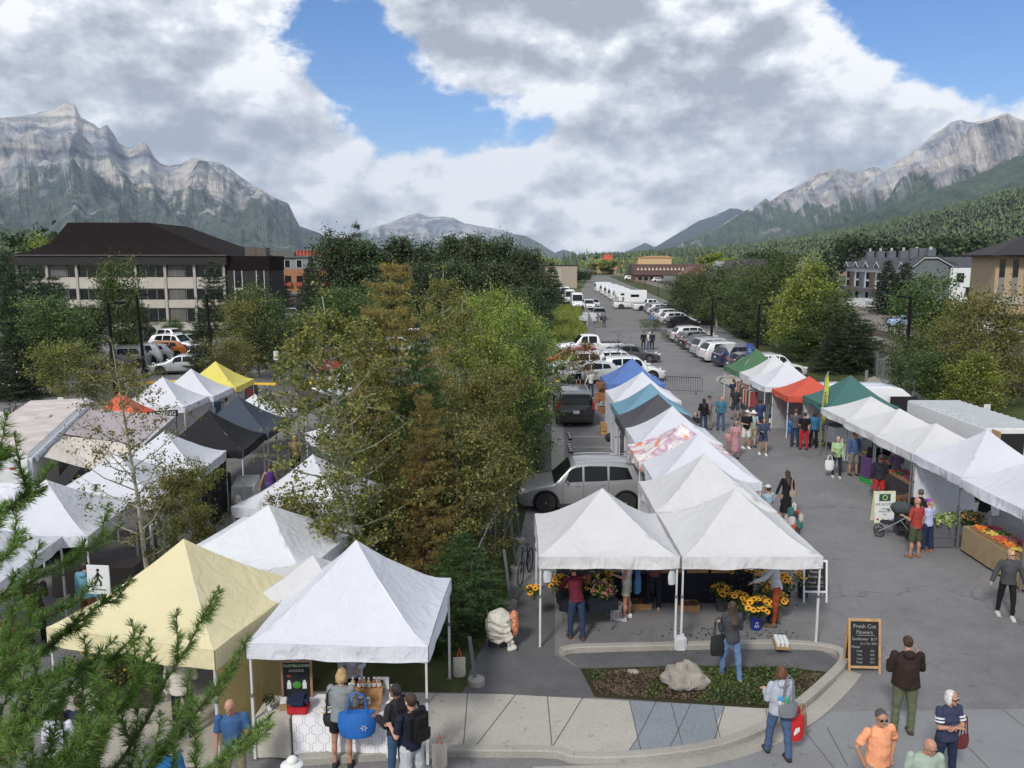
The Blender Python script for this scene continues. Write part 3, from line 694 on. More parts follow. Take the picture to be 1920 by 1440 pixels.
KINDS={
 'suv': dict(L=4.55,W=1.86,H=1.68,r=.355,top=[(0,.50),(.01,.62),(.04,.74),(.13,.90),(.235,.985),(.27,1.02),(.385,1.55),(.42,1.62),(.52,1.67),(.70,1.66),(.86,1.60),(.90,1.56),(.965,1.08),(.985,.98),(1,.62)],
   ws=(.262,.388),rw=(.898,.962),belt=[(.27,1.02),(.60,1.08),(.93,1.17)],win=[(.335,.47),(.485,.655),(.67,.84)],axl=(.20,.795),bump=.62),
 'van': dict(L=5.1,W=1.95,H=1.76,r=.35,top=[(0,.48),(.01,.66),(.05,.80),(.14,.98),(.20,1.06),(.34,1.62),(.39,1.70),(.5,1.75),(.8,1.74),(.93,1.68),(.96,1.60),(.985,1.05),(1,.60)],
   ws=(.19,.345),rw=(.945,.982),belt=[(.2,1.04),(.6,1.07),(.95,1.10)],win=[(.30,.44),(.455,.66),(.675,.92)],axl=(.18,.79),bump=.6),
 'sedan': dict(L=4.75,W=1.83,H=1.44,r=.33,top=[(0,.45),(.012,.60),(.05,.70),(.16,.82),(.27,.92),(.42,1.37),(.47,1.42),(.56,1.44),(.66,1.40),(.70,1.37),(.84,1.02),(.96,.98),(.985,.90),(1,.55)],
   ws=(.275,.425),rw=(.705,.84),belt=[(.27,.90),(.6,.95),(.85,1.0)],win=[(.36,.51),(.525,.68),(.69,.765)],axl=(.19,.79),bump=.56),
 'hatch': dict(L=4.25,W=1.78,H=1.50,r=.33,top=[(0,.45),(.012,.60),(.05,.72),(.17,.88),(.25,.96),(.40,1.42),(.45,1.48),(.56,1.50),(.76,1.45),(.87,1.36),(.955,1.02),(.985,.90),(1,.55)],
   ws=(.252,.405),rw=(.872,.953),belt=[(.26,.93),(.6,1.0),(.93,1.08)],win=[(.34,.485),(.50,.67),(.685,.82)],axl=(.19,.80),bump=.56),
 'pickup': dict(L=5.7,W=1.98,H=1.88,r=.39,top=[(0,.60),(.01,.85),(.03,1.02),(.15,1.10),(.245,1.14),(.345,1.78),(.38,1.86),(.47,1.88),(.56,1.86),(.60,1.80),(.63,1.24),(.64,1.16),(.99,1.16),(1,.70)],
   ws=(.248,.348),rw=(.602,.63),belt=[(.25,1.14),(.6,1.17),(.7,1.17)],win=[(.315,.435),(.45,.575)],axl=(.17,.775),bump=.75),
 'cargo': dict(L=5.9,W=2.05,H=2.55,r=.36,top=[(0,.55),(.01,.80),(.04,1.0),(.12,1.15),(.16,1.25),(.27,2.1),(.33,2.42),(.42,2.53),(.8,2.55),(.97,2.50),(.992,2.36),(1,.6)],
   ws=(.155,.30),rw=None,belt=[(.15,1.25),(1,1.3)],win=[(.20,.325)],axl=(.16,.77),bump=.65,wtop=1.95),
}
def build_vehicle(kind,rails=False,crossbars=False):
 K=KINDS[kind];L,W,H,r=K['L'],K['W'],K['H'],K['r']
 name={'suv': 'parked_car','van': 'parked_minivan','sedan': 'parked_car','hatch': 'parked_car','pickup': 'parked_pickup','cargo': 'parked_van'}[kind]
 t=thing(name,'parked',{'suv': 'car','van': 'minivan','sedan': 'car','hatch': 'car','pickup': 'pickup','cargo': 'van'}[kind])
 belt=lambda x: interp(K['belt'],x)
 def top(x): return interp(K['top'],x)
 def hw(x,z):
  plan=1-.16*max(0,(.10-x)/.10)**2.0-.10*max(0,(x-.93)/.07)**2
  b=belt(x);tum=1-.20*max(0,z-b)/max(.3,H-b) if kind != 'cargo' else 1-.07*max(0,z-b)/max(.3,H-b)
  low=1-.05*max(0,.45-z)/.25
  side=1-.02*abs((z-.75)/.4)
  return W/2*plan*tum*low*min(1,side)
 ax1,ax2=K['axl'][0]*L,K['axl'][1]*L;ra=r+.065
 def bot(X):
  z=.23
  for a in (ax1,ax2):
   d=abs(X-a)
   if d < ra: z=max(z,r+math.sqrt(max(0,ra*ra-d*d)))
  x=X/L
  return max(z,.30) if (x < .03 or x > .97) else z
 xs=set(np.linspace(0,1,34));xs |= {p[0] for p in K['top']}
 for a in (ax1,ax2):
  for q in np.linspace(-1,1,9): xs.add((a+ra*math.sin(q*PI/2)*.999)/L)
  xs.add((a-ra*1.002)/L);xs.add((a+ra*1.002)/L)
 xs=sorted(min(1,max(0,x)) for x in xs);zf=[0,.12,.35,.6,.85,1]
 V=[];ring=None
 for x in xs:
  X=x*L;zt=top(x);zb=min(bot(X),zt-.05);row=[]
  ed=.055 if zt > belt(x)+.2 else .07
  zs=[zb+(zt-ed-zb)*f for f in zf]
  for z in zs: row.append((hw(x,z),z))
  h1=hw(x,zt-ed)
  row += [(h1-.025,zt-ed*.35),(h1-.09,zt-.004),(h1*.55,zt+.012),(0,zt+.018)]
  full=row+[(-y,z) for y,z in reversed(row[:-1])]
  V += [(y,X-L/2,z) for y,z in full];ring=len(full)
 F=[];ns=len(xs)
 for i in range(ns-1):
  for j in range(ring-1): F.append((i*ring+j,i*ring+j+1,(i+1)*ring+j+1,(i+1)*ring+j))
  F.append((i*ring+ring-1,i*ring,(i+1)*ring,(i+1)*ring+ring-1))
 F += [tuple(range(ring)),tuple((ns-1)*ring+j for j in range(ring-1,-1,-1))]
 mb=MB();mb._add(V,F)
 body=mb.build('body',M_paint,t,smooth=True);body.data.set_sharp_from_angle(angle=R(28))
 def S(x,z,o=.006): return Vector((hw(x,z)+o,x*L-L/2,z))
 def patch(mb,x0a,x1a,x0b,x1b,z0f,z1f,sgn,o=.006,n=5):
  """side patch; a: bottom edge x range, b: top edge x range"""
  V=[];m_=4
  for j in range(m_+1):
   v=j/m_
   for i in range(n+1):
    u=i/n;x=(x0a+(x1a-x0a)*u)*(1-v)+(x0b+(x1b-x0b)*u)*v;z=z0f(x)*(1-v)+z1f(x)*v
    p=S(x,z,o);V.append((p.x*sgn,p.y,p.z))
  mb._add(V,[(j*(n+1)+i,j*(n+1)+i+1,(j+1)*(n+1)+i+1,(j+1)*(n+1)+i) for j in range(m_) for i in range(n)])
 wt=K.get('wtop')
 zt_=lambda x: (min(top(x),wt) if wt else top(x))-.085
 for sgn in (-1,1):
  for i,(a,b) in enumerate(K['win']):
   lean=.035 if i == 0 else 0
   a2,b2=a+lean,b
   if i == len(K['win'])-1 and kind in ('suv','hatch','sedan','van'): b2=b-.035
   for xx in np.linspace(a2,a2+.05,6):
    if zt_(xx) > belt(xx)+.12: break
   mb=MB();patch(mb,a,b,max(a2,xx),b2,lambda x: belt(x)+.03,lambda x: max(zt_(x),belt(x)+.06),sgn)
   mb.build('side_window',M_glass,t,smooth=True)
 def toppatch(x0,x1,nm,m_,inset=.1,o=.012,ytop=.88):
  mb=MB();V=[];n,k=8,7
  for i in range(k+1):
   x=x0+(x1-x0)*i/k;zt=top(x);h1=hw(x,zt-.05)-inset
   for j in range(n+1):
    y=-h1+2*h1*j/n;nx=1 if x < .6 else -1
    V.append((y,x*L-L/2-nx*o*.8,zt+.016-.012*(abs(y)/h1)**2+o))
  mb._add(V,[(i*(n+1)+j,i*(n+1)+j+1,(i+1)*(n+1)+j+1,(i+1)*(n+1)+j) for i in range(k) for j in range(n)])
  return mb.build(nm,m_,t,smooth=True)
 toppatch(*K['ws'],'windscreen',M_glass)
 if K['rw']: toppatch(*K['rw'],'rear_window',M_glass)
 for s in (-1,1):
  for ax in (ax1,ax2):
   wh=MB();c=(s*(W/2-.115),ax-L/2,r)
   wh.lathe([(r*.62,-.10),(r*.93,-.11),(r,-.085),(r,.085),(r*.93,.11),(r*.62,.10)],c,22,'X')
   w=wh.build('wheel',M_tyre,t,smooth=True)
   rm=MB();cx=s*(W/2-.02)
   rm.lathe([(r*.64,-.02),(r*.64,0.0)],(s*(W/2-.035),ax-L/2,r),18,'X')
   rm.cur=1
   for q in range(5):
    a=(q+.5)*2*PI/5+.3;rm.tube((cx-s*.012,ax-L/2+math.sin(a)*r*.40,r+math.cos(a)*r*.40),(cx-s*.001,ax-L/2+math.sin(a)*r*.40,r+math.cos(a)*r*.40),r*.17,n=6)
   rm.cur=0
   for q in range(0):
    a=q*2*PI/5+.3
    for da in (-.16,.16):
     p1=Vector((cx-s*.008,ax-L/2+math.sin(a+da)*r*.60,r+math.cos(a+da)*r*.60));p0=Vector((cx,ax-L/2+math.sin(a)*r*.1,r+math.cos(a)*r*.1));rm.tube(p0,p1,.022,.018,4)
   rm.path([Vector((cx-s*.012,ax-L/2+math.sin(a)*r*.62,r+math.cos(a)*r*.62)) for a in np.linspace(0,2*PI,19)],.014,4);rm.lathe([(.045,-.02),(.03,.01)],(cx,ax-L/2,r),8,'X')
   rm.build('rim',[M_rim,M_hub],w)
 mb=MB()
 for s in (-1,1):
  mb.bx(min(s*W/2*.94,s*W/2*.985),max(s*W/2*.94,s*W/2*.985),ax1-L/2+ra+.01,ax2-L/2-ra-.01,.20,.32)
  if kind in ('suv','pickup'):
   for ax in (ax1,ax2):
    pts=[Vector((s*(hw(ax/L,.7)+.002),ax-L/2+math.cos(a)*(ra+.015),r+math.sin(a)*(ra+.015))) for a in np.linspace(-.12,PI+.12,13)]
    mb.path(pts,.03,5)
 mb.box((0,-L/2+.05,.36),(W*.80,.12,.22),bev=.04);mb.box((0,L/2-.06,.36),(W*.86,.13,.2),bev=.04)
 mb.box((0,-L/2+.012,.62),(W*.42,.05,.13),bev=.02)
 mb.build('bumper_trim',M_clad,t)
 mb=MB();mb.bx(-W/2+.12,W/2-.12,-L/2+.25,L/2-.25,.17,.55 if kind != 'cargo' else .6);mb.build('underbody',M_under,t)
 for s in (-1,1):
  zl=.70 if kind != 'pickup' and kind != 'cargo' else .88
  mb=MB();mb.box((s*W*.37,-L/2+.10,zl),(W*.17,.20,.13),rz=-s*.42,bev=.03);mb.build('headlight',M_lamp,t,smooth=True)
  mb=MB()
  if kind in ('cargo','pickup','van'): mb.box((s*(W/2*.90),L/2-.03,1.0 if kind != 'van' else 1.12),(.12,.07,.42),bev=.02)
  else: mb.box((s*W*.385,L/2-.125,.98 if kind != 'sedan' else .86),(W*.15,.16,.13),rz=s*.3,bev=.03)
  mb.build('taillight',M_red,t,smooth=True)
  mb=MB();mb.cur=0;xm=K['win'][0][0]*L-L/2+.10;mb.box((s*(W/2+.055),xm,belt(.33)+.06),(.13,.09,.11),bev=.03);mb.tube((s*(W/2-.05),xm,belt(.33)+.01),(s*(W/2+.06),xm,belt(.33)+.02),.03,n=5);mb.build('wing_mirror',M_paint,t,smooth=True)
  mb=MB()
  for (a,b) in K['win'][:2]:
   x=b-.03;mb.box((s*(hw(x,belt(x)-.1)+.012),x*L-L/2,belt(x)-.11),(.03,.16,.025),bev=.008)
  mb.build('door_handle',M_paint,t)
 if K['rw'] or kind == 'cargo':
  mb=MB();mb.box((0,L/2+.008,.80 if kind in ('suv','van') else .66),(.31,.012,.16));mb.build('licence_plate',M_plate,t)
 mb=MB()
 for s in (-1,1):
  for x in [K['win'][0][0]-.01]+[b+.007 for a,b in K['win'][:2]]:
   pts=[S(x,z,.001) for z in np.linspace(.36,belt(x)+.02,6)];mb.path([Vector((p.x*s,p.y,p.z)) for p in pts],.006,4)
 mb.build('door_seams',M_hub,t)
 if rails:
  mb=MB()
  for s in (-1,1):
   pts=[Vector((s*(hw(x,top(x)-.05)-.09),x*L-L/2,top(x)+.05)) for x in np.linspace(.43,.86,8)];mb.path(pts,.018,5)
  if crossbars:
   for x in (.5,.72): mb.tube((-W*.36,x*L-L/2,top(x)+.09),(W*.36,x*L-L/2,top(x)+.09),.022,n=6)
  mb.build('roof_rails',M_chrome if not crossbars else M_black,t)
 if kind == 'pickup':
  mb=MB();mb.bx(-W/2+.14,W/2-.14,.65*L-L/2,.985*L-L/2,1.165,1.185);mb.build('bed_cover',M_clad,t)
 if kind == 'cargo':
  mb=MB();
  for s in (-1,1): mb.box((s*.5,L/2+.004,1.75),(.7,.02,.6),bev=.004)
  mb.build('rear_window',M_glass,t)
 return t
PROTO={k: build_vehicle(k,rails=(k in ('suv','van')),crossbars=False) for k in KINDS}
USED=set()
WHT,SLV,GRY,BLK,NAVY,REDC,BLU,ORG=(.72,.73,.75),(.42,.44,.47),(.13,.14,.15),(.012,.012,.014),(.02,.035,.09),(.42,.015,.02),(.06,.16,.35),(.75,.22,.02)
def car(kind,px,py,yaw,col,label,group='cars parked in the lots',pos=None,scale=None):
 p=pos or P(px,py);p=Vector((p[0],p[1],0))
 if kind not in USED:
  USED.add(kind);o=first(PROTO[kind],p,R(yaw),label,scale,col);o['group']=group
 else: o=dup(PROTO[kind],p,R(yaw),label,scale,col,group)
 return o
car('suv',0,0,-90,(.25,.255,.27),'silver compact suv with dark windows beside the white tents',pos=(2.5,28.0),scale=1.0)
car('van',0,0,180,BLK,'black minivan with its tailgate to the camera, beside the woven baskets',pos=(3.25,43.9))
g='row of cars along the right side of the lane'
RC=[('suv',18.9,59.8,WHT,'white suv at the near end of the right row, beside the green tent'),('hatch',18.4,62.8,(.03,.03,.035),'black hatchback with red tail lamps, second from the near end of the right row'),
 ('suv',18.3,65.7,NAVY,'navy suv with roof rails, third from the near end of the right row'),('suv',17.9,68.7,WHT,'white crossover, fourth from the near end of the right row'),('suv',17.9,72.0,SLV,'silver white crossover, fifth from the near end of the right row'),
 ('hatch',18.0,75.2,GRY,'grey hatchback just past the silver white crossover in the right row'),('sedan',18.2,78.2,BLK,'black sedan in the right row, level with the three walkers'),('hatch',18.2,81.4,GRY,'charcoal hatchback in the right row, just past the black sedan'),
 ('suv',18.5,84.5,WHT,'white suv in the right row nearest the bushes gap'),('sedan',18.8,87.6,SLV,'pale silver sedan at the bushes gap in the right row'),
 ('hatch',21.0,103,BLK,'black hatchback at the near end of the second cluster'),('suv',21.3,107,WHT,'white suv in the second cluster behind the black hatchback'),('sedan',21.5,110.5,SLV,'silver sedan in the second cluster by the blue parking sign'),('suv',21.8,114,WHT,'white suv in the middle of the second cluster'),
 ('sedan',22.1,118,(.3,.33,.36),'steel grey sedan in the second cluster'),('hatch',22.4,122,BLK,'black hatchback beyond the steel grey sedan'),('suv',22.8,126,WHT,'white suv right in front of the truck camper'),('suv',22.9,130,GRY,'dark grey suv nosed up to the white pickup')]
for k,x,y,c,l in RC: car(k,0,0,98,c,l,g,pos=(x,y))
car('pickup',0,0,95,WHT,'white pickup in front of the motorhomes',g,pos=(22.6,137))
camper_base=car('pickup',0,0,92,WHT,'white pickup carrying a big camper box',g,pos=(20.0,142))
for i,(k,px,y,yaw,c,l) in enumerate([('cargo',1185,152,100,WHT,'white camper van next to the truck camper'),('cargo',1178,160,100,WHT,'white panel van second beyond the truck camper'),('cargo',1167,171,100,WHT,'white panel van third beyond the truck camper'),('cargo',1158,183,100,WHT,'white van in the far group with a pale roof'),('cargo',1148,196,100,WHT,'white van in the far group behind the panel vans'),('cargo',1136,212,100,WHT,'white van farthest up the lane'),
 ('suv',1121,118,180,GRY,'dark car driving away up the lane'),('suv',1103,140,0,WHT,'white suv facing the camera in the lane'),('sedan',1113,146,0,SLV,'silver car behind the white suv in the lane'),('cargo',1081,145,0,WHT,'white van facing the camera at the left kerb of the lane'),('cargo',1067,160,0,WHT,'white van behind the left kerb van'),('cargo',1058,178,0,WHT,'white motor van farthest along the left kerb')]):
 d=ray(px,600);car(k,0,0,yaw,c,l,'vans and cars far up the lane',pos=(d.x/d.y*y,y))
mb=MB();mb.prism_v([(-1.9,1.2),(1.9,1.2),(1.9,2.0),(3.2,2.05),(3.3,2.5),(2.9,3.1),(-1.9,3.15)],(0,-1.05,0),(1,0,0),(0,0,1),(0,1,0),2.1)
o=thing('truck_camper','big white camper box sitting on a white pickup','camper',(20.8,142,0),R(2));
mb.M=None;b_=mb.build('shell',mat('camper_white',(.7,.71,.72),.4),o);b_.rotation_euler=(0,0,PI)
mb=MB();mb.bx(-2.5,-1.9,-1.06,-1.052,2.3,2.65);mb.bx(-.8,.6,-1.06,-1.052,2.0,2.45);mb.build('window',M_glass,o)
g='cars left of the centre lane'
for k,x,y,yaw,c,l in [('hatch',5.4,57.0,-88,SLV,'silver hatchback behind the red leaved sapling'),('suv',8.4,58.2,90,WHT,'white hatchback nose to nose with the silver one'),('suv',4.9,61.3,-88,WHT,'white suv one row behind the silver hatchback'),('suv',8.0,62.2,92,WHT,'white suv partly behind the white hatchback'),
 ('hatch',6.2,66.5,90,REDC,'dark red hatchback beside the white suvs'),('sedan',9.8,68.5,90,(.05,.05,.055),'charcoal pickup nose beyond the red hatchback'),('sedan',4.2,64.8,-90,(.35,.03,.02),'low red car bonnet among the leaves'),('pickup',6.9,73.0,-85,WHT,'white work truck behind the red hatchback')]:
 car(k,0,0,yaw,c,l,g,pos=(x,y))
g='cars in the left parking lot'
LC=[('suv',25,725,88,NAVY,'navy suv alone at the left edge beyond the food trailer'),('sedan',-12,742,92,BLK,'black car cut off by the left edge'),
 ('suv',225,690,-70,GRY,'dark grey suv by the tall lamp post'),('suv',250,683,-70,SLV,'silver suv in the left lot, second from the lamp post'),('hatch',275,678,-70,SLV,'pale blue grey hatchback beside the orange car'),('hatch',300,672,-65,ORG,'bright orange hatchback in the left lot'),
 ('suv',330,660,80,WHT,'white suv behind the orange hatchback'),('sedan',352,655,80,SLV,'silver sedan close to the lawn'),('suv',268,645,10,BLK,'black suv under the street sign by the office lawn'),('pickup',315,652,80,WHT,'white pickup with a long bed in the left lot'),
 ('sedan',345,700,-80,SLV,'silver car behind the yellow tent, left'),('sedan',405,695,-80,GRY,'grey car behind the yellow tent, right'),('suv',375,688,-80,NAVY,'dark blue suv between the lamp post and the yellow tent'),
 ('suv',633,697,175,(.3,.01,.015),'dark red car with glowing tail lamps behind the far white tent'),('suv',612,690,175,NAVY,'dark blue car left of the dark red one'),('suv',655,690,175,SLV,'silver car right of the dark red one'),('hatch',672,686,175,REDC,'bright red hatchback behind the conifer tip'),('suv',692,682,175,WHT,'white suv behind the orange larch'),
 ('pickup',690,650,90,SLV,'silver pickup with a rack in the middle lot'),('suv',650,655,90,NAVY,'dark blue suv behind the silver pickup'),('suv',700,640,90,WHT,'white van in the middle lot'),('sedan',750,660,90,WHT,'white sedan glimpsed through the larch'),('suv',790,650,90,BLK,'black suv glimpsed through the poplars'),('suv',480,668,100,WHT,'white car seen between the two left conifers'),('suv',530,660,100,SLV,'silver car below the dark annex'),
 ('sedan',520,605,20,BLU,'blue car near the orange building, left'),('suv',545,600,20,WHT,'white car near the orange building, middle'),('sedan',565,603,20,SLV,'silver car near the orange building, right'),('suv',585,600,20,WHT,'white suv near the pink grey shed')]
for k,px,py,yaw,c,l in LC: car(k,px,py,yaw,c,l,g)
g='cars outside the railway hotel'
for i in range(16):
 px=1180+i*13;y=330-i*7;d=ray(px,600)
 nm=['white','silver','dark grey','pale blue'][i % 4];ow=['leftmost','second','third','fourth','fifth','sixth','seventh','eighth','ninth','tenth','eleventh','twelfth','thirteenth','fourteenth','fifteenth','rightmost'][i]
 car(['suv','sedan','cargo','hatch'][i % 4 if i != 2 else 0],0,0,[80,95,90][i % 3],[WHT,SLV,GRY,(.35,.45,.55)][i % 4],'%s vehicle, %s in the line along the front of the railway hotel' % (nm,ow),g,pos=(d.x/d.y*y,y))
g='cars below the beige apartment house'
for i,(px,y,c,nm) in enumerate([(1700,104,(.3,.42,.6),'pale blue'),(1735,104,BLK,'black'),(1790,92,SLV,'silver'),(1815,90,WHT,'white'),(1838,91,WHT,'second white'),(1872,90,SLV,'last silver')]):
 d=ray(px,600);car('suv' if i % 2 else 'sedan',0,0,90,c,'%s car below the beige apartment house on the right' % nm,g,pos=(d.x/d.y*y,y))
vn=car('cargo',0,0,87,WHT,'white cargo van with its side door open behind the right row','vendor vehicles',pos=(18.3,41.4),scale=(1,1,.88))
mb=MB();mb.bx(18.6,19.9,40.30,40.34,.5,1.78);o=mb.build('open_doorway',C('dark_interior',.01,.01,.011,.9),vn);o.matrix_parent_inverse=Matrix.LocRotScale(vn.location,vn.rotation_euler,vn.scale).inverted()
def ebox(mb,x0,x1,y0,y1,z0,z1): mb.bx(x0,x1,y0,y1,z0,z1)
t=thing('box_trailer','white enclosed cargo trailer with ribbed roof behind the right row','trailer',(18.75,33.4,0),R(0),'vendor vehicles')
M_alu=mat('trailer_white',(.66,.67,.69),.35,var=.08);M_roofm=mat('trailer_roof',(.48,.50,.52),.45,metal=.3)
mb=MB();mb.box((0,0,1.3),(2.3,6.2,1.9),bev=.03);mb.build('shell',M_alu,t)
mb=MB();
for i in range(14): mb.box((0,-2.95+i*.45,2.27),(2.2,.05,.03))
mb.box((0,0,2.252),(2.2,6.1,.012));mb.build('roof',M_roofm,t)
mb=MB();mb.box((-.25,-3.102,1.25),(1.15,.012,1.6));mb.build('open_door',C('dark_interior',.01,.01,.011),t)
mb=MB();mb.box((.82,-3.12,1.25),(.75,.03,1.65),bev=.01);mb.build('door_panel',M_alu,t)
mb=MB();mb.box((-.9,-3.35,1.85),(.05,.5,.75));mb.build('ramp_flap',mat('plywood',(.38,.24,.11),.7),t)
for s in (-1,1):
 for y in (-.4,.5): mb=MB();mb.lathe([(.22,-.09),(.33,-.1),(.34,.09),(.22,.1)],(s*1.18,y,.34),16,'X');mb.build('wheel',M_tyre,t,smooth=True)
M_ink=C('lettering_black',.01,.01,.012,.6);M_inkr=C('lettering_red',.35,.01,.015,.6)
text('Xpress',.22,M_ink,'lettering',t,(.82,-3.142,1.85),(R(90),0,0));mb=MB();mb.box((.82,-3.14,1.45),(.5,.006,.09));mb.box((.82,-3.142,1.40),(.2,.006,.12));mb.build('emblem',M_inkr,t)
def trailer_box(name,label,a,b,w,h,z0=.55,roofc=(.62,.55,.52)):
 a=Vector(a);b=Vector(b);d=b-a;L=d.length;c=(a+b)/2;rz=math.atan2(d.y,d.x)-PI/2
 t=thing(name,label,'trailer',(c.x,c.y,0),rz,'food trailers on the left')
 mb=MB();mb.box((0,0,(z0+h)/2),(w,L,h-z0),bev=.10);mb.build('shell',mat('camper_white',(.7,.71,.72),.4),t,smooth=True)
 mb=MB();mb.box((0,0,h+.012),(w-.24,L-.3,.03),bev=.01);mb.box((w*.1,L*.1,h+.05),(.5,.5,.1),bev=.03);mb.box((w*-.1,-L*.2,h+.05),(.45,.45,.09),bev=.03);mb.build('roof',mat('roof_membrane',(.50,.45,.43),.8,var=.25,scale=1.5),t)
 mb=MB();mb.tube((w/2+.05,-L/2+.3,h-.18),(w/2+.05,L/2-.3,h-.18),.10,n=10);mb.build('rolled_awning',mat('awning_roll',(.25,.27,.31),.6,var=.5,scale=3),t)
 for s in (-1,1):
  for y in (-.45,.45): mb=MB();mb.lathe([(.2,-.09),(.33,-.1),(.34,.09),(.2,.1)],(s*(w/2-.05),y,.34),16,'X');mb.build('wheel',M_tyre,t,smooth=True)
 mb=MB();mb.box((w/2+.003,-L*.1,1.6),(.01,1.6,.7));mb.build('serving_window',M_glass,t)
 mb=MB();mb.box((-w*.25,-L/2-.004,h-.35),(.16,.012,.05));mb.box((w*.3,-L/2-.004,h-.35),(.16,.012,.05));mb.build('marker_lamp',M_red,t)
 return t
trailer_box('food_trailer','long white travel trailer with pinkish roof at the left edge',(-15.3,23.5),(-18.6,33.8),2.4,2.75)
def awning(label,pts,col,drop=.22):
 t=thing('awning',label,'awning',(pts[0][0],pts[0][1],0),0,'awnings of the food trailers');o0=Vector((pts[0][0],pts[0][1],0))
 a,b,c,d=[Vector(p)-o0 for p in pts];V=[];n=14
 for j in range(n+1):
  for i in range(n+1):
   u,v=i/n,j/n;p=a.lerp(b,u).lerp(d.lerp(c,u),v);p.z += -.12*math.sin(PI*u)*math.sin(PI*v)+.03*math.sin(v*9+u*4)*math.sin(PI*u);V.append(p)
 F=[(j*(n+1)+i,j*(n+1)+i+1,(j+1)*(n+1)+i+1,(j+1)*(n+1)+i) for j in range(n) for i in range(n)]
 o=raw('canopy',V,F,M_wall,t,smooth=True);o.color=(*col,1)
 mb=MB();mb.tube(d,c,.03);
 for p in (d,c): mb.tube(p,(p.x,p.y,.01),.022)
 mb.build('frame',M_pole,t)
 mb=MB();mb.prism_v([(0,0),((c-d).length,0),((c-d).length,-drop),(0,-drop)],d,(c-d).normalized(),(0,0,1),(0,0.01,0),1);o=mb.build('valance',M_wall,t);o.color=(*[q*.9 for q in col],1)
 return t
awning('cream awning stretched from the travel trailer',[(-14.2,24.6,2.55),(-15.2,27.6,2.55),(-12.6,27.9,2.15),(-11.9,24.2,2.05)],(.68,.62,.55))
aw=awning('dusty mauve awning beside the orange tent, with a black name board',[(-15.3,27.7,2.6),(-16.9,32.6,2.6),(-13.6,33.0,2.2),(-12.7,28.0,2.15)],(.44,.39,.41))
awning('small white awning at the left edge by the drinks fridges',[(-14.9,20.4,2.3),(-14.9,22.8,2.3),(-13.0,22.8,2.1),(-13.0,20.4,2.1)],(.72,.74,.8))
t=thing('name_board','black board reading BREWING in white capitals','sign',tuple(P(305,776,2.3)),0)
mb=MB();mb.box((0,0,0),(1.15,.03,.26));mb.tube((-.5,.04,-2.29),(-.5,.04,.1),.015);mb.tube((.5,.04,-2.29),(.5,.04,.1),.015);mb.build('board',C('board_black',.012,.012,.014,.6),t)
text('BREWING',.22,C('lettering_white',.7,.7,.7,.7),'lettering',t,(0,-.018,0),(R(90),0,0));t.rotation_euler=(0,0,R(25))
# --- vegetation
def unit(a): return a/np.maximum(1e-9,np.linalg.norm(a,axis=-1,keepdims=True))
def leaf_quads(P_,size,up=.35,rg=rng):
 n=len(P_);nr=unit(rg.normal(size=(n,3))+np.array([0,0,up]));t=unit(np.cross(nr,rg.normal(size=(n,3))));b=np.cross(nr,t)
 s=size*rg.uniform(.65,1.3,(n,1));k=.42
 V=np.stack([P_-t*s*.5,P_+b*s*k-t*s*.05,P_+t*s*.5,P_-b*s*k-t*s*.05],1)
 return V.reshape(-1,3),np.arange(n*4).reshape(n,4)
def needle_tris(P_,D,length,width,rg=rng):
 n=len(P_);D=unit(D);s=unit(np.cross(D,rg.normal(size=(n,3))));L=length*rg.uniform(.7,1.25,(n,1))
 V=np.stack([P_-s*width/2,P_+s*width/2,P_+D*L],1)
 return V.reshape(-1,3),np.arange(n*3).reshape(n,3)
def polyline_pts(pts,rr,per,jit,rg=rng):
 """random points along a polyline, jittered"""
 pts=np.array([tuple(p) for p in pts]);k=len(pts)-1;u=rg.uniform(0,k-1e-6,per);i=u.astype(int);f=(u-i)[:,None]
 return pts[i]*(1-f)+pts[i+1]*f + rg.normal(size=(per,3))*jit,unit(pts[i+1]-pts[i])
M_bark_asp=mat('aspen_bark',(.30,.29,.23),.85,var=.45,scale=7,bump=.4)
M_bark_dark=mat('dark_bark',(.085,.065,.05),.95,var=.35,scale=10,bump=.6)
M_leaf={
 'olive': leaf_mat('leaf_olive',[(.05,.062,.018),(.115,.128,.033),(.19,.19,.05),(.29,.255,.09)],.4,.9),
 'green': leaf_mat('leaf_green',[(.022,.04,.013),(.05,.083,.024),(.09,.135,.038),(.15,.19,.055)],.4,.8),
 'lime': leaf_mat('leaf_lime',[(.07,.10,.02),(.16,.21,.035),(.25,.30,.06),(.35,.36,.10)],.42,.8),
 'dark': leaf_mat('leaf_dark',[(.014,.025,.013),(.03,.052,.02),(.055,.085,.03),(.09,.125,.045)],.2,.7),
 'pine': leaf_mat('needle_pine',[(.012,.022,.012),(.028,.048,.02),(.05,.08,.03)],.15,.8),
 'larch': leaf_mat('needle_larch',[(.02,.045,.012),(.045,.09,.022),(.085,.14,.035)],.3,.8),
 'orange': leaf_mat('needle_orange',[(.15,.12,.035),(.29,.22,.06),(.38,.28,.085),(.14,.18,.05)],.3,.8),
 'near': leaf_mat('needle_near',[(.065,.115,.03),(.125,.205,.05),(.22,.31,.09)],.45,3),
 'red': leaf_mat('leaf_red',[(.12,.05,.02),(.2,.09,.03),(.10,.10,.03)],.3,.8),
}
def tree_thing(name,label,cat,wood,barkm,LV,LF,leafm,group):
 t=thing(name,label,cat,(0,0,0),0,group)
 wood.build('trunk',barkm,t,smooth=False,fix=False)
 raw('crown',LV,LF,leafm,t);return t
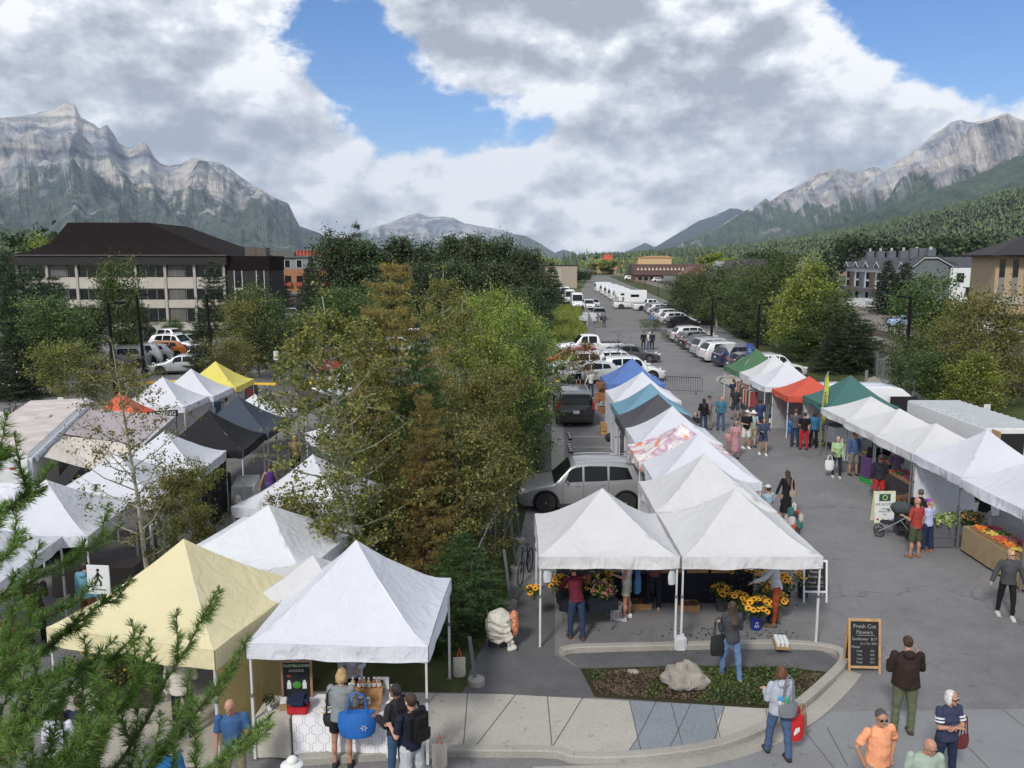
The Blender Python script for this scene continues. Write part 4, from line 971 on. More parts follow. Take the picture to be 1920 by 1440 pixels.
def broad(name,H,W,n,ls,leafm,barkm,cbase=.15,dens=1.0,upw=.9,seed=1,top=.72,clump=.28,limbs=26,lean=(0,0),r0=None,shape='oval',stems=1,cat='tree'):
 rg=np.random.default_rng(seed);rd=random.Random(seed);mb=MB();centers=[]
 for s_ in range(stems):
  off=Vector((rd.uniform(-1,1),rd.uniform(-1,1),0))*(.18*W if stems > 1 else 0);hh=H*(1 if s_ == 0 else rd.uniform(.75,.95))
  pts=[];k=9;px_,py_=off.x*.3,off.y*.3
  for i in range(k+1):
   f=i/k;px_ += rd.uniform(-1,1)*.02*H/4+off.x*.12+lean[0]/k;py_ += rd.uniform(-1,1)*.02*H/4+off.y*.12+lean[1]/k
   pts.append(Vector((px_,py_,hh*f)))
  rt=r0 or H*.011;mb.path(pts,[rt*(1-.88*i/k) for i in range(k+1)],6)
  def trunk_at(f):
   x=f*k;i=min(k-1,int(x));return pts[i].lerp(pts[i+1],x-i)
  for q in range(limbs//stems):
   f=cbase+(1-cbase)*(q+.5)/(limbs/stems)*.97;a=q*2.4+rd.uniform(-.5,.5);p0=trunk_at(f*.93)
   g=(f-cbase)/(1-cbase)
   if shape == 'oval': rad=W/2*math.sin(PI*min(1,g*.82+.16))**.7
   elif shape == 'cone': rad=W/2*(1-g)**.75*min(1,.55+g*2.2)
   elif shape == 'round': rad=W/2*math.sqrt(max(.05,1-(g*1.5-.62)**2))
   else: rad=W/2*(.75+.25*math.sin(g*9))*(1-g*g*.6)
   rad *= rd.uniform(.72,1.18)
   rise=rad*upw*rd.uniform(.5,1.1);p1=p0+Vector((math.cos(a)*rad,math.sin(a)*rad,rise));p1.z=min(p1.z,hh*1.02)
   mid=p0.lerp(p1,.5)+Vector((0,0,-rise*.12));mb.path([p0,mid,p1],[rt*.42*(1-f*.6),rt*.28*(1-f*.6),.004],4)
   centers.append((p1,.7));centers.append((mid.lerp(p1,.45),.8));
   for w in range(4):
    u=rd.uniform(.25,1);pb=p0.lerp(mid,u*2) if u < .5 else mid.lerp(p1,u*2-1)
    tip=pb+Vector((rd.gauss(0,1),rd.gauss(0,1),rd.uniform(-.1,1.1))).normalized()*rad*rd.uniform(.28,.55)
    mb.path([pb,tip],[rt*.14*(1-f*.6)+.002,.002],3);centers.append((tip,.7));centers.append((pb.lerp(tip,.5),.5))
  centers.append((Vector(pts[-1]),.6))
 cs=np.array([tuple(c) for c,_ in centers]);ws=np.array([w*rd.uniform(.2,1.6) for _,w in centers]);ws /= ws.sum()
 idx=rg.choice(len(cs),size=n,p=ws);Pp=cs[idx]+rg.normal(size=(n,3))*W*clump*.32*np.array([1,1,.8])*rg.uniform(.3,1.25,(n,1))
 LV,LF=leaf_quads(Pp,ls,rg=rg)
 return tree_thing(name,'tree',cat,mb,barkm,LV,LF,leafm,'trees')
def conifer(name,H,W,leafm,n=9000,nl=.09,nw=.02,whorls=22,per=7,droop=-.12,cbase=.05,barkm=None,seed=1,pw=.85,tuft=.10,irregular=.2,brush=.5,branchlets=5,r0=None):
 rg=np.random.default_rng(seed);rd=random.Random(seed);mb=MB();segs=[]
 rt=r0 or H*.012;mb.path([(rd.uniform(-1,1)*.01*H,rd.uniform(-1,1)*.01*H,H*i/8) if 0 < i < 8 else (0,0,H*i/8) for i in range(9)],[rt*(1-.93*i/8) for i in range(9)],6)
 for w in range(whorls):
  f=cbase+(1-cbase)*((w+rd.random()*.6)/whorls);
  for q in range(per):
   a=q*2*PI/per+w*1.1+rd.uniform(-.35,.35);L=W/2*(1-f)**pw*rd.uniform(1-irregular*1.6,1+irregular)+.05*W
   p0=Vector((0,0,H*f));d=Vector((math.cos(a),math.sin(a),0));p1=p0+d*L*.55+Vector((0,0,droop*L*.5));p2=p0+d*L+Vector((0,0,droop*L+.14*L))
   mb.path([p0,p1,p2],[rt*.25*(1-f)+.004,rt*.15*(1-f)+.003,.002],3)
   segs.append((p0.lerp(p1,.35),p1,1));segs.append((p1,p2,1.1))
   for b in range(branchlets):
    u=.25+.7*(b+.5)/branchlets;pb=p0.lerp(p1,u*2) if u < .5 else p1.lerp(p2,u*2-1);s=-1 if b % 2 else 1
    dd=(d*.6+Vector((-d.y,d.x,0))*s*.9).normalized();e=pb+dd*L*.34*(1.15-u)*rd.uniform(.7,1.3)+Vector((0,0,-.05*L));segs.append((pb,e,.8))
 segs.append((Vector((0,0,H*.9)),Vector((0,0,H*1.01)),.6))
 A=np.array([tuple(s[0]) for s in segs]);B=np.array([tuple(s[1]) for s in segs]);w=np.linalg.norm(B-A,axis=1)*np.array([s[2] for s in segs]);w /= w.sum()
 idx=rg.choice(len(segs),size=n,p=w);f=rg.uniform(0,1,(n,1));Pp=A[idx]*(1-f)+B[idx]*f;D=unit(B[idx]-A[idx])
 Pp=Pp+rg.normal(size=(n,3))*tuft*.35;dirs=D*brush+unit(rg.normal(size=(n,3))+np.array([0,0,.25]))
 LV,LF=needle_tris(Pp,dirs,nl,nw,rg)
 return tree_thing(name,'tree','tree',mb,barkm or M_bark_dark,LV,LF,leafm,'trees')
PT={}
def proto(key,H,W,make): PT[key]=[make,H,W,None]
proto('aspen_near',8,3.4,lambda: broad('aspen_tree',8,3.4,16000,.078,M_leaf['olive'],M_bark_asp,.14,seed=11,clump=.13,limbs=46,lean=(-.7,0),r0=.10,upw=.75))
proto('aspen_slim',7,2.8,lambda: broad('aspen_tree',7,2.8,5600,.06,M_leaf['olive'],M_bark_asp,.2,seed=12,clump=.11,limbs=34,lean=(-.5,0),r0=.075,upw=.8))
proto('aspen_low',5.5,3.6,lambda: broad('aspen_tree',5.5,3.6,24000,.08,M_leaf['olive'],M_bark_asp,.08,seed=13,clump=.17,limbs=30,shape='round',r0=.06,upw=.9))
proto('poplar_lime',8,3.4,lambda: broad('poplar_tree',8,3.4,22000,.085,M_leaf['lime'],M_bark_asp,.06,seed=14,clump=.28,limbs=44,shape='oval',upw=1.3,stems=2))
proto('poplar_green',8,3.6,lambda: broad('poplar_tree',8,3.6,20000,.09,M_leaf['green'],M_bark_asp,.06,seed=15,clump=.30,limbs=40,shape='oval',upw=1.2,stems=2))
proto('mid_green',8,5,lambda: broad('poplar_tree',8,5,11000,.17,M_leaf['green'],M_bark_asp,.1,seed=16,clump=.30,limbs=36,shape='oval',upw=1.1,stems=2))
proto('mid_lime',8,5,lambda: broad('poplar_tree',8,5,12000,.16,M_leaf['lime'],M_bark_asp,.05,seed=17,clump=.28,limbs=40,shape='cone',upw=1.1,stems=2))
proto('mid_olive',6,4.4,lambda: broad('aspen_tree',6,4.4,9000,.13,M_leaf['olive'],M_bark_asp,.1,seed=18,clump=.28,limbs=30,shape='oval',upw=1.0))
proto('belt',11,7,lambda: broad('broadleaf_tree',11,7,12000,.27,M_leaf['dark'],M_bark_dark,.1,seed=19,clump=.30,limbs=38,shape='round',upw=.9))
proto('belt_tall',11,5,lambda: broad('broadleaf_tree',11,5,10000,.26,M_leaf['dark'],M_bark_dark,.08,seed=20,clump=.30,limbs=34,shape='oval',upw=1.2))
proto('far_round',10,9,lambda: broad('broadleaf_tree',10,9,3200,.75,M_leaf['dark'],M_bark_dark,.1,seed=21,clump=.34,limbs=24,shape='round',upw=.8))
proto('far_lime',10,8,lambda: broad('broadleaf_tree',10,8,2600,.8,M_leaf['lime'],M_bark_dark,.1,seed=22,clump=.34,limbs=20,shape='round',upw=.8))
proto('pine',8,4.6,lambda: conifer('pine_tree',8,4.6,M_leaf['pine'],16000,.22,.05,20,7,.05,.08,seed=23,pw=.55,irregular=.4,tuft=.2))
proto('spruce',9,4.4,lambda: conifer('spruce_tree',9,4.4,M_leaf['pine'],16000,.26,.05,26,8,-.15,.03,seed=24,pw=.95,irregular=.15,tuft=.12))
proto('far_spruce',12,5,lambda: conifer('spruce_tree',12,5,M_leaf['pine'],5000,.5,.14,22,7,-.15,.03,seed=25,pw=.95,irregular=.2,tuft=.2,branchlets=3))
proto('larch_orange',8.5,3.6,lambda: conifer('larch_tree',8.5,3.6,M_leaf['orange'],42000,.12,.026,26,8,.05,.04,seed=26,pw=.6,irregular=.55,tuft=.13))
proto('larch_green',7,4.2,lambda: conifer('larch_tree',7,4.2,M_leaf['larch'],30000,.13,.030,26,8,-.02,.03,seed=27,pw=.75,irregular=.3,tuft=.10))
proto('sparse_spruce',6,4.4,lambda: conifer('spruce_tree',6,4.4,M_leaf['pine'],2600,.3,.06,9,6,-.1,.15,seed=28,pw=.7,irregular=.35,tuft=.12,r0=.14))
proto('bare',4,2.6,lambda: broad('bare_sapling',4,2.6,60,.05,M_leaf['red'],M_bark_dark,.25,seed=29,limbs=22,upw=1.3,r0=.05))
proto('redsap',4,2.4,lambda: broad('sapling',4,2.4,1700,.10,M_leaf['red'],M_bark_dark,.3,seed=30,limbs=16,upw=.9,r0=.03))
proto('shrub',2,2.4,lambda: broad('shrub',2,2.4,3800,.07,M_leaf['green'],M_bark_dark,.02,seed=31,limbs=26,shape='round',upw=.6,stems=3,r0=.02,cat='shrub'))
def tree(key,px,y,tip,label,width=None,group='trees',x=None,rz=None):
 p=PT[key]
 if x is None: d=ray(px,tip);x=d.x/d.y*y
 h=PY(px,tip,y).z;s=h/p[1];w=(width or p[2]*s)/p[2]
 if p[3] is None: p[3]=p[0]();o=first(p[3],(x,y,0),rz or 0,label,(w,w,s));o['group']=group
 else: o=dup(p[3],(x,y,0),rz if rz is not None else random.uniform(0,6.28),label,(w,w,s),None,group)
 return o
gm='trees of the planted strip between the tents'
tree('aspen_near',640,19.0,545,'tall aspen with a pale trunk and olive leaves, in the middle of the foreground strip',3.4,gm,x=-3.55)
tree('aspen_slim',245,19.4,640,'slender aspen with thin olive leaves in front of the left row of white tents',2.6,gm,x=-8.75)
tree('aspen_low',300,20.2,880,'small aspen sapling beside the slender aspen',1.8,gm,x=-8.2)
tree('aspen_low',880,20.6,800,'bushy olive aspen behind the foreground white tent, towards the silver car',3.2,gm,x=-1.45)
tree('aspen_low',760,21.0,880,'bushy aspen at the foot of the tall pale trunk',2.6,gm,x=-2.6)
tree('aspen_low',940,25.0,700,'olive aspen leaning towards the parked silver car',2.4,gm,x=-.7)
tree('larch_green',700,24.5,585,'dark green larch left of the orange larch',4.4,gm,x=-4.2)
tree('larch_green',800,23.2,640,'dark green larch in the middle of the strip',3.6,gm,x=-2.6)
tree('larch_orange',737,24.0,486,'tall larch turning orange, highest point of the strip',3.6,gm)
tree('larch_orange',697,23.4,575,'shorter orange larch spire beside the tallest one',2.2,gm,x=-4.0)
tree('larch_orange',795,19.6,735,'small orange brown larch in front of the green ones',1.9,gm)
tree('aspen_near',800,33.0,500,'yellow olive aspen just right of the orange larch',2.8,gm,x=-2.9,rz=2)
tree('aspen_near',858,30.0,560,'olive aspen in front of the lime poplars',2.6,gm,x=-2.2,rz=4)
tree('poplar_lime',905,35.5,545,'lime green poplar, left one of the bright group',3.0,gm,x=-1.4)
tree('poplar_lime',950,38.0,530,'lime green poplar, middle and tallest of the bright group',3.2,gm,x=-.35)
tree('poplar_lime',992,36.0,560,'lime green poplar, right one of the bright group',3.0,gm,x=.5)
tree('poplar_green',1005,33.0,620,'green poplar overhanging the dark asphalt strip',2.6,gm,x=.2)
tree('poplar_lime',940,30.5,610,'lime poplar low in front of the bright group',3.0,gm,x=-.6)
tree('poplar_green',1000,45.0,540,'green poplar by the far lamp post',3.2,gm,x=.3)
tree('poplar_green',960,50.0,560,'green poplar behind the bright group',4,gm,x=-.5)
tree('larch_green',1000,30.0,690,'small green larch beside the black minivan',2.2,gm,x=.5)
tree('larch_green',900,18.6,1000,'low green larch behind the right corner of the foreground tent',2.6,gm,x=-1.15)
tree('larch_green',850,17.4,1085,'low larch bush at the leg of the foreground tent',2.2,gm,x=-1.75)
tree('larch_green',620,20.0,980,'green larch bush under the tall aspen',2.6,gm,x=-4.2)
tree('aspen_low',500,19.5,940,'olive aspen foliage over the low white tent',1.8,gm,x=-5.3)
gl='trees around the left parking lot'
for k,px,y,tip,w,l in [('mid_green',218,66,492,3.8,'green poplar in front of the middle of the office block'),('pine',60,62,500,5.5,'dark pine at the left end of the office block'),('pine',10,56,478,5,'dark pine at the very left edge'),('pine',100,70,520,5,'second dark pine at the left end of the office block'),('spruce',20,50,600,4,'small dark spruce above the navy suv'),
 ('mid_green',85,52,560,4.5,'green poplar over the navy suv'),('mid_olive',118,48,645,3.6,'olive aspen behind the food trailer'),('mid_green',160,66,575,3.6,'green poplar left of the nearest lamp post'),('pine',262,78,570,3.6,'dark pine behind the second lamp post'),
 ('pine',398,82,490,4.6,'tall dark pine at the right end of the office front'),('spruce',375,60,585,3.0,'young green spruce beside the third lamp post'),('mid_olive',450,58,565,3.4,'olive aspen right of the third lamp post'),('mid_green',478,60,540,3.8,'green poplar below the dark annex'),('mid_green',520,58,600,3.6,'dark green poplar left of the tall aspen'),
 ('mid_olive',428,50,640,3.2,'low olive aspen beside the yellow tent'),('spruce',575,90,500,4,'dark spruce beside the orange building'),('spruce',615,74,545,4.4,'green spruce behind the tall aspen'),('mid_green',652,72,540,5.5,'dense green poplar behind the orange larch'),('mid_green',560,66,590,3.6,'green poplar under the orange building'),
 ('mid_green',690,80,560,5,'green poplar in the shade of the dark belt'),('mid_green',322,84,600,2.4,'small poplar on the office lawn'),('mid_olive',178,49,700,2.0,'thin olive sapling at the foot of the nearest lamp post'),('mid_olive',236,45,690,1.6,'bare looking sapling right of the nearest lamp post')]:
 tree(k,px,y,tip,l,w,gl)
gb='dark belt of tall trees beyond the lot'
for i,(px,y,tip,w,k,pl) in enumerate([(628,100,458,7,'belt','left end of the belt'),(655,104,448,7,'belt','under the ragged spruce top'),(690,100,452,6.5,'belt_tall','just right of the ragged spruce'),(722,103,460,7,'belt','left of the orange larch tip'),(757,100,452,6,'belt_tall','right of the orange larch tip'),(790,104,456,7,'belt','above the yellow olive aspen'),
 (822,100,458,6.5,'belt','with a rounded top in the middle of the belt'),(850,103,448,6,'belt_tall','left of the bare branches'),(880,101,455,6,'belt_tall','right of the bare branches'),(910,104,452,7,'belt','highest point of the right half'),(938,100,455,7,'belt','above the lime poplars'),(963,102,462,6.5,'belt','shoulder at the right end'),(985,98,480,6,'belt','last big one before the lane'),
 (1012,104,512,5,'belt','low one beside the grass verge'),(740,92,490,7,'belt','in front row behind the orange larch'),(860,90,500,7,'belt','in front row behind the olive aspen'),(930,86,510,7,'belt','in front row by the lamp post'),(980,84,530,6,'belt','in front row at the grass verge'),(800,88,500,7,'belt','in front row, middle')]):
 tree(k,px,y,tip+[-10,14,2,20,-4,12,24,-2][i % 8],'dark broadleaf tree of the belt, '+pl,w*.8,gb)
tree('sparse_spruce',668,106,408,'ragged old spruce sticking out above the dark belt',4.0,gb)
tree('bare',873,96,446,'leafless grey treetop above the belt',3.0,gb)
gr='trees between the lane and the railway'
for k,px,y,tip,w,l in [('pine',1275,121,535,5.5,'dark pine at the far end of the right tree row'),('mid_green',1300,112,515,6,'green poplar next to the far dark pine'),('mid_green',1348,101,500,6,'green poplar with a pointed top in the right row'),('mid_green',1388,93,520,6,'green poplar above the silver white crossover'),('mid_green',1425,86,500,5.6,'green poplar above the yield sign'),
 ('mid_green',1465,80,478,5.0,'tall green poplar left of the bright yellow green one'),('mid_lime',1528,70,482,6.0,'bright yellow green poplar, tallest in the right row'),('mid_lime',1492,75,530,4.5,'yellow green poplar beside the tallest one'),('mid_green',1562,68,550,4.5,'green poplar right of the tallest one'),('spruce',1602,62,585,4.6,'blue green spruce behind the dark teal tent'),('spruce',1565,62,610,4.2,'dark spruce behind the white tents'),('pine',1625,62,600,3.6,'dark pine at the railway fence'),
 ('mid_green',1712,50,640,3.2,'green poplar at the right lamp post'),('mid_green',1745,56,520,4.4,'slim green poplar in front of the grey gable'),('mid_olive',1790,50,600,4.0,'olive aspen in front of the beige house'),('mid_olive',1842,46,555,4.2,'yellow olive aspen over the box trailer'),('mid_green',1762,46,660,3.6,'low green poplar above the white van'),('mid_olive',1900,48,620,4.6,'orange tinged aspen at the right edge'),('mid_lime',1825,43,650,3.6,'yellow green sapling with a pale trunk by the trailer'),
 ('mid_green',1325,108,590,4.5,'low poplar behind the row of cars'),('mid_green',1445,82,590,4.5,'leafy poplar low behind the navy suv'),('mid_green',1512,69,620,4.2,'leafy poplar low behind the green tent'),('pine',1405,89,600,4,'dark pine low behind the white crossover')]:
 tree(k,px,y,tip,l,w,gr)
gt='trees of the town'
for k,px,y,tip,w,l in [('far_spruce',1667,128,488,6.5,'tall dark spruce, left of the pair before the townhouses'),('far_spruce',1700,126,492,6.5,'tall dark spruce, right of the pair before the townhouses'),('far_round',1605,300,452,16,'dark round tree behind the chimneys, left'),('far_round',1640,300,456,16,'dark round tree behind the chimneys, second'),('far_round',1705,300,458,15,'dark round tree behind the grey gable'),('far_spruce',1734,290,452,9,'single pointed spruce behind the townhouses'),('far_round',1795,280,450,16,'dark round tree left of the beige house'),('far_round',1845,280,455,15,'dark round tree touching the beige house roof'),
 ('far_spruce',1549,190,472,8,'spruce at the left end of the townhouses'),('far_spruce',1458,200,470,8,'spruce behind the chalet roofs'),('far_spruce',1035,150,492,6,'dark spruce beside the tan block'),('far_spruce',1012,140,510,6,'short dark spruce left of the tan block'),('far_lime',1022,420,487,10,'far yellow green tree above the tan block'),('far_round',1085,300,510,9,'round tree at the end of the lane'),('far_lime',1125,520,494,12,'far light green tree by the radio mast'),('far_lime',1145,470,490,14,'far green tree right of the radio mast'),('far_round',1160,480,492,12,'far dark tree near the red roofs'),('far_round',1190,350,512,6,'dark tree at the corner of the railway hotel'),
 ('far_lime',1340,330,480,12,'yellow green tree right of the railway hotel'),('far_lime',1365,260,490,10,'yellow green tree before the chalet roofs'),('far_round',1430,240,478,11,'dark tree behind the poplar tops'),('mid_lime',90,118,440,9,'bright green tree behind the left end of the office roof'),('far_round',60,130,452,9,'green tree at the far left behind the office block'),('far_round',20,115,480,9,'dark tree at the far left skyline'),('far_spruce',520,118,495,5,'dark spruce between annex and orange building'),('far_spruce',585,125,480,5,'dark spruce in front of the orange building')]:
 tree(k,px,y,tip,l,w,gt)
cv=[];dv=[];cf=[]
for k in range(1500):
 y=380+600*random.random()**1.2;px=random.uniform(985,1560);x=(px-960)/FPX*y
 if abs(x-(.10*y)) < 10: continue
 h=random.uniform(5,10)
 if k % 3:
  for q in range(40):
   th=random.random()*6.28;ph=math.acos(random.uniform(-.7,1));rr=h*.42*random.uniform(.5,1.1);s=random.uniform(.4,1.0)
   c_=(x+math.sin(ph)*math.cos(th)*rr,y+math.sin(ph)*math.sin(th)*rr,h*.5+math.cos(ph)*rr)
   for u in range(3): dv.append((c_[0]+random.uniform(-s,s),c_[1]+random.uniform(-s,s),c_[2]+random.uniform(-s,s)))
 else:
  b=len(cv);h *= 1.3
  for zr,rr in ((.1,.2),(.45,.12)):
   for q in range(5): th=q*1.2566;cv.append((x+math.cos(th)*h*rr,y+math.sin(th)*h*rr,h*zr))
  cv.append((x,y,h));
  for q in range(5): q2=(q+1) % 5;cf += [(b+q,b+q2,b+5+q2),(b+q,b+5+q2,b+5+q),(b+5+q,b+5+q2,b+10)]
tag(raw('town_conifers',cv,np.array(cf),conif),'dark pointed trees scattered through the far town','trees',None,'stuff')
tag(raw('town_trees',dv,np.arange(len(dv)).reshape(-1,3),decid),'light green treetops scattered through the far town','trees',None,'stuff')
gs='saplings on the island by the blue tent'
tree('bare',1157,60,620,'bare sapling behind the royal blue tent',2.8,gs,x=7.7)
tree('redsap',1098,52,640,'sapling with reddish leaves in front of the white cars',2.4,gs,x=4.6)
tree('redsap',1070,53,650,'thin sapling with rusty leaves by the yellow kerb',2.2,gs,x=3.7)
for (px,py,h,l) in [(205,1290,.9,'flowering shrub at the left of the bark bed'),(245,1280,1.1,'flowering shrub in the middle of the bark bed'),(275,1262,1.3,'tallest flowering shrub in the bark bed'),(235,1250,.8,'low flowering shrub at the back of the bark bed')]:
 p=P(px,py)
 if PT['shrub'][3] is None: PT['shrub'][3]=PT['shrub'][0]();o=first(PT['shrub'][3],p,0,l,(h/2*1.1,h/2*1.1,h/2))
 else: o=dup(PT['shrub'][3],p,random.random()*6,l,(h/2*1.1,h/2*1.1,h/2))
 o['group']='yellow flowering shrubs';o['category']='shrub'
 F_=rng.normal(size=(90,3))*np.array([.32*h,.32*h,.25*h])+np.array([0,0,h*.55]);V_,f_=leaf_quads(F_,.045);fl=raw('flowers',V_,f_,C('flower_yellow',.75,.45,.02,.6));fl.parent=o;fl.scale=(1/o.scale[0],1/o.scale[1],1/o.scale[2])
for (px,py,h,w,l) in [(1010,640,.8,2.0,'low bush on the grass verge, near'),(1030,600,1.0,2.5,'low bush on the grass verge, far'),(1227,620,1.5,3.0,'leafy bush in the gap of the car row'),(1265,640,1.2,2.5,'bush under the far dark pine')]:
 o=dup(PT['shrub'][3],P(px,py),1,l,(w/2.4,w/2.4,h/2));o['group']='bushes by the lane'
def scatter_poly(poly,n,zed=0):
 xs=[p[0] for p in poly];ys=[p[1] for p in poly];out=[]
 while len(out) < n:
  x,y=random.uniform(min(xs),max(xs)),random.uniform(min(ys),max(ys));c=False;j=len(poly)-1
  for i in range(len(poly)):
   if (poly[i][1] > y) != (poly[j][1] > y) and x < (poly[j][0]-poly[i][0])*(y-poly[i][1])/(poly[j][1]-poly[i][1])+poly[i][0]: c=not c
   j=i
  if c: out.append((x,y))
 return out
bed=[tuple(p[:2]) for p in G((1100,1262),(1300,1256),(1480,1260),(1545,1268),(1500,1318),(1430,1326),(1120,1305))]
pp=[(x,y) for x,y in scatter_poly(bed,16000) if mno.noise(Vector((x*1.1,y*1.6,2)))+.18*(x-4.6) > -.12+random.uniform(-.2,.2)]
A_=np.array([(x,y,.035+abs(random.gauss(0,.05))*(1.5 if x > 5 else .8)) for x,y in pp]);V_,f_=leaf_quads(A_,.05,.8)
tag(raw('ground_cover',V_,f_,M_leaf['green']),'green creeping ground cover on the planted island','ground cover',None,'stuff')
V_,f_=leaf_quads(np.array([(x,y,.04+random.random()*.02) for x,y in scatter_poly(bed,5000)]),.05,.8);tag(raw('dry_litter',V_,f_,C('dry_litter',.10,.07,.045,.9,var=.5,scale=3)),'brown dry litter on the planted island','litter',None,'stuff')
strip_poly=[(-4.4,17.2),(-.3,17.2),(.1,22),(.9,34),(1.2,44),(-4.5,46)]
A_=np.array([(x,y,.02) for x,y in scatter_poly(strip_poly,16000)]);V_,f_=needle_tris(A_,rng.normal(size=A_.shape)*.5+np.array([0,0,1]),.18,.02)
tag(raw('grass_tufts',V_,f_,M_leaf['green']),'rough grass growing under the trees of the strip','grass',None,'stuff')
vp=[(4.4,88),(8.0,88),(12.2,150),(8,150)]
A_=np.array([(x,y,.02) for x,y in scatter_poly(vp,9000)]);V_,f_=needle_tris(A_,rng.normal(size=A_.shape)*.5+np.array([0,0,1]),.6,.12)
tag(raw('grass_tufts',V_,f_,M_leaf['lime']),'tall grass on the verge beside the far lane','grass',None,'stuff')
# --- larch branches close to the viewer
def near_larch():
 t=thing('larch_tree','larch with feathery green needles, its branches reaching in at the lower left corner','tree',(-2.6,1.7,0),0)
 base=Vector((-2.6,1.7,0));rd=random.Random(5);rg=np.random.default_rng(5)
 wood=MB();wood.path([Vector((.0,.0,0)),Vector((.03,.05,3)),Vector((-.02,.02,6)),Vector((0,0,9.5))],[.13,.10,.07,.02],8)
 TP=[];TD=[];shoots=[]
 def shoot(pts,r,dens,L):
  k=len(pts);wood.path([p-base for p in pts],[r*(1-.75*i/(k-1)) for i in range(k)],5);tot=sum((pts[i+1]-pts[i]).length for i in range(k-1))
  n=int(tot*dens)
  for q in range(n):
   u=(q+rd.random())/n*(k-1-1e-6);i=int(u);p=pts[i].lerp(pts[i+1],u-i);d=(pts[i+1]-pts[i]).normalized();e=min(1,(1-u/(k-1))*7+.25)
   w=d.orthogonal().normalized();w.rotate(Matrix.Rotation(rd.random()*6.28,3,d))
   for z in range(15):
    v=(w+Vector((rd.gauss(0,.42),rd.gauss(0,.42),rd.gauss(0,.42)))+d*rd.uniform(.15,1.1)).normalized();TP.append(tuple(p-base));TD.append(tuple(v*L*e*rd.uniform(.7,1.15)))
 def limb(px0,py0,d0,px1,py1,d1,bend=(0,0,.1),side=9,r=.008,sl=.3,L=.036,dens=170):
  a=P3(px0,py0,d0);b=P3(px1,py1,d1);m=a.lerp(b,.55)+Vector(bend)*-.5;pts=[]
  for i in range(9):
   u=i/8;pts.append(a*(1-u)**2+m*2*u*(1-u)+b*u*u+Vector((rd.gauss(0,.004),rd.gauss(0,.004),rd.gauss(0,.004))))
  shoot(pts,r,dens,L);ax=(b-a)
  for s in range(side):
   u=(s+.6)/(side+.6);i=int(u*8);p=pts[i].lerp(pts[min(8,i+1)],u*8-i);q=rd.choice((-1,1))
   sd_=(ax.normalized()*.75+Vector((q*rd.uniform(.3,.7),rd.uniform(-.4,.4),rd.uniform(.0,.75)))).normalized()*sl*(1.1-u*.6)*rd.uniform(.6,1.2)
   shoot([p,p+sd_*.5+Vector((0,0,-.01)),p+sd_+Vector((0,0,.03))],r*.5,dens,L)
 for a in [(-260,1240,2.3,235,985,2.6),(-200,1050,2.2,90,905,2.3),(-250,960,2.1,25,850,2.2),(-220,1420,2.4,245,1085,2.6),(-150,1500,2.4,250,1195,2.6),(-60,1560,2.2,225,1310,2.4),
   (-200,1330,2.3,130,1120,2.5),(-220,1180,2.5,60,1000,2.7),(100,1620,2.3,412,1098,2.7),(140,1600,2.3,455,1215,2.7),(160,1600,2.2,505,1345,2.5),(60,1600,2.1,205,1320,2.3),(-100,1480,2.1,110,1260,2.2),(30,1640,2.2,285,1210,2.5),
   (-160,1560,2.0,60,1330,2.1),(-60,1620,2.0,150,1380,2.1),(60,1640,2.0,420,1430,2.3),(-250,1160,2.0,-10,980,2.1),(-150,1300,2.2,200,1240,2.5),(-180,1400,2.1,70,1180,2.25)]:
  limb(*a,bend=(0,0,.10),side=6,sl=.24)
 for a in [(-260,1240,2.3),(-200,1050,2.2),(-220,1420,2.4),(-100,1520,2.3),(-200,1330,2.3),(60,1620,2.3),(140,1600,2.2),(-160,1560,2.0),(60,1640,2.0),(-250,900,2.1)]:
  p=P3(*a)-base;wood.path([Vector((0,0,p.z-.35)),p*.5+Vector((0,0,p.z*.5-.12)),p],[.03,.018,.009],5)
 wood.build('trunk',mat('twig_bark',(.09,.075,.045),.9),t,fix=False)
 TP=np.array(TP);TD=np.array(TD);n=len(TP);L=np.linalg.norm(TD,axis=1,keepdims=True);s=unit(np.cross(TD,rg.normal(size=(n,3))))*.0011
 V=np.stack([TP-s,TP+s,TP+TD*.6+s*.8,TP+TD],1).reshape(-1,3);raw('crown',V,np.arange(n*4).reshape(n,4),M_leaf['near'],t);print('near needles',n)
near_larch()
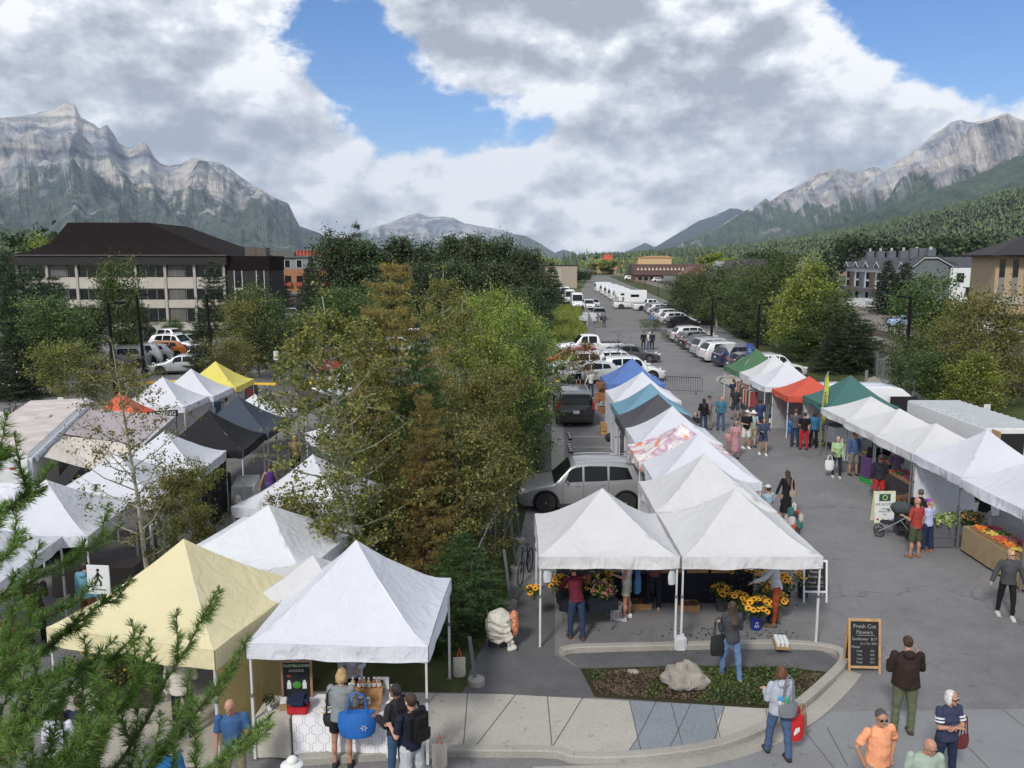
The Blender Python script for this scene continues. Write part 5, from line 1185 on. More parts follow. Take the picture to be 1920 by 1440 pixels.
# --- people: each body one voxel-joined surface, clothes and hair its children
JOBS=[]
def fuse(mb,voxel,name,mats,parent,extra=None,smooth=4,fold=0):
 JOBS.append((mb,voxel,name,mats,parent,extra,smooth,fold))
def run_jobs():
 objs=[]
 for mb,vx,name,mats,parent,extra,sm,fold in JOBS:
  me=bpy.data.meshes.new(name);me.from_pydata(mb.v,[],mb.f);bm=bmesh.new();bm.from_mesh(me);bmesh.ops.recalc_face_normals(bm,faces=bm.faces);bm.to_mesh(me);bm.free()
  o=bpy.data.objects.new('tmp',me);TS.collection.objects.link(o)
  r=o.modifiers.new('r','REMESH');r.mode='VOXEL';r.voxel_size=vx;r.use_smooth_shade=True
  s=o.modifiers.new('s','SMOOTH');s.iterations=sm;s.factor=.5;objs.append(o)
 with bpy.context.temp_override(scene=TS,view_layer=TS.view_layers[0]):
  dg=bpy.context.evaluated_depsgraph_get();dg.update()
 for o,(mb,vx,name,mats,parent,extra,sm,fold) in zip(objs,JOBS):
  me=bpy.data.meshes.new_from_object(o.evaluated_get(dg));me.name=name
  if fold:
   co=np.empty(len(me.vertices)*3,dtype=np.float32);me.vertices.foreach_get('co',co);co=co.reshape(-1,3);nn=np.empty(len(co)*3,dtype=np.float32);me.vertices.foreach_get('normal',nn);nn=nn.reshape(-1,3)
   sd_=random.random()*90
   d=np.array([mno.noise(Vector((x*5+sd_,y*5,z*11+2*mno.noise(Vector((x*3,y*3,z*3+sd_)))))) for x,y,z in co])
   co += nn*(d[:,None]*fold);me.vertices.foreach_set('co',co.ravel())
  if extra is not None:
   bm=bmesh.new();bm.from_mesh(me);e=bpy.data.meshes.new('e');e.from_pydata(extra.v,[],extra.f);bm.from_mesh(e);bmesh.ops.recalc_face_normals(bm,faces=bm.faces);bm.to_mesh(me);bm.free()
  me.materials.clear()
  for m in (mats if isinstance(mats,(list,tuple)) else [mats]): me.materials.append(m)
  me.polygons.foreach_set('use_smooth',[True]*len(me.polygons));me.update()
  ob=bpy.data.objects.new(name,me);link(ob,parent);bpy.data.objects.remove(o)
 JOBS.clear()
def loft(mb,rings,n=12):
 """closed tube through ellipses: (centre, side vector, depth vector)"""
 V=[]
 for c,a,b in rings:
  for j in range(n):
   t=2*PI*j/n;V.append(Vector(c)+Vector(a)*math.cos(t)+Vector(b)*math.sin(t))
 k=len(rings);F=[(i*n+j,i*n+(j+1) % n,(i+1)*n+(j+1) % n,(i+1)*n+j) for i in range(k-1) for j in range(n)]
 F += [tuple(range(n-1,-1,-1)),tuple(range((k-1)*n,k*n))];mb._add(V,F)
def limb(mb,p0,p1,r0,r1,n=10,ends=(1,1)):
 mb.tube(p0,p1,r0,r1,n)
 if ends[0]: mb.ell(p0,(r0,r0,r0),10,7)
 if ends[1]: mb.ell(p1,(r1,r1,r1),10,7)
ARMS={'down': ((.14,.0,-1),(.04,.14,-1)),'fwd': ((.12,.35,-1),(.0,.6,-.8)),'back': ((.12,-.35,-1),(.06,-.12,-1)),'hold': ((.16,.12,-1),(-.25,.95,.12)),'crossed': ((.12,.28,-1),(-1,.42,.12)),
  'pocket': ((.42,-.2,-1),(-.38,.22,-1)),'reach': ((.1,.75,-.7),(-.05,1,-.35)),'phone': ((.2,.3,-1),(-.15,.55,.8)),'out': ((.45,.05,-1),(.3,.1,-1)),'hip': ((.55,-.15,-.9),(-.8,.4,-.35)),'lap': ((.12,.4,-1),(-.35,.9,-.3))}
def fabric(name,col,rough=.85,bump=.25):
 return mat(name,col,rough,var=.14,scale=5,bump=bump,bscale=22,spec=.2)
SKIN={'fair': mat('skin_fair',(.52,.29,.21),.55,var=.08),'tan': mat('skin_tan',(.40,.21,.14),.55,var=.08),'brown': mat('skin_brown',(.20,.10,.065),.5,var=.08)}
FAB={}
def fb(col):
 k=tuple(round(c,3) for c in col)
 if k not in FAB: FAB[k]=fabric('fabric_%d' % len(FAB),col)
 return FAB[k]
M_eye=C('eye_dark',.02,.015,.012,.3);M_lip=C('lips',.30,.10,.09,.5);M_sung=mat('sunglasses_black',(.006,.006,.007),.12)
def hairm(col): return mat('hair_%d_%d_%d' % tuple(int(c*100) for c in col),col,.6,var=.4,scale=18,bump=.8,bscale=60)
HAIRC={'black': (.012,.010,.009),'brown': (.045,.025,.014),'auburn': (.13,.05,.022),'blond': (.42,.28,.13),'grey': (.22,.21,.20),'white': (.62,.61,.60),'darkgrey': (.07,.065,.06)}
def person(label,px,py,H=1.72,yaw=0,top=('tee',(.2,.2,.2)),bot=('pants',(.03,.04,.08)),hair=('short','brown'),skin='fair',sex='m',arms=('down','down'),stride=.0,lean=0,fat=1.0,hat=None,shades=False,shoe=(.03,.03,.03),near=False,group=None,head=(0,0),at=None,seated=False,legs=None):
 pos=Vector(at) if at is not None else P(px,py,H*1.0 if not seated else H*.76);t=thing('person',label,'person',(pos.x,pos.y,0),R(yaw),group)
 vx=.0105 if near else .017;skm=SKIN[skin];h=H
 sw=(.112 if sex == 'm' else .098)*h*(1+.12*(fat-1));hipw=(.052 if sex == 'm' else .056)*h
 ln=R(lean);hip=Vector((0,0,.525*h))
 def up(x,y,z):
  q=Vector((x,y,z-hip.z));q=Matrix.Rotation(-ln,3,'X') @ q;return q+hip
 XA=Vector((1,0,0));YA=Matrix.Rotation(-ln,3,'X') @ Vector((0,1,0))
 if seated: LG=[((.15,1,-.05),(.02,.12,-1)),((.15,1,-.05),(.02,.12,-1))]
 elif legs: LG=legs
 else: LG=[((.05+.02,stride,-1),(.0,stride*.7-(.25 if stride < 0 else -.02)*abs(stride)*2,-1)),((.07,-stride,-1),(.0,-stride*1.2,-1))]
 J=[]
 for s,(u,f) in zip((-1,1),LG):
  u=Vector((u[0]*s,u[1],u[2])).normalized();f=Vector((f[0]*s,f[1],f[2])).normalized();a=Vector((s*hipw,0,.515*h));k=a+u*.245*h;an=k+f*.225*h;J.append([a,k,an,s])
 zmin=min(j[2].z for j in J)-.043*h;dz=Vector((0,0,-zmin))
 for j in J: j[0] += dz;j[1] += dz;j[2] += dz
 up0=up;up=lambda x,y,z: up0(x,y,z)+dz
 hipc=hip+dz
 for j in J:
  if j[2].z > .06*h and not seated: pass
 AJ=[]
 for s,nm in zip((-1,1),arms):
  u,f=ARMS[nm];u=Matrix.Rotation(-ln*.6,3,'X') @ Vector((u[0]*s*(1+(fat-1)*1.2),u[1],u[2])).normalized();f=Matrix.Rotation(-ln*.5,3,'X') @ Vector((f[0]*s,f[1],f[2])).normalized()
  sh=up(s*sw,0,.808*h);el=sh+u*.165*h;wr=el+f*.145*h;AJ.append((sh,el,wr,s,f,u))
 hy,hp=R(head[0]),R(head[1]);HR=Matrix.Rotation(hy,3,'Z') @ Matrix.Rotation(-hp-ln*.4,3,'X');neck=up(0,.0,.845*h);hc=neck+HR @ Vector((0,.012*h,.078*h));S_=h/1.75
 HD=lambda x,y,z: hc+HR @ (Vector((x,y,z))*S_)
 b=MB();bf=fat
 loft(b,[(up(0,0,.50*h),XA*.078*h*bf,YA*.055*h*bf),(up(0,0,.54*h),XA*.082*h*bf,YA*.06*h*bf),(up(0,.005,.61*h),XA*.070*h*bf,YA*.052*h*bf**1.5),(up(0,.005,.71*h),XA*.083*h,YA*.060*h),(up(0,0,.79*h),XA*.098*h,YA*.052*h),(up(0,-.005,.825*h),XA*.06*h,YA*.035*h)])
 limb(b,up(0,-.008,.81*h),hc+HR @ Vector((0,-.012,-.05))*S_,.033*h*(1 if sex == 'm' else .85),.030*h*(1 if sex == 'm' else .85))
 b.ell(hc+HR @ Vector((0,-.008,.022))*S_,(.076*S_,.094*S_,.096*S_),16,12,HR);b.ell(HD(0,.026,-.052),(.054*S_,.058*S_,.058*S_),12,9,HR)
 b.ell(HD(0,.088,-.018),(.014*S_,.022*S_,.022*S_),8,6,HR);b.ell(HD(0,.072,-.093),(.024*S_,.02*S_,.02*S_),8,6,HR)
 for s in (-1,1): b.ell(HD(s*.077,-.008,-.012),(.011*S_,.02*S_,.032*S_),8,6,HR);b.ell(HD(s*.034,.075,.016),(.02*S_,.012*S_,.01*S_),8,5,HR)
 ex=MB()
 for sh,el,wr,s,f,u in AJ:
  limb(b,sh,el,.030*h*(1.0 if sex == 'm' else .85),.024*h);limb(b,el,wr,.024*h,.0155*h)
  side=Vector((0,0,1)).cross(f) if abs(f.z) < .8 else Vector((1,0,0));side.normalize();nrm=f.cross(side).normalized()
  if abs(f.z) >= .8: side,nrm=Vector((0,1,0)),Vector((s,0,0))
  pc=wr+f*.028*h;loft(b,[(wr-f*.005,side*.015*h,nrm*.012*h),(wr+f*.022*h,side*.024*h,nrm*.011*h),(wr+f*.052*h,side*.024*h,nrm*.009*h)],8)
  for q,(o_,l_) in enumerate(((-.0175,.036),(-.006,.042),(.006,.040),(.017,.031))):
   p0=wr+f*.045*h+side*o_*h;cur=nrm*(-s if abs(f.z) >= .8 else -1)
   p1=p0+(f*.95+cur*.25).normalized()*l_*.5*h;p2=p1+(f*.7+cur*.7).normalized()*l_*.5*h;ex.path([p0,p1,p2],[.0052*h,.0048*h,.0036*h],5)
  p0=wr+f*.018*h+side*.02*h;p1=p0+(f*.6+side*.8).normalized()*.022*h;ex.path([p0,p1,p1+f*.018*h],[.0062*h,.0056*h,.004*h],5)
 cov=bot[0] in ('pants','slim','wide');lk=.84 if cov else 1
 for a,k,an,s in J:
  limb(b,a,k,.044*h*bf**.5*lk,.029*h*lk);limb(b,k,an+Vector((0,0,.01)),.028*h*lk,.0185*h);m=k.lerp(an,.3)+Vector((0,-.010*h,0))
  if not cov: b.ell(m,(.029*h,.031*h,.06*h),10,7)
  b.ell(an+Vector((0,.035*h,-.026*h)),(.024*h,.068*h,.018*h),10,6)
 fuse(b,vx,'body',skm,t,ex if (near or h > 0) else None,3)
 kind,col=bot;c=MB()
 if kind != 'none':
  loft(c,[(up(0,0,.495*h),XA*.088*h*bf,YA*.066*h*bf),(up(0,0,.54*h),XA*.091*h*bf,YA*.068*h*bf),(up(0,.0,.585*h),XA*.080*h*bf,YA*.060*h*bf**1.3)])
  for a,k,an,s in J:
   if kind == 'pants': wd=1.0;c.tube(a,k,.056*h*bf**.7,.040*h,10);c.ell(k,(.040*h,)*3,10,7);c.tube(k,an+Vector((0,0,-.012*h)),.040*h,.034*h,10)
   elif kind == 'slim': c.tube(a,k,.053*h*bf**.7,.036*h,10);c.ell(k,(.036*h,)*3,10,7);c.tube(k,an.lerp(k,.08),.036*h,.026*h,10)
   elif kind == 'wide': c.tube(a,k,.056*h,.048*h,10);c.ell(k,(.047*h,)*3,10,7);c.tube(k,an.lerp(k,.15),.048*h,.052*h,10)
   elif kind == 'shorts': c.tube(a,a.lerp(k,.92),.058*h*bf**.7,.052*h*bf**.5,10)
   elif kind == 'short_shorts': c.tube(a,a.lerp(k,.55),.056*h*bf**.7,.056*h,10)
   c.ell(a,(.054*h*bf**.6,)*3,10,7) if kind != 'skirt' else None
  if kind == 'skirt': loft(c,[(hipc+Vector((0,0,.02)),Vector((.095*h,0,0)),Vector((0,.07*h,0))),(hipc+Vector((0,0,-.12*h)),Vector((.105*h,0,0)),Vector((0,.09*h,0))),(hipc+Vector((0,0,-.36*h)),Vector((.12*h,0,0)),Vector((0,.11*h,0)))])
  fuse(c,vx*1.05,{'pants': 'trousers','slim': 'trousers','wide': 'trousers'}.get(kind,'skirt' if kind == 'skirt' else 'shorts'),fb(col),t,None,3,.011 if near else .006)
 kind,col=top[0],top[1];c=MB();th={'tee': .008,'tank': .006,'long': .008,'hoodie': .018,'jacket': .018,'dress': .008,'sweater': .014}[kind]*h;hem=.515 if kind != 'dress' else .50
 fx=lambda v: v*h+th
 loft(c,[(up(0,0,(hem-.012)*h),XA*fx(.088)*bf,YA*fx(.066)*bf),(up(0,0,.56*h),XA*fx(.083)*bf,YA*fx(.062)*bf**1.2),(up(0,.008*bf,.63*h),XA*fx(.076)*bf,YA*fx(.058)*bf**1.6),(up(0,.005,.71*h),XA*fx(.087)*bf**.5,YA*fx(.064)*bf**.8),(up(0,0,.785*h),XA*fx(.098),YA*fx(.055)),(up(0,-.004,.822*h),XA*fx(.06),YA*fx(.036)),(up(0,-.006,.838*h),XA*fx(.034),YA*fx(.026))])
 if sex == 'f': c.ell(up(-.042*h,.048*h,.715*h),(.04*h,.035*h,.038*h));c.ell(up(.042*h,.048*h,.715*h),(.04*h,.035*h,.038*h))
 if kind == 'dress': loft(c,[(hipc+Vector((0,0,.02)),Vector((.10*h,0,0)),Vector((0,.075*h,0))),(hipc+Vector((0,0,-.12*h)),Vector((.105*h,0,0)),Vector((0,.09*h,0))),(hipc+Vector((0,0,-.33*h)),Vector((.10*h,0,0)),Vector((0,.10*h,0)))])
 for sh,el,wr,s,f,u in AJ:
  if kind == 'tank': continue
  r0=.0325*h+th*.4;c.ell(sh,(r0,)*3,10,7)
  if kind == 'tee' or kind == 'dress': c.tube(sh,sh.lerp(el,.78),r0,.033*h+th*.4,10)
  else: c.tube(sh,el,r0,.027*h+th*.5,10);c.ell(el,(.027*h+th*.5,)*3,10,7);c.tube(el,wr.lerp(el,.04),.027*h+th*.5,.020*h+th*.6,10)
 if kind in ('hoodie',): c.ell(up(0,-.055*h,.835*h),(.062*h,.042*h,.045*h),12,8)
 if kind == 'jacket': c.ell(up(0,-.01*h,.845*h),(.045*h,.04*h,.02*h),12,8)
 fuse(c,vx*1.05,{'tee': 'shirt','tank': 'top','long': 'shirt','hoodie': 'hoodie','jacket': 'jacket','dress': 'dress','sweater': 'sweater'}[kind],fb(col),t,None,3,.013 if near else .007)
 if shoe is not None:
  for a,k,an,s in J:
   mb=MB();mb.ell(an+Vector((0,.034*h,-.022*h)),(.030*h,.078*h,.026*h),12,7);mb.ell(an+Vector((0,-.008*h,-.012*h)),(.028*h,.035*h,.032*h),10,7);mb.box(an+Vector((0,.033*h,-.038*h)),(.052*h,.145*h,.014*h),bev=.004);mb.build('shoe',fb(shoe),t,smooth=True)
 hk,hcn=hair
 if hk != 'bald':
  c=MB();c.ell(HD(0,-.022,.036),(.084*S_,.094*S_,.092*S_),14,10,HR)
  if hk == 'short': c.ell(HD(0,-.045,.0),(.074*S_,.06*S_,.07*S_),12,8,HR)
  if hk in ('bob','long'): c.ell(HD(0,-.045,-.02),(.094*S_,.07*S_,.115*S_),12,9,HR)
  if hk == 'bob':
   for s in (-1,1): c.ell(HD(s*.074,.0,-.045),(.026*S_,.055*S_,.08*S_),10,8,HR)
  if hk == 'long': loft(c,[(HD(0,-.05,0),HR @ Vector((.08,0,0))*S_,HR @ Vector((0,.05,0))*S_),(HD(0,-.08,-.14),Vector((.088,0,0))*S_,Vector((0,.036,0))*S_),(up(0,-.085*h,.74*h),Vector((.075,0,0))*S_,Vector((0,.026,0))*S_),(up(0,-.08*h,.68*h),Vector((.045,0,0))*S_,Vector((0,.014,0))*S_)])
  if hk == 'tail': limb(c,HD(0,-.1,.03),HD(0,-.15,-.12),.034*S_,.014*S_)
  fuse(c,.011 if near else .014,'hair',hairm(HAIRC[hcn]),t,None,2,.012 if hk in ('long','bob') else .006)
 elif hcn != 'none':
  c=MB();c.ell(HD(0,-.04,.0),(.081*S_,.068*S_,.052*S_),14,9,HR);fuse(c,.011 if near else .014,'hair',hairm(HAIRC[hcn]),t,None,2)
 if hat:
  mb=MB();
  if hat[0] == 'cap': mb.ell(HD(0,-.01,.062),(.086*S_,.1*S_,.07*S_),14,8,HR);mb.box(HD(0,.115,.052),(.13*S_,.11*S_,.012*S_),rx=-.15+hp*-1,rz=hy,bev=.005)
  else: mb.ell(HD(0,-.01,.075),(.083*S_,.095*S_,.07*S_),14,8,HR);mb.lathe([(.08*S_,.0),(.16*S_,-.03),(.165*S_,-.036),(.09*S_,-.012)],HD(0,0,.055),18)
  mb.build('cap' if hat[0] == 'cap' else 'hat',fb(hat[1]),t,smooth=True)
 if shades:
  mb=MB();
  for s in (-1,1): mb.ell(HD(s*.034,.086,.004),(.028*S_,.010*S_,.02*S_),10,6,HR);mb.tube(HD(s*.06,.075,.01),HD(s*.08,-.01,.008),.004,n=4)
  mb.tube(HD(-.02,.094,.01),HD(.02,.094,.01),.004,n=4);mb.build('sunglasses',M_sung,t,smooth=True)
 if near:
  mb=MB()
  if not shades:
   for s in (-1,1): mb=MB();mb.ell(HD(s*.032,.083,.002),(.013*S_,.006*S_,.006*S_),8,5,HR);mb.build('eye',M_eye,t,smooth=True)
  mb=MB();mb.ell(HD(0,.088,-.056),(.024*S_,.007*S_,.0055*S_),10,5,HR);mb.build('mouth',M_lip,t,smooth=True)
  for s in (-1,1): mb=MB();mb.ell(HD(s*.034,.083,.026),(.02*S_,.006*S_,.0045*S_),8,5,HR);mb.build('eyebrow',hairm(HAIRC[hcn if hcn != 'none' else 'brown']),t,smooth=True)
 t['_h']=H
 INFO[t.name]=dict(pos=pos,yaw=R(yaw),AJ=AJ,up=up,h=h,hc=hc,t=t);return t
INFO={}
def W(t,v):
 return Matrix.Translation((t.location.x,t.location.y,0)) @ Matrix.Rotation(t.rotation_euler[2],4,'Z') @ Vector(v)
def bag(name,label,cat,c,rz,colm,size,straps=.35,taper=1.15,marks=None,group=None,flat=False):
 t=thing(name,label,cat,c,rz,group);w,d,h=size;mb=MB();V=[];n=10;rings=[]
 for (z,k) in ((0,.86),(.03,.95),(h*.5,1.06),(h,taper)):
  rings.append((Vector((0,0,z)),Vector((w/2*k,0,0)),Vector((0,d/2*(1 if z < h*.9 else .55),0))))
 loft(mb,rings,12);o=mb.build('bag_body',colm,t,smooth=True)
 if straps:
  mb=MB()
  for s in (-1,1): mb.path([(-w*.28,s*d*.25,h*.95),(-w*.2,s*d*.1,h+straps*.8),(0,0,h+straps),(w*.2,s*d*.1,h+straps*.8),(w*.28,s*d*.25,h*.95)],.011,5)
  mb.build('handle',colm,t)
 return t
NV,JEAN,DJ,BK,WH,KH=(.02,.028,.06),(.07,.13,.25),(.025,.04,.085),(.012,.012,.014),(.62,.62,.64),(.22,.20,.13)
n1=person('heavyset man seen from behind in a dark brown hooded jacket and green trousers',1705,1192,1.86,-8,('hoodie',(.028,.018,.016)),('pants',(.11,.125,.075)),('short','brown'),'tan','m',('hold','phone'),.04,0,1.28,near=True,shoe=(.06,.05,.04),head=(0,12))
n2=person('man in a peach orange t-shirt with sunglasses, hands in the pockets of khaki shorts',1652,1327,1.80,196,('tee',(.75,.33,.18)),('shorts',(.25,.24,.18)),('short','darkgrey'),'tan','m',('pocket','pocket'),.0,0,1.22,shades=True,near=True,head=(-14,4))
n3=person('balding grey bearded man in a pale green t-shirt at the bottom edge',1738,1376,1.76,175,('tee',(.30,.37,.31)),('shorts',(.2,.2,.2)),('bald','grey'),'tan','m',('down','down'),.0,0,1.12,near=True,head=(25,22))
n4=person('white haired woman in a navy t-shirt with arms crossed and sunglasses',1783,1292,1.70,190,('tee',(.035,.042,.085)),('slim',(.02,.028,.06)),('bob','white'),'tan','f',('crossed','crossed'),.03,0,1.12,shades=True,near=True,head=(20,4))
n5=person('auburn haired woman walking away in a light grey hoodie and blue jeans',1466,1247,1.68,8,('hoodie',(.36,.38,.45)),('pants',(.06,.10,.19)),('bob','auburn'),'fair','f',('hold','down'),.2,0,1.12,near=True,shoe=(.04,.035,.03))
n6=person('long haired woman in a charcoal sweater and blue jeans walking onto the island',1375,1126,1.70,8,('sweater',(.045,.048,.058)),('pants',(.10,.17,.30)),('long','brown'),'fair','f',('hold','hold'),.22,3,1.0,near=True,shoe=(.4,.33,.2))
n7=person('man in a maroon shirt and dark jeans bending over the flower table',1068,1085,1.76,14,('long',(.09,.012,.022)),('pants',DJ),('short','brown'),'tan','m',('reach','reach'),.1,24,1.05,near=True,shoe=(.12,.05,.03),at=(1.45,17.7,0))
n8=person('woman in a white top and cream shorts carrying a blue bag at the flower stall',0,0,1.70,75,('tank',(.6,.6,.6)),('short_shorts',(.50,.47,.40)),('tail','brown'),'tan','f',('hold','hold'),.06,0,1.0,near=True,shoe=(.7,.7,.7),at=(2.72,18.75,0))
n9=person('person in dark trousers and a red patterned shirt at the back of the flower stall',0,0,1.74,0,('long',(.13,.05,.05)),('pants',(.015,.018,.03)),('short','brown'),'fair','m',('hold','hold'),.04,0,at=(3.45,19.3,0),near=True,shoe=(.35,.25,.18))
n10=person('man in a white long sleeved shirt and rust orange trousers by the sunflower buckets',0,0,1.82,78,('long',(.50,.52,.60)),('slim',(.26,.055,.022)),('short','brown'),'fair','m',('reach','hold'),.06,12,at=(6.15,18.4,0),near=True,shoe=(.1,.08,.06))
n11=person('blond woman in a grey sweater and black shorts at the sauce table',637,1256,1.76,-4,('sweater',(.20,.22,.23)),('short_shorts',BK),('bob','blond'),'tan','f',('hold','hold'),.0,4,1.05,near=True,head=(0,20))
n12=person('dark haired woman in a black jacket and sunglasses at the sauce table',742,1281,1.78,55,('jacket',(.022,.022,.026)),('slim',(.04,.08,.15)),('tail','black'),'brown','f',('hold','down'),.0,0,1.0,shades=True,near=True)
n13=person('man in a navy polo shirt and pale shorts with a black backpack',770,1298,1.86,42,('tee',(.012,.016,.035)),('shorts',(.40,.42,.44)),('short','brown'),'fair','m',('hold','hold'),.0,0,1.02,shades=True,near=True)
n14=person('vendor in a pale grey sweatshirt standing behind the sauce table',0,0,1.72,180,('sweater',(.45,.44,.50)),('pants',BK),('long','brown'),'tan','f',('hold','hold'),0,6,at=(-2.95,14.45,0),near=True)
n15=person('person in a white sun hat at the bottom edge below the sauce table',548,1418,1.66,160,('tee',(.5,.5,.5)),('pants',KH),('short','grey'),'fair','m',('down','down'),hat=('brim',(.62,.63,.62)),near=True)
n16=person('older man with thin grey hair in a navy blue shirt beside the yellow side wall',432,1306,1.74,195,('tee',(.04,.10,.22)),('pants',KH),('bald','grey'),'tan','m',('hold','down'),near=True,head=(-20,12))
n17=person('person in a white patterned sweatshirt behind the larch branches',105,1322,1.66,10,('hoodie',(.55,.55,.66)),('pants',(.1,.1,.12)),('bob','brown'),'fair','f',('hold','out'),fat=1.1)
n18=person('person in a navy coat behind the larch branches',148,1300,1.78,0,('jacket',(.02,.022,.05)),('pants',(.02,.02,.04)),('short','brown'),'fair','m',('down','down'))
n19=person('person in a bright blue jacket at the bottom edge, half behind the branches',305,1386,1.68,20,('jacket',(.02,.14,.36)),('pants',BK),('short','black'),'tan','m',('down','hold'))
n20=person('person in a cream jacket and black trousers under the yellow tent',335,1212,1.74,20,('jacket',(.50,.48,.43)),('slim',BK),('short','brown'),'fair','m',('down','hold'))
n21=person('person in a light blue hoodie by the pedestrian arrow sign',158,1052,1.70,-10,('hoodie',(.12,.27,.36)),('pants',(.14,.04,.03)),('short','brown'),'fair','m',('down','down'))
n22=person('woman in a purple sleeveless top in the left aisle',505,868,1.66,30,('tank',(.09,.04,.20)),('pants',DJ),('tail','brown'),'tan','f',('out','hold'))
person('blond woman in a black top and long grey cardigan at the right edge',1896,1028,1.72,165,('jacket',(.06,.062,.068)),('slim',BK),('tail','blond'),'fair','f',('out','out'),.16,shades=True,near=True,shoe=(.5,.5,.5),head=(25,0))
red=person('bald man in a faded red t-shirt and olive shorts beside the stroller',1722,932,1.80,25,('tee',(.30,.045,.04)),('shorts',(.06,.072,.042)),('bald','none'),'tan','m',('hold','down'),.04,0,1.08,near=True,shoe=(.2,.11,.07))
person('girl in a purple cap and tie-dye top next to the man in red',1744,935,1.62,20,('tee',(.38,.42,.62)),('wide',(.02,.03,.07)),('tail','blond'),'fair','f',('down','hold'),.05,hat=('cap',(.25,.05,.35)),shoe=(.25,.12,.08),near=True)
person('man in black bending over at the vegetable tubs, behind the stroller',0,0,1.78,-30,('tee',BK),('shorts',(.10,.08,.07)),('short','darkgrey'),'tan','m',('reach','down'),.05,48,at=(12.2,24.1,0),near=True)
person('man in a black t-shirt and pale grey shorts at the fruit table',1850,905,1.80,-40,('tee',(.012,.012,.014)),('shorts',(.36,.36,.38)),('short','brown'),'tan','m',('hold','hold'),.10,8,1.08,near=True)
person('man in a dark hooded jacket and red shorts by the stacked crates',1652,852,1.76,-10,('hoodie',(.022,.024,.032)),('shorts',(.36,.03,.03)),('short','brown'),'tan','m',('down','hold'),near=True)
person('person in a purple grey t-shirt with a mustard jacket tied at the waist',1683,838,1.78,0,('tee',(.13,.10,.16)),('pants',(.09,.075,.06)),('short','brown'),'tan','m',('hold','hold'),near=True)
person('woman in black under the joined pale tents',1640,825,1.68,-20,('long',BK),('pants',BK),('long','black'),'fair','f',('hold','down'))
person('person with a dark jacket deep under the joined pale tents',1665,808,1.72,-60,('jacket',(.03,.03,.035)),('pants',BK),('short','brown'),'tan','m',('hold','hold'))
gw=person('older woman in a pale green long sleeved top with a green shopping bag',1572,817,1.68,172,('long',(.32,.45,.25)),('slim',(.018,.02,.03)),('short','grey'),'fair','f',('down','hold'),.08,near=True,shoe=(.5,.5,.5))
person('man in a blue long sleeved shirt and grey shorts beside the woman in pale green',1604,808,1.80,195,('long',(.06,.10,.22)),('shorts',(.17,.17,.17)),('short','brown'),'tan','m',('down','down'),.06,near=True,head=(25,0))
person('person in bright red trousers and a black t-shirt at the red roofed stall',1510,772,1.74,0,('tee',BK),('pants',(.42,.015,.03)),('short','brown'),'tan','m',('hold','down'),.08)
person('man in a grey t-shirt and jeans left of the red trousers',1493,766,1.78,-20,('tee',(.08,.085,.10)),('pants',DJ),('short','darkgrey'),'fair','m',('hold','hold'))
person('woman in a blue jacket with a dark backpack right of the red trousers',1528,771,1.70,-20,('jacket',(.03,.13,.26)),('pants',BK),('bob','brown'),'fair','f',('hold','hold'))
lady=person('long haired woman in a black dress with a tan shoulder bag walking up the aisle',1477,880,1.70,15,('long',BK),('skirt',BK),('long','brown'),'fair','f',('out','out'),.12,near=True)
person('man in a white and navy cap and light blue shirt beside the white tents',1441,908,1.74,30,('tee',(.28,.38,.46)),('shorts',KH),('short','brown'),'tan','m',('hold','hold'),hat=('cap',(.5,.5,.52)),near=True)
g='shoppers in the middle of the aisle'
person('woman in a dusty pink dress with sunglasses',1380,788,1.68,185,('dress',(.42,.22,.25)),('none',BK),('long','brown'),'tan','f',('hold','down'),.05,shades=True,group=g)
person('small child beside the woman in the pink dress',1366,806,1.05,180,('tee',(.45,.25,.28)),('shorts',(.3,.2,.22)),('short','brown'),'tan','m',('down','hold'),group=g)
person('man in a black t-shirt, white shorts and a cream cap',1401,768,1.78,190,('tee',BK),('shorts',(.60,.60,.58)),('short','brown'),'tan','m',('down','hold'),.05,hat=('cap',(.6,.58,.5)),shoe=(.7,.7,.7),group=g)
person('person in a white sun hat behind the man in white shorts',1413,769,1.72,200,('tee',(.30,.40,.38)),('shorts',(.35,.3,.2)),('short','grey'),'fair','m',('hold','down'),hat=('brim',(.62,.62,.62)),group=g)
person('girl in a navy sweatshirt and denim shorts with white trainers',1433,783,1.66,175,('sweater',(.04,.055,.10)),('short_shorts',(.05,.06,.10)),('bob','brown'),'tan','f',('hold','hold'),.14,shoe=(.7,.7,.7),group=g)
person('man in a navy t-shirt seen from behind near the red roofed stall',1426,748,1.80,5,('tee',(.025,.04,.11)),('shorts',(.04,.04,.05)),('short','black'),'brown','m',('down','hold'),group=g)
person('man in a teal shirt and jeans walking towards the camera',1353,741,1.78,180,('long',(.05,.15,.22)),('pants',(.05,.10,.17)),('short','darkgrey'),'fair','m',('down','down'),.10,group=g)
person('woman with long black hair in a black jacket by the dark grey tent',1320,746,1.70,10,('jacket',BK),('pants',(.03,.05,.10)),('long','black'),'fair','f',('hold','down'),group=g)
person('man in a dark cap and grey shirt facing the long haired woman',1330,741,1.76,190,('tee',(.18,.17,.18)),('pants',KH),('short','black'),'tan','m',('hold','hold'),hat=('cap',(.03,.03,.04)),group=g)
person('seated person in dark clothes at the edge of the dark grey tent',1306,772,1.70,120,('tee',(.02,.02,.025)),('pants',BK),('bob','brown'),'fair','f',('hold','lap'),seated=True,group=g)
person('man in a dark t-shirt and shorts walking past the first right stall',1380,724,1.80,185,('tee',(.03,.032,.04)),('shorts',(.04,.05,.07)),('short','black'),'tan','m',('hold','down'),.14,group=g)
person('woman in a denim shirt at the green tent',1390,712,1.68,-10,('long',(.08,.20,.36)),('pants',(.03,.03,.04)),('long','auburn'),'fair','f',('hold','hold'),group=g)
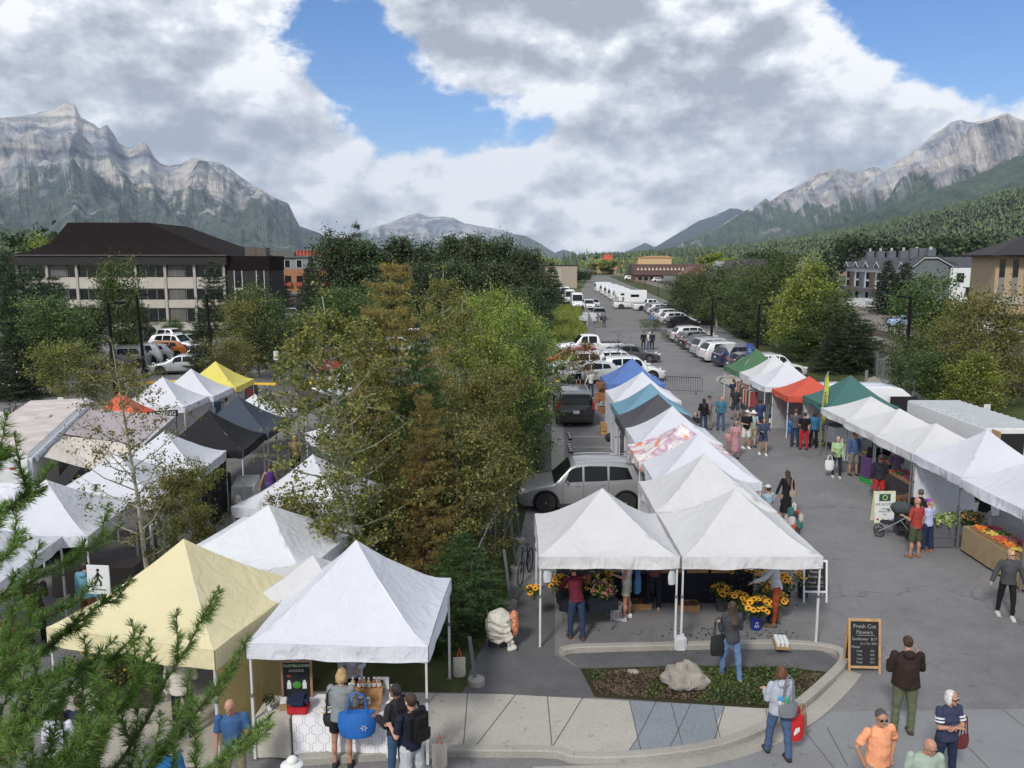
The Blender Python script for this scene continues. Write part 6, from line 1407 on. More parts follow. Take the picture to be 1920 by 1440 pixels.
person('person in a navy top beside the denim shirt',1376,710,1.72,10,('tee',(.025,.035,.07)),('shorts',(.08,.08,.09)),('short','brown'),'fair','m',('down','hold'),group=g)
g='people walking in the far lane'
person('walker in black with a yellow bag, left of the three in the lane',1207,621,1.74,0,('long',BK),('pants',(.03,.03,.03)),('short','brown'),'fair','m',('down','down'),.12,group=g)
person('walker in a white top and long blue trousers, middle of the three',1218,622,1.70,0,('tee',(.55,.55,.58)),('wide',(.04,.09,.20)),('bob','white'),'fair','f',('down','down'),.08,group=g)
person('walker in dark blue, right of the three in the lane',1223,621,1.76,0,('long',(.02,.022,.035)),('pants',BK),('short','black'),'fair','m',('down','down'),.12,group=g)
person('walker in grey, left of the far pair',1121,588,1.74,0,('tee',(.16,.16,.15)),('pants',KH),('short','brown'),'fair','m',('down','down'),.12,group=g)
person('walker with a pale bag, right of the far pair',1133,588,1.72,0,('jacket',(.06,.07,.09)),('pants',(.05,.05,.06)),('short','grey'),'fair','m',('down','down'),.12,group=g)
person('man in a white t-shirt by the yellow kerb and the saplings',1085,676,1.76,170,('tee',(.5,.6,.65)),('shorts',BK),('short','brown'),'fair','m',('hold','hold'))
person('woman in a pale grey top with a shoulder strap beside the blue tent',1108,694,1.68,20,('long',(.45,.45,.42)),('pants',(.03,.04,.07)),('short','grey'),'fair','f',('out','hold'),.06)
g='people at the far left stalls'
person('man in a blue t-shirt at the white stall on the left',409,742,1.78,10,('tee',(.08,.16,.28)),('pants',KH),('short','darkgrey'),'fair','m',('down','hold'),group=g)
person('person with a cream backpack next to the man in blue',424,745,1.72,10,('jacket',(.45,.42,.36)),('pants',(.1,.1,.1)),('short','brown'),'fair','m',('hold','hold'),group=g)
person('person in a black dress at the white stall with wooden boards',384,752,1.68,-20,('dress',BK),('none',BK),('short','brown'),'fair','f',('hold','down'),group=g)
person('vendor in a brown apron under the dark navy tent',552,815,1.72,30,('tee',(.25,.16,.10)),('pants',BK),('bob','blond'),'fair','f',('hold','down'),group=g)
person('vendor in a dark top at the first fridge stall on the left',60,1070,1.72,40,('long',(.05,.03,.03)),('pants',BK),('short','brown'),'fair','m',('hold','hold'),group=g)
# --- buildings, lamps, railway, fences
M_roofd=mat('roof_dark_brown',(.013,.0095,.009),.95,var=.25,scale=1.2,bump=.3,bscale=6,spec=.1)
M_fasc=mat('fascia_brown',(.016,.013,.012),.8,var=.2)
M_prec=mat('precast_cream',(.42,.395,.35),.85,var=.12,scale=.7)
M_mull=C('mullion_grey',.16,.155,.15,.6);M_win=mat('window_dark',(.010,.012,.015),.12,var=.3,scale=.4);M_blind=mat('window_blind',(.11,.10,.095),.5,var=.3,scale=.5)
def building(name,label,x,y,rz=0,cat='building',group=None): return thing(name,label,cat,(x,y,0),rz,group)
def part(t,nm,m,*boxes):
 mb=MB()
 for b in boxes: mb.bx(*b)
 return mb.build(nm,m,t)
bx0,by0=PY(32,480,97).x,97.0;bx1=PY(416,480,97).x;Lw=bx1-bx0;o=building('office_block','long three storey office block with cream bands and a huge dark flared roof',bx0,by0,R(1.5))
mb=MB();mb.bx(0,Lw,0,20,0,7.75);mb.build('wall',M_prec,o)
fw=[0,1.9,4.6,7.75]
def row(z0,z1,nbay,nm='window'):
 bw=Lw/nbay
 for i in range(nbay):
  mb=MB();mb.cur=0;mb.bx(i*bw+.16,(i+1)*bw-.16,-.045,-.012,z0,z1)
  if i % 4 == 1: mb.cur=1;mb.bx(i*bw+.2,i*bw+bw*.62,-.05,-.046,z0+.04,z1-.04)
  w=mb.build(nm,[M_win,M_blind],o)
  mb=MB();
  for q in (.33,.66): mb.bx(i*bw+bw*q-.035,i*bw+bw*q+.035,-.075,-.052,z0,z1)
  mb.build('mullion',M_mull,w)
row(6.35,7.72,7);row(3.75,4.9,7);row(1.15,2.65,7)
mb=MB()
for i in range(8): mb.bx(i*Lw/7-.14,i*Lw/7+.14,-.35,-.013,0,7.74)
mb.build('column',mat('column_pale',(.36,.34,.31),.8),o)
for z0,z1 in ((5.0,6.3),(2.75,3.7),(.1,1.05)):
 mb=MB();
 for i in range(7): mb.box((i*Lw/7+Lw/14,-.13,(z0+z1)/2),(Lw/7-.34,.22,z1-z0),bev=.03)
 mb.build('spandrel',M_prec,o)
part(o,'fascia',M_fasc,(-.7,Lw+.5,-.75,20.6,7.75,8.75));part(o,'roof_edge_trim',C('trim_grey',.22,.21,.22),(-.72,Lw+.52,-.78,-.752,8.76,8.86))
prof=[(-1.2,Lw+.8,0,8.76),(1.2,Lw-1.1,1.2,9.3),(3.1,Lw-3.9,2.6,10.3),(4.3,13.8,4.5,12.7)]
V=[]
for xl,xr_,dy,z in prof: V += [(xl,-.9+dy,z),(xr_,-.9+dy,z),(xr_,20.9-dy,z),(xl,20.9-dy,z)]
F=[(i*4+j,i*4+(j+1) % 4,(i+1)*4+(j+1) % 4,(i+1)*4+j) for i in range(3) for j in range(4)]+[(12,13,14,15)]
mb=MB();mb._add(V,F);mb.build('roof',M_roofd,o)
o=building('office_annex','dark brown annex tower with white framed slit windows and rooftop cooling units',bx1+.35,97.5,R(1.5));aw_=PY(500,480,97).x-bx1-.35
part(o,'wall',M_fasc,(0,aw_,0,7,0,8.65));part(o,'parapet',M_roofd,(-.08,aw_+.08,-.09,7.1,7.1,8.75))
M_frw=C('frame_white',.45,.44,.42,.6)
for x0 in (.85,3.4):
 w=part(o,'window',M_win,*[(x0,x0+.8,-.04,-.004,z,z+1.9) for z in (5.1,2.8,.5)]);part(w,'frame',M_frw,(x0-.09,x0-.001,-.06,-.003,.3,7.08),(x0+.801,x0+.89,-.06,-.003,.3,7.08),(x0,x0+.8,-.06,-.003,4.75,5.08),(x0,x0+.8,-.06,-.003,2.45,2.78))
part(o,'cooling_unit',mat('hvac_brown',(.09,.075,.07),.7),(1.0,2.3,4,6,8.66,9.8));part(o,'cooling_unit',MATS['hvac_brown'],(2.35,3.5,4,6,8.66,9.75));part(o,'aerial',M_mull,(4.4,4.44,4,4.04,8.66,10.9))
o=building('lodge_building','orange and blue grey lodge with red striped roof tents behind the annex',PY(502,500,150).x,150)
M_or=mat('stucco_orange',(.30,.14,.07),.8);M_bg=mat('siding_bluegrey',(.20,.22,.25),.8);Lw2=PY(614,500,150).x-PY(502,500,150).x
part(o,'wall',M_or,(2.0,Lw2,0,14,0,6.6));part(o,'upper_wall',M_bg,(1.5,Lw2,.4,14,6.6,8.6));part(o,'roof',mat('shingle_grey',(.12,.115,.11),.9),(-.3,4.8,.0,14,8.6,9.6),(4.8,Lw2,.1,14,8.6,8.9))
for i in range(4):
 x=3.0+i*2.1
 for z in (1.2,3.9): w=part(o,'window',M_win,(x,x+1.1,-.05,-.003,z,z+1.5));part(w,'balcony',mat('balcony_red',(.30,.06,.03),.8),(x-.15,x+1.25,-.6,-.06,z-.35,z+.35))
 w=part(o,'window',M_win,(x,x+.9,.35,.398,6.9,8.1));part(w,'frame',M_frw,(x-.12,x-.003,.33,.397,6.8,8.2),(x+.903,x+1.02,.33,.397,6.8,8.2))
mb=MB()
for i in range(11): x=4.9+i*.62;mb.prism_v([(0,0),(.5,0),(.18,1.0)],(x,.6,8.95),(1,0,0),(0,0,1),(0,1,0),5)
mb.build('roof_ridges',mat('roof_red',(.42,.10,.06),.7),o)
o=building('low_shed','low pink grey shed with a grey roof below the lodge',PY(497,540,125).x,125);part(o,'wall',mat('shed_pink',(.26,.19,.17),.8),(0,4.6,0,7,0,2.9));part(o,'roof',MATS['shingle_grey'],(-.2,4.8,-.2,7.2,2.9,3.2));part(o,'door',M_fasc,(1.0,1.9,-.04,-.002,0,2.0))
o=building('tan_block','plain tan block with a louvred wall at the left of the lane',PY(1000,520,240).x,240);part(o,'wall',mat('stucco_tan',(.33,.28,.23),.85),(3.5,12.5,0,9,0,6.3));part(o,'side_wing',mat('brick_dark',(.10,.07,.06),.9),(-3,3.5,1,9,0,7.4));part(o,'roof',M_fasc,(-3.1,3.6,.9,9.1,7.4,7.7),(3.4,12.6,-.1,9.1,6.3,6.55));part(o,'louvre_panel',mat('louvre',(.42,.39,.34),.8),*[(4.2,8.0,-.06,-.003,1.8+i*.55,2.2+i*.55) for i in range(7)])
yh=305;xh=PY(1192,500,yh).x;o=building('railway_hotel','long railway hotel with a dark red dormered roof and a beige tower block',xh,yh,R(-3));o.scale=(1,1,.6);Lh=PY(1345,500,yh).x-xh
part(o,'wall',mat('hotel_wall',(.23,.16,.12),.9),(0,Lh,0,18,0,4.2));M_hr=mat('roof_maroon',(.075,.035,.032),.8,var=.25)
mb=MB();mb.prism_v([(-1,4.2),(21,4.2),(15,10.5),(4,10.5)],(-1,0,0),(0,1,0),(0,0,1),(1,0,0),Lh+2);mb.build('roof',M_hr,o)
mb=MB()
for i in range(22):
 x=.5+i*Lh/22;mb.prism_v([(0,0),(.9,0),(.45,1.7)],(x,.9,7.0),(1,0,0),(0,.2,1),(0,-.25,0),1)
mb.build('dormers',mat('dormer_cream',(.50,.42,.34),.8),o)
for i in range(14): part(o,'window',M_win,(1+i*Lh/14,1+i*Lh/14+1.3,-.06,-.003,1.0,3.0))
part(o,'tower_block',mat('tower_beige',(.52,.37,.20),.85),(1.5,Lh*.47,8,18,8,14.4));mb=MB();mb.prism_v([(-1,14.4),(Lh*.47-.5,14.4),(Lh*.47-3,15.6),(6,15.6)],(1.5,7.7,0),(1,0,0),(0,0,1),(0,1,0),11);mb.build('tower_roof',mat('tower_roof',(.45,.26,.13),.8),o)
for i,(px,y,w,h,c,nm) in enumerate([(1145,470,14,6,(.36,.11,.06),'red hipped roof left of the hotel'),(1170,450,9,5,(.40,.15,.08),'orange red gable beside the hotel'),(1140,620,9,11,(.45,.05,.03),'bright red roof among far trees')]):
 x=PY(px,500,y).x;o=building('town_house','small far house with a '+nm,x,y,0,'house','houses of the far town');part(o,'wall',MATS['tower_beige'],(-w/2,w/2,0,8,0,h*.5));mb=MB();mb._add([(-w/2-.6,-.6,h*.5),(w/2+.6,-.6,h*.5),(w/2+.6,8.6,h*.5),(-w/2-.6,8.6,h*.5),(-w/4,4,h),(w/4,4,h)],[(0,1,5,4),(1,2,5),(2,3,4,5),(3,0,4),(3,2,1,0)]);mb.build('roof',mat('roof_far_%d' % i,c,.8),o);part(o,'window',M_win,(-1,1,-.06,-.003,.8,h*.4))
for i,(px,y,w,h,wc,rc,nm) in enumerate([(1372,230,9,7.5,(.30,.33,.35),(.26,.28,.30),'grey blue chalet with a pale metal roof'),(1395,215,9,7.8,(.28,.2,.14),(.045,.035,.035),'brown chalet with steep dark gables, left'),(1420,205,7,8.2,(.28,.2,.14),(.045,.035,.035),'brown chalet with steep dark gables, right'),(1330,250,16,6,(.14,.08,.06),(.13,.05,.04),'long low building with a rust brown roof')]):
 x=PY(px,500,y).x;o=building('chalet',nm,x,y,0,'house','chalets beyond the railway');part(o,'wall',mat('chalet_%d' % i,wc,.8),(-w/2,w/2,0,9,0,h*.55))
 mb=MB()
 for q in (0,1): mb.prism_v([(-w/4-.3,0),(w/4+.3,0),(0,h*.47)],((-1+2*q)*w/4,-.4,h*.55+.003*q),(1,0,0),(0,0,1),(0,1,0),9.8)
 mb.build('roof',mat('chalet_roof_%d' % i,rc,.7),o)
 for q in (-1,1): part(o,'window',M_win,(q*w/4-.6,q*w/4+.6,-.06,-.003,1.2,3.0))
M_twh,M_tgr,M_tbr=mat('siding_white',(.60,.62,.64),.8),mat('siding_grey',(.10,.11,.13),.8),mat('siding_brown',(.11,.075,.065),.8)
M_ts=mat('townhouse_shingle',(.055,.057,.068),.9,var=.25,scale=.8)
xA,yA=PY(1585,540,190).x,190.;xB,yB=PY(1712,540,150).x,150.;ang=math.atan2(yB-yA,xB-xA);Lt=math.hypot(xB-xA,yB-yA);nU=6;uw=Lt/nU
for i in range(nU):
 o=building('townhouse','%s townhouse of the white row, counted from the grey gable end' % ['sixth','fifth','fourth','third','second','nearest'][i],xA+(xB-xA)*i/nU,yA+(yB-yA)*i/nU,ang,'house','row of white townhouses');o.scale=(1,1,.82)
 part(o,'wall',M_twh,(.01,uw-.01,0,9,0,8.0));part(o,'bay',M_tgr if i % 2 else M_tbr,(uw*.55,uw*.92,-.35,-.004,2.6,6.9));part(o,'deck',M_tbr if i % 2 else M_tgr,(.2,uw-.2,-1.6,-.36,2.0,2.9))
 for (x0,z0,z1) in ((uw*.12,5.2,6.8),(uw*.12,3.1,4.6),(uw*.12,.3,1.8)): w=part(o,'window',M_win,(x0,x0+uw*.28,-.05,-.004,z0,z1));part(w,'frame',M_tgr,(x0-.1,x0+uw*.28+.1,-.07,-.052,z0-.12,z0-.003))
 mb=MB();mb.prism_v([(-.5,8.0),(9.5,8.0),(4.5,10.6)],(.02,0,0),(0,1,0),(0,0,1),(1,0,0),uw-.04);mb.build('roof',M_ts,o)
 mb=MB();mb.prism_v([(0,0),(uw*.55,0),(uw*.275,1.5)],(.15,-.7,8.0),(1,0,0),(0,0,1),(0,1,0),2.5);mb.build('gable',M_ts,o);mb=MB();mb.prism_v([(0,0),(.22,0),(uw*.275,1.25),(uw*.55-.22,0),(uw*.55,0),(uw*.275,1.55)],(.15,-.76,8.0),(1,0,0),(0,0,1),(0,1,0),.05);mb.build('bargeboard',M_twh,o)
 w=part(o,'chimney',M_tgr,(uw*.3,uw*.3+1.3,3.4,4.8,9.4,12.2));mb=MB();
 for q in (.35,.95): mb.tube((uw*.3+q,4.1,12.2),(uw*.3+q,4.1,12.9),.13,n=6)
 mb.build('flue',M_frw,w)
o=building('gable_end_house','big blank grey gable end of the townhouse row',xB,yB,ang+R(8),'house')
mb=MB();gw_=PY(1835,500,140).x-xB;o.rotation_euler=(0,0,R(-12));o.scale=(1,1,.82);mb.prism_v([(0,0),(gw_,0),(gw_,8.6),(gw_*.62,10.3),(gw_*.25,10.3),(0,8.4)],(0,0,0),(1,0,0),(0,0,1),(0,1,0),11);mb.build('wall',mat('gable_grey',(.12,.135,.155),.85),o)
mb=MB();mb.prism_v([(-.4,8.3),(gw_*.25,10.35),(gw_*.62,10.35),(gw_+.4,8.5),(gw_+.4,8.9),(gw_*.62,10.8),(gw_*.25,10.8),(-.4,8.7)],(0,-.4,0),(1,0,0),(0,0,1),(0,1,0),12);mb.build('roof',M_ts,o)
mb=MB();mb.prism_v([(-.4,8.3),(gw_*.25,10.35),(gw_*.62,10.35),(gw_+.4,8.5),(gw_+.4,8.62),(gw_*.62,10.5),(gw_*.25,10.5),(-.4,8.45)],(0,-.46,0),(1,0,0),(0,0,1),(0,1,0),.05);mb.build('bargeboard',M_twh,o)
part(o,'white_wing',M_twh,(gw_,gw_+4.2,-.5,8,0,8.3));mb=MB();mb.prism_v([(-.4,8.3),(8.6,8.3),(4,10.6)],(gw_-.3,0,0),(0,1,0),(0,0,1),(1,0,0),5.2);mb.build('wing_roof',M_ts,o);part(o,'window',M_win,(gw_+1,gw_+2.2,-.56,-.503,5.2,7.2));part(o,'window',M_win,(gw_+2.6,gw_+3.6,-.56,-.503,2.2,4.2))
for q in (.1,.35,.6): part(o,'chimney',M_tgr,(gw_*q,gw_*q+1.3,6,7.4,10.2,12.6))
o=thing('retaining_wall','long white retaining wall below the townhouses','wall',(PY(1568,580,150).x,150,0),R(-25));mb=MB();mb.bx(0,17,0,.4,0,1.5);mb.build('panel',mat('wall_offwhite',(.42,.43,.44),.85),o)
xa=PY(1862,560,98).x;o=building('apartment_house','beige apartment house with tall dark windows, balconies and a steep dark brown roof',xa,98,R(-14))
M_be=mat('stucco_beige',(.36,.275,.175),.85,var=.08);M_pan=C('panel_grey',.18,.17,.17,.7)
for q,(x0,w_) in enumerate(((0,3.0),(4.0,3.0),(8.2,3.2))):
 yy=-.8*q
 part(o,'bay_wall',M_be,(x0,x0+w_,yy,10,0,8.9))
 for xx in ((x0+.4,x0+1.0),(x0+1.8,x0+2.4)) if q == 0 else ((x0+.6,x0+1.4),):
  w=part(o,'window',M_win,(xx[0],xx[1],yy-.05,yy-.004,6.3,8.4));part(w,'panel',M_pan,(xx[0],xx[1],yy-.04,yy-.004,4.4,6.28))
 part(o,'render_base',C('render_pale',.36,.33,.30,.85),(x0-.03,x0+w_+.03,yy-.12,yy-.055,3.2,4.2))
part(o,'wall',M_be,(3.0,4.0,1.2,10,0,8.8),(7.0,8.2,1.2,10,0,8.8));part(o,'balcony',M_fasc,(-3.2,12,-2.6,-2.45,2.0,2.15),(-3.2,12,-2.6,1.1,1.85,1.98))
mb=MB();
for i in range(34): mb.bx(-3.2+i*.45,-3.17+i*.45,-2.58,-2.55,2.15,3.1)
mb.bx(-3.2,12,-2.6,-2.52,3.1,3.18)
for i in range(5): mb.bx(-3.2+i*3.7,-3.0+i*3.7,-2.6,-2.4,0,3.1)
mb.build('railing',M_fasc,o)
mb=MB();mb._add([(-1.1,-1.4,8.85),(13.5,-3.4,8.85),(13.5,11,8.85),(-1.1,11,8.85),(4.2,4,11.3),(11,4,11.5)],[(0,1,5,4),(1,2,5),(2,3,4,5),(3,0,4),(3,2,1,0)]);mb.build('roof',mat('roof_black_brown',(.022,.018,.02),.85,var=.3,bump=.3),o)
part(o,'eave',M_fasc,(-1.0,12.5,-1.5,10.9,8.7,8.84))
for i,(px,y,w,h,c,nm) in enumerate([(1245,640,16,7,(.5,.52,.55),'pale flat roofed store left'),(1275,600,10,8,(.22,.20,.19),'grey roofed block behind the hotel'),(1310,560,12,9,(.45,.45,.45),'pale apartment roof above the hotel'),(1350,520,10,8,(.4,.28,.18),'tan house above the trees'),(1500,420,10,8,(.5,.5,.5),'white house between the poplar tops'),(1590,420,9,10,(.35,.25,.18),'brown house behind the chimneys'),(1030,560,14,6,(.4,.38,.35),'pale warehouse over the tan block')]):
 h *= .8
 x=PY(px,500,y).x;o=building('town_house','far '+nm,x,y,0,'house','houses of the far town');part(o,'wall',mat('far_wall_%d' % i,c,.85),(-w/2,w/2,0,8,0,h*.7));mb=MB();mb.prism_v([(-w/2-.5,0),(w/2+.5,0),(0,h*.35)],(0,-.5,h*.7),(1,0,0),(0,0,1),(0,1,0),9);mb.build('roof',mat('far_roof_%d' % i,[q*.4 for q in c],.8),o);part(o,'window',M_win,(-w/3,w/3,-.06,-.003,h*.3,h*.5))
mx=PY(1100,480,520).x;o=thing('radio_mast','thin lattice radio mast at the end of the lane','mast',(mx,520,0));mb=MB();H_=15
for a in range(3): mb.tube((math.cos(a*2.09)*.9,math.sin(a*2.09)*.9,0),(math.cos(a*2.09)*.25,math.sin(a*2.09)*.25,H_),.09,.05,4)
for k in range(12):
 for a in range(3): r0=.9-.65*k/12;r1=.9-.65*(k+1)/12;mb.tube((math.cos(a*2.09)*r0,math.sin(a*2.09)*r0,k*H_/12),(math.cos((a+1)*2.09)*r1,math.sin((a+1)*2.09)*r1,(k+1)*H_/12),.05,n=3)
mb.build('lattice',M_steel,o);mb=MB();
for z in (9,11,13): mb.box((.35,0,z),(.9,.3,.9))
mb.build('antenna',M_frw,o)
# --- street lamps
M_lpole=C('lamp_black',.006,.006,.007,.7,spec=.15)
def lamp(label,px,pyb,tip,arm,y=None,lean=0,double=False,r=.11,gr='black parking lot lamps'):
 p=P(px,pyb) if y is None else PY(px,500,y);h=PY(px,tip,p.y).z;t=thing('street_lamp',label,'lamp post',(p.x,p.y,0),0,gr);t.rotation_euler=(0,R(lean),0)
 mb=MB();mb.tube((0,0,0),(0,0,h),r*1.15,r*.8,10);mb.tube((0,0,0),(0,0,.5),r*2.2,r*2.0,12);mb.build('pole',M_lpole,t,smooth=True)
 for s in ((arm,) if not double else (-arm,arm)):
  mb=MB();mb.tube((0,0,h-.06),(s*.45,0,h-.02),.04,n=6);mb.box((s*.62,0,h),(.5,.28,.13),bev=.04);mb.build('lamp_head',M_lpole,t,smooth=True)
 return t
lamp('tall black lamp post behind the pointed white tent, leaning slightly',201,0,568,1,lean=-1.0,y=42)
lamp('black lamp post in front of the middle of the office block',258,0,553,1,lean=-2.2,y=60)
lamp('black lamp post at the right end of the office block, leaning',393,0,552,1,lean=-3.0,y=53)
lamp('small dark lamp post among the trees at the left',93,650,565,1)
lamp('black lamp post at the railway side, above the cargo van',1697,730,556,-1,lean=-.6,r=.12)
lamp('black lamp post rising behind the lime poplars',993,640,542,0,y=62)
lamp('black lamp post among the poplars of the right row',1333,660,560,1)
lamp('black lamp post low in the right tree row',1418,690,570,1)
for px,y,tip in ((1262,170,533),(1210,210,524),(1235,190,528)): lamp('low double platform lamp beside the railway, %s' % {1262: 'nearest',1210: 'farthest',1235: 'middle'}[px],px,0,tip,.9,y=y,double=True,r=.06,gr='lamps along the railway platform')
# --- railway
M_rail=C('rail_steel',.16,.12,.10,.5,metal=.5);M_tie=mat('sleeper_wood',(.07,.055,.045),.9)
d0=P(1700,668);dv_=Vector((.082,1,0)).normalized();sd0=Vector((dv_.y,-dv_.x,0))
for k,off in enumerate((0,5.2)):
 o=thing('railway_track',['nearer railway track on the gravel bed','second railway track, closer to the townhouses'][k],'railway track',(d0.x+sd0.x*off,d0.y+sd0.y*off,0),-math.atan2(.082,1),'railway tracks')
 for s in (-1,1): mb=MB();mb.bx(s*.72-.04,s*.72+.04,-30,900,.16,.30);mb.build('rail',M_rail,o)
 mb=MB()
 for i in range(240): mb.bx(-1.3,1.3,-30+i*.62,-30+i*.62+.24,.03,.16)
 mb.build('sleepers',M_tie,o)
def mesh_fence(label,a,b,h=1.8,n=20,dense=8,wr=.004):
 a,b=Vector(a),Vector(b);t=thing('chain_link_fence',label,'fence',a,0,'wire fences');d=b-a
 for i in range(n+1): p=d*i/n;mb=MB();mb.tube(p,p+Vector((0,0,h)),.03,n=6);mb.build('post',M_steel,t)
 mb=MB();mb.tube(Vector((0,0,h)),d+Vector((0,0,h)),.02,n=4);mb.tube(Vector((0,0,.1)),d+Vector((0,0,.1)),.01,n=4)
 L=d.length;u=d.normalized();m_=int(L*dense);st=h*.9
 for i in range(-int(h*dense*.9),m_):
  for s in (0,1):
   x0,x1=i/dense,i/dense+st;z0,z1=(.1,.1+st) if s == 0 else (.1+st,.1)
   c0,c1=max(0,x0),min(L,x1)
   if c1 <= c0: continue
   f0,f1=(c0-x0)/st,(c1-x0)/st;mb.tube(u*c0+Vector((0,0,z0+(z1-z0)*f0)),u*c1+Vector((0,0,z0+(z1-z0)*f1)),wr,n=3,caps=False)
 mb.build('wire_mesh',M_steel,t,fix=False)
mesh_fence('wire fence behind the trees at the railway, right of the spruce',(22.5,46,0),(27.0,62,0),n=6,dense=4)
mesh_fence('wire fence around the rubble by the grass verge',(8.4,86,0),(11.2,128,0),n=12,dense=3)
mb=MB();mb.box((P(1097,600).x,P(1097,607).y,.7),(2.2,3.0,1.4),rz=.2,bev=.45);o=mb.build('covered_heap',mat('tarp_white',(.5,.52,.55),.8,bump=1,bscale=3),None,smooth=True);tag(o,'rounded heap under a white tarpaulin beside the verge fence','covered heap')
# --- signs, goods and clutter
M_wood=mat('pine_wood',(.42,.26,.12),.7,var=.3,scale=8,bump=.2);M_crate=mat('crate_wood',(.36,.20,.09),.75,var=.35,scale=12)
M_chalk=mat('chalkboard',(.010,.011,.014),.8,var=.3);M_ch=C('chalk_mark',.30,.30,.30,.9);M_white=mat('white_panel',(.62,.64,.66),.6,var=.06);M_wlet=C('lettering_white',.7,.7,.7,.7)
M_green=C('leaf_stem',.05,.09,.025,.7);M_kraft=C('kraft_card',.30,.19,.10,.8);M_bluep=mat('bucket_blue',(.012,.025,.22),.45);M_wcl=MATS['tent_wall_cloth']
def aframe(label,c,rz,w,h,frame,face,lines,lett,lean=.2,cat='sign',fs=1.0,foot=.12):
 t=thing('sandwich_board',label,cat,c,rz,None);fw_=.045
 L=h/math.cos(lean)
 for s,nm in ((1,'front_panel'),(-1,'back_panel')):
  E_=Euler((-lean*s,0,0)).to_matrix() if False else None
  def q(x,y,z): return (x,s*(-math.tan(lean)*(h-z))+s*(-y),z)
  mb=MB()
  for x0,x1,z0,z1 in ((-w/2,-w/2+fw_,0,h),(w/2-fw_,w/2,0,h),(-w/2+fw_,w/2-fw_,h-fw_,h),(-w/2+fw_,w/2-fw_,foot,foot+fw_)):
   mb._add([q(x0,0,z0),q(x1,0,z0),q(x1,.02,z0),q(x0,.02,z0),q(x0,0,z1),q(x1,0,z1),q(x1,.02,z1),q(x0,.02,z1)],[(0,3,2,1),(4,5,6,7),(0,1,5,4),(1,2,6,5),(2,3,7,6),(3,0,4,7)])
  f=mb.build(nm,frame,t)
  mb=MB();mb._add([q(-w/2+fw_,.006,foot+fw_),q(w/2-fw_,.006,foot+fw_),q(w/2-fw_,.006,h-fw_),q(-w/2+fw_,.006,h-fw_)],[(0,1,2,3)]);mb.build('board_face',face,f)
 for (s_,x,z,size,*m_) in lines: text(s_,size*fs,m_[0] if m_ else lett,'lettering',t,(x,-math.tan(lean)*(h-z)-.012,z),(R(90)-lean*1,0,0))
 return t
def ul(t,x0,x1,z,h,lean,m): mb=MB();mb.box(((x0+x1)/2,-math.tan(lean)*(h-z)-.013,z),(x1-x0,.003,.008));mb.build('underline',m,t)
p=P(1620,1262);a=aframe('tall wooden framed chalkboard reading Fresh Cut Flowers, standing at the kerb',(p.x,p.y+.15,0),R(-3),.66,1.12,M_wood,M_chalk,
 [('Fresh Cut',0,.97,.115),('Flowers',0,.85,.105),('Sunflower  $17',0,.71,.082),('or 2 for $30',.08,.62,.065),('Mixed',-.18,.55,.07),('Large',-.1,.47,.055),('$22',.16,.47,.055),('Med',-.1,.39,.055),('$18',.16,.39,.055),('Small',-.1,.31,.055),('$14',.16,.31,.055),('Single',-.1,.24,.055),('$12',.16,.24,.055)],M_ch,.16)
ul(a,-.15,.2,.79,1.12,.16,M_ch)
p=P(1527,1128);aframe('white framed chalkboard behind the right leg of the flower stall',(p.x,p.y+.1,0),R(-2),.60,1.05,M_white,M_chalk,[('Fresh Cut',0,.88,.10),('Flower',0,.76,.095),('Bouquets',0,.65,.095),('Mixed  $22',0,.50,.085),('Sunflower $17',0,.40,.07)],M_ch,.15,foot=.25)
p=P(1655,978);a=aframe('white sign board reading WE ACCEPT in front of the stroller',(p.x,p.y,0),R(4),.72,1.02,C('sign_yellow_edge',.62,.60,.40,.6),M_white,[('WE ACCEPT',0,.60,.118,C('sign_grey',.03,.035,.04)),('Interac',0,.46,.085,C('sign_ink',.03,.03,.035)),('MasterCard',0,.37,.085,MATS['sign_ink']),('Visa',0,.28,.085,MATS['sign_ink']),('VISA',.13,.12,.05,C('sign_blue',.03,.06,.30))],M_ink,.12,foot=.0)
mb=MB();mb.box((0,-math.tan(.12)*.2-.016,.82),(.38,.01,.24));e=mb.build('green_panel',C('sign_green',.02,.09,.05),a);mb=MB();mb.path([Vector((math.cos(q)*.075,-math.tan(.12)*.2-.026,.82+math.sin(q)*.075)) for q in np.linspace(0,2*PI,15)],.014,5);mb.build('emblem',C('sign_cream',.5,.5,.2),e)
for x,cm in ((-.24,(.3,.02,.03)),(-.07,(.55,.38,.02)),(.28,(.3,.32,.34))): mb=MB();mb.box((x,-math.tan(.12)*.9-.014,.12),(.07,.006,.06));mb.build('card_logo',C('card_%d' % int(x*100),*cm),a)
aframe('blank white sandwich board between the two shoppers by the freezer',tuple(P(1587,868)),R(10),.6,1.05,M_white,M_white,[],M_ink,.14)
p=P(183,1062,1.9);t=thing('pedestrian_sign','white sign with a walking figure over an arrow pointing left','sign',(p.x,p.y,0),R(-6));mb=MB();mb.box((0,0,1.6),(.52,.02,.66),bev=.008);mb.build('plate',M_white,t);mb=MB();mb.tube((0,.03,0),(0,.03,1.9),.025,n=8);mb.build('post',M_steel,t)
mb=MB();z=1.62;y=-.018
def bar(x0,z0,x1,z1,w_): mb.tube((x0,y,z0),(x1,y,z1),w_,n=6)
mb.ell((.0,y,z+.20),(.035,.008,.038));bar(0,z+.15,-.01,z+.02,.026);bar(-.01,z+.02,.06,z-.07,.02);bar(.06,z-.07,.05,z-.16,.017);bar(-.01,z+.02,-.05,z-.07,.02);bar(-.05,z-.07,-.10,z-.15,.017);bar(0,z+.13,.07,z+.06,.014);bar(.07,z+.06,.10,z+.02,.013);bar(0,z+.13,-.06,z+.06,.014);bar(-.06,z+.06,-.09,z+.0,.013)
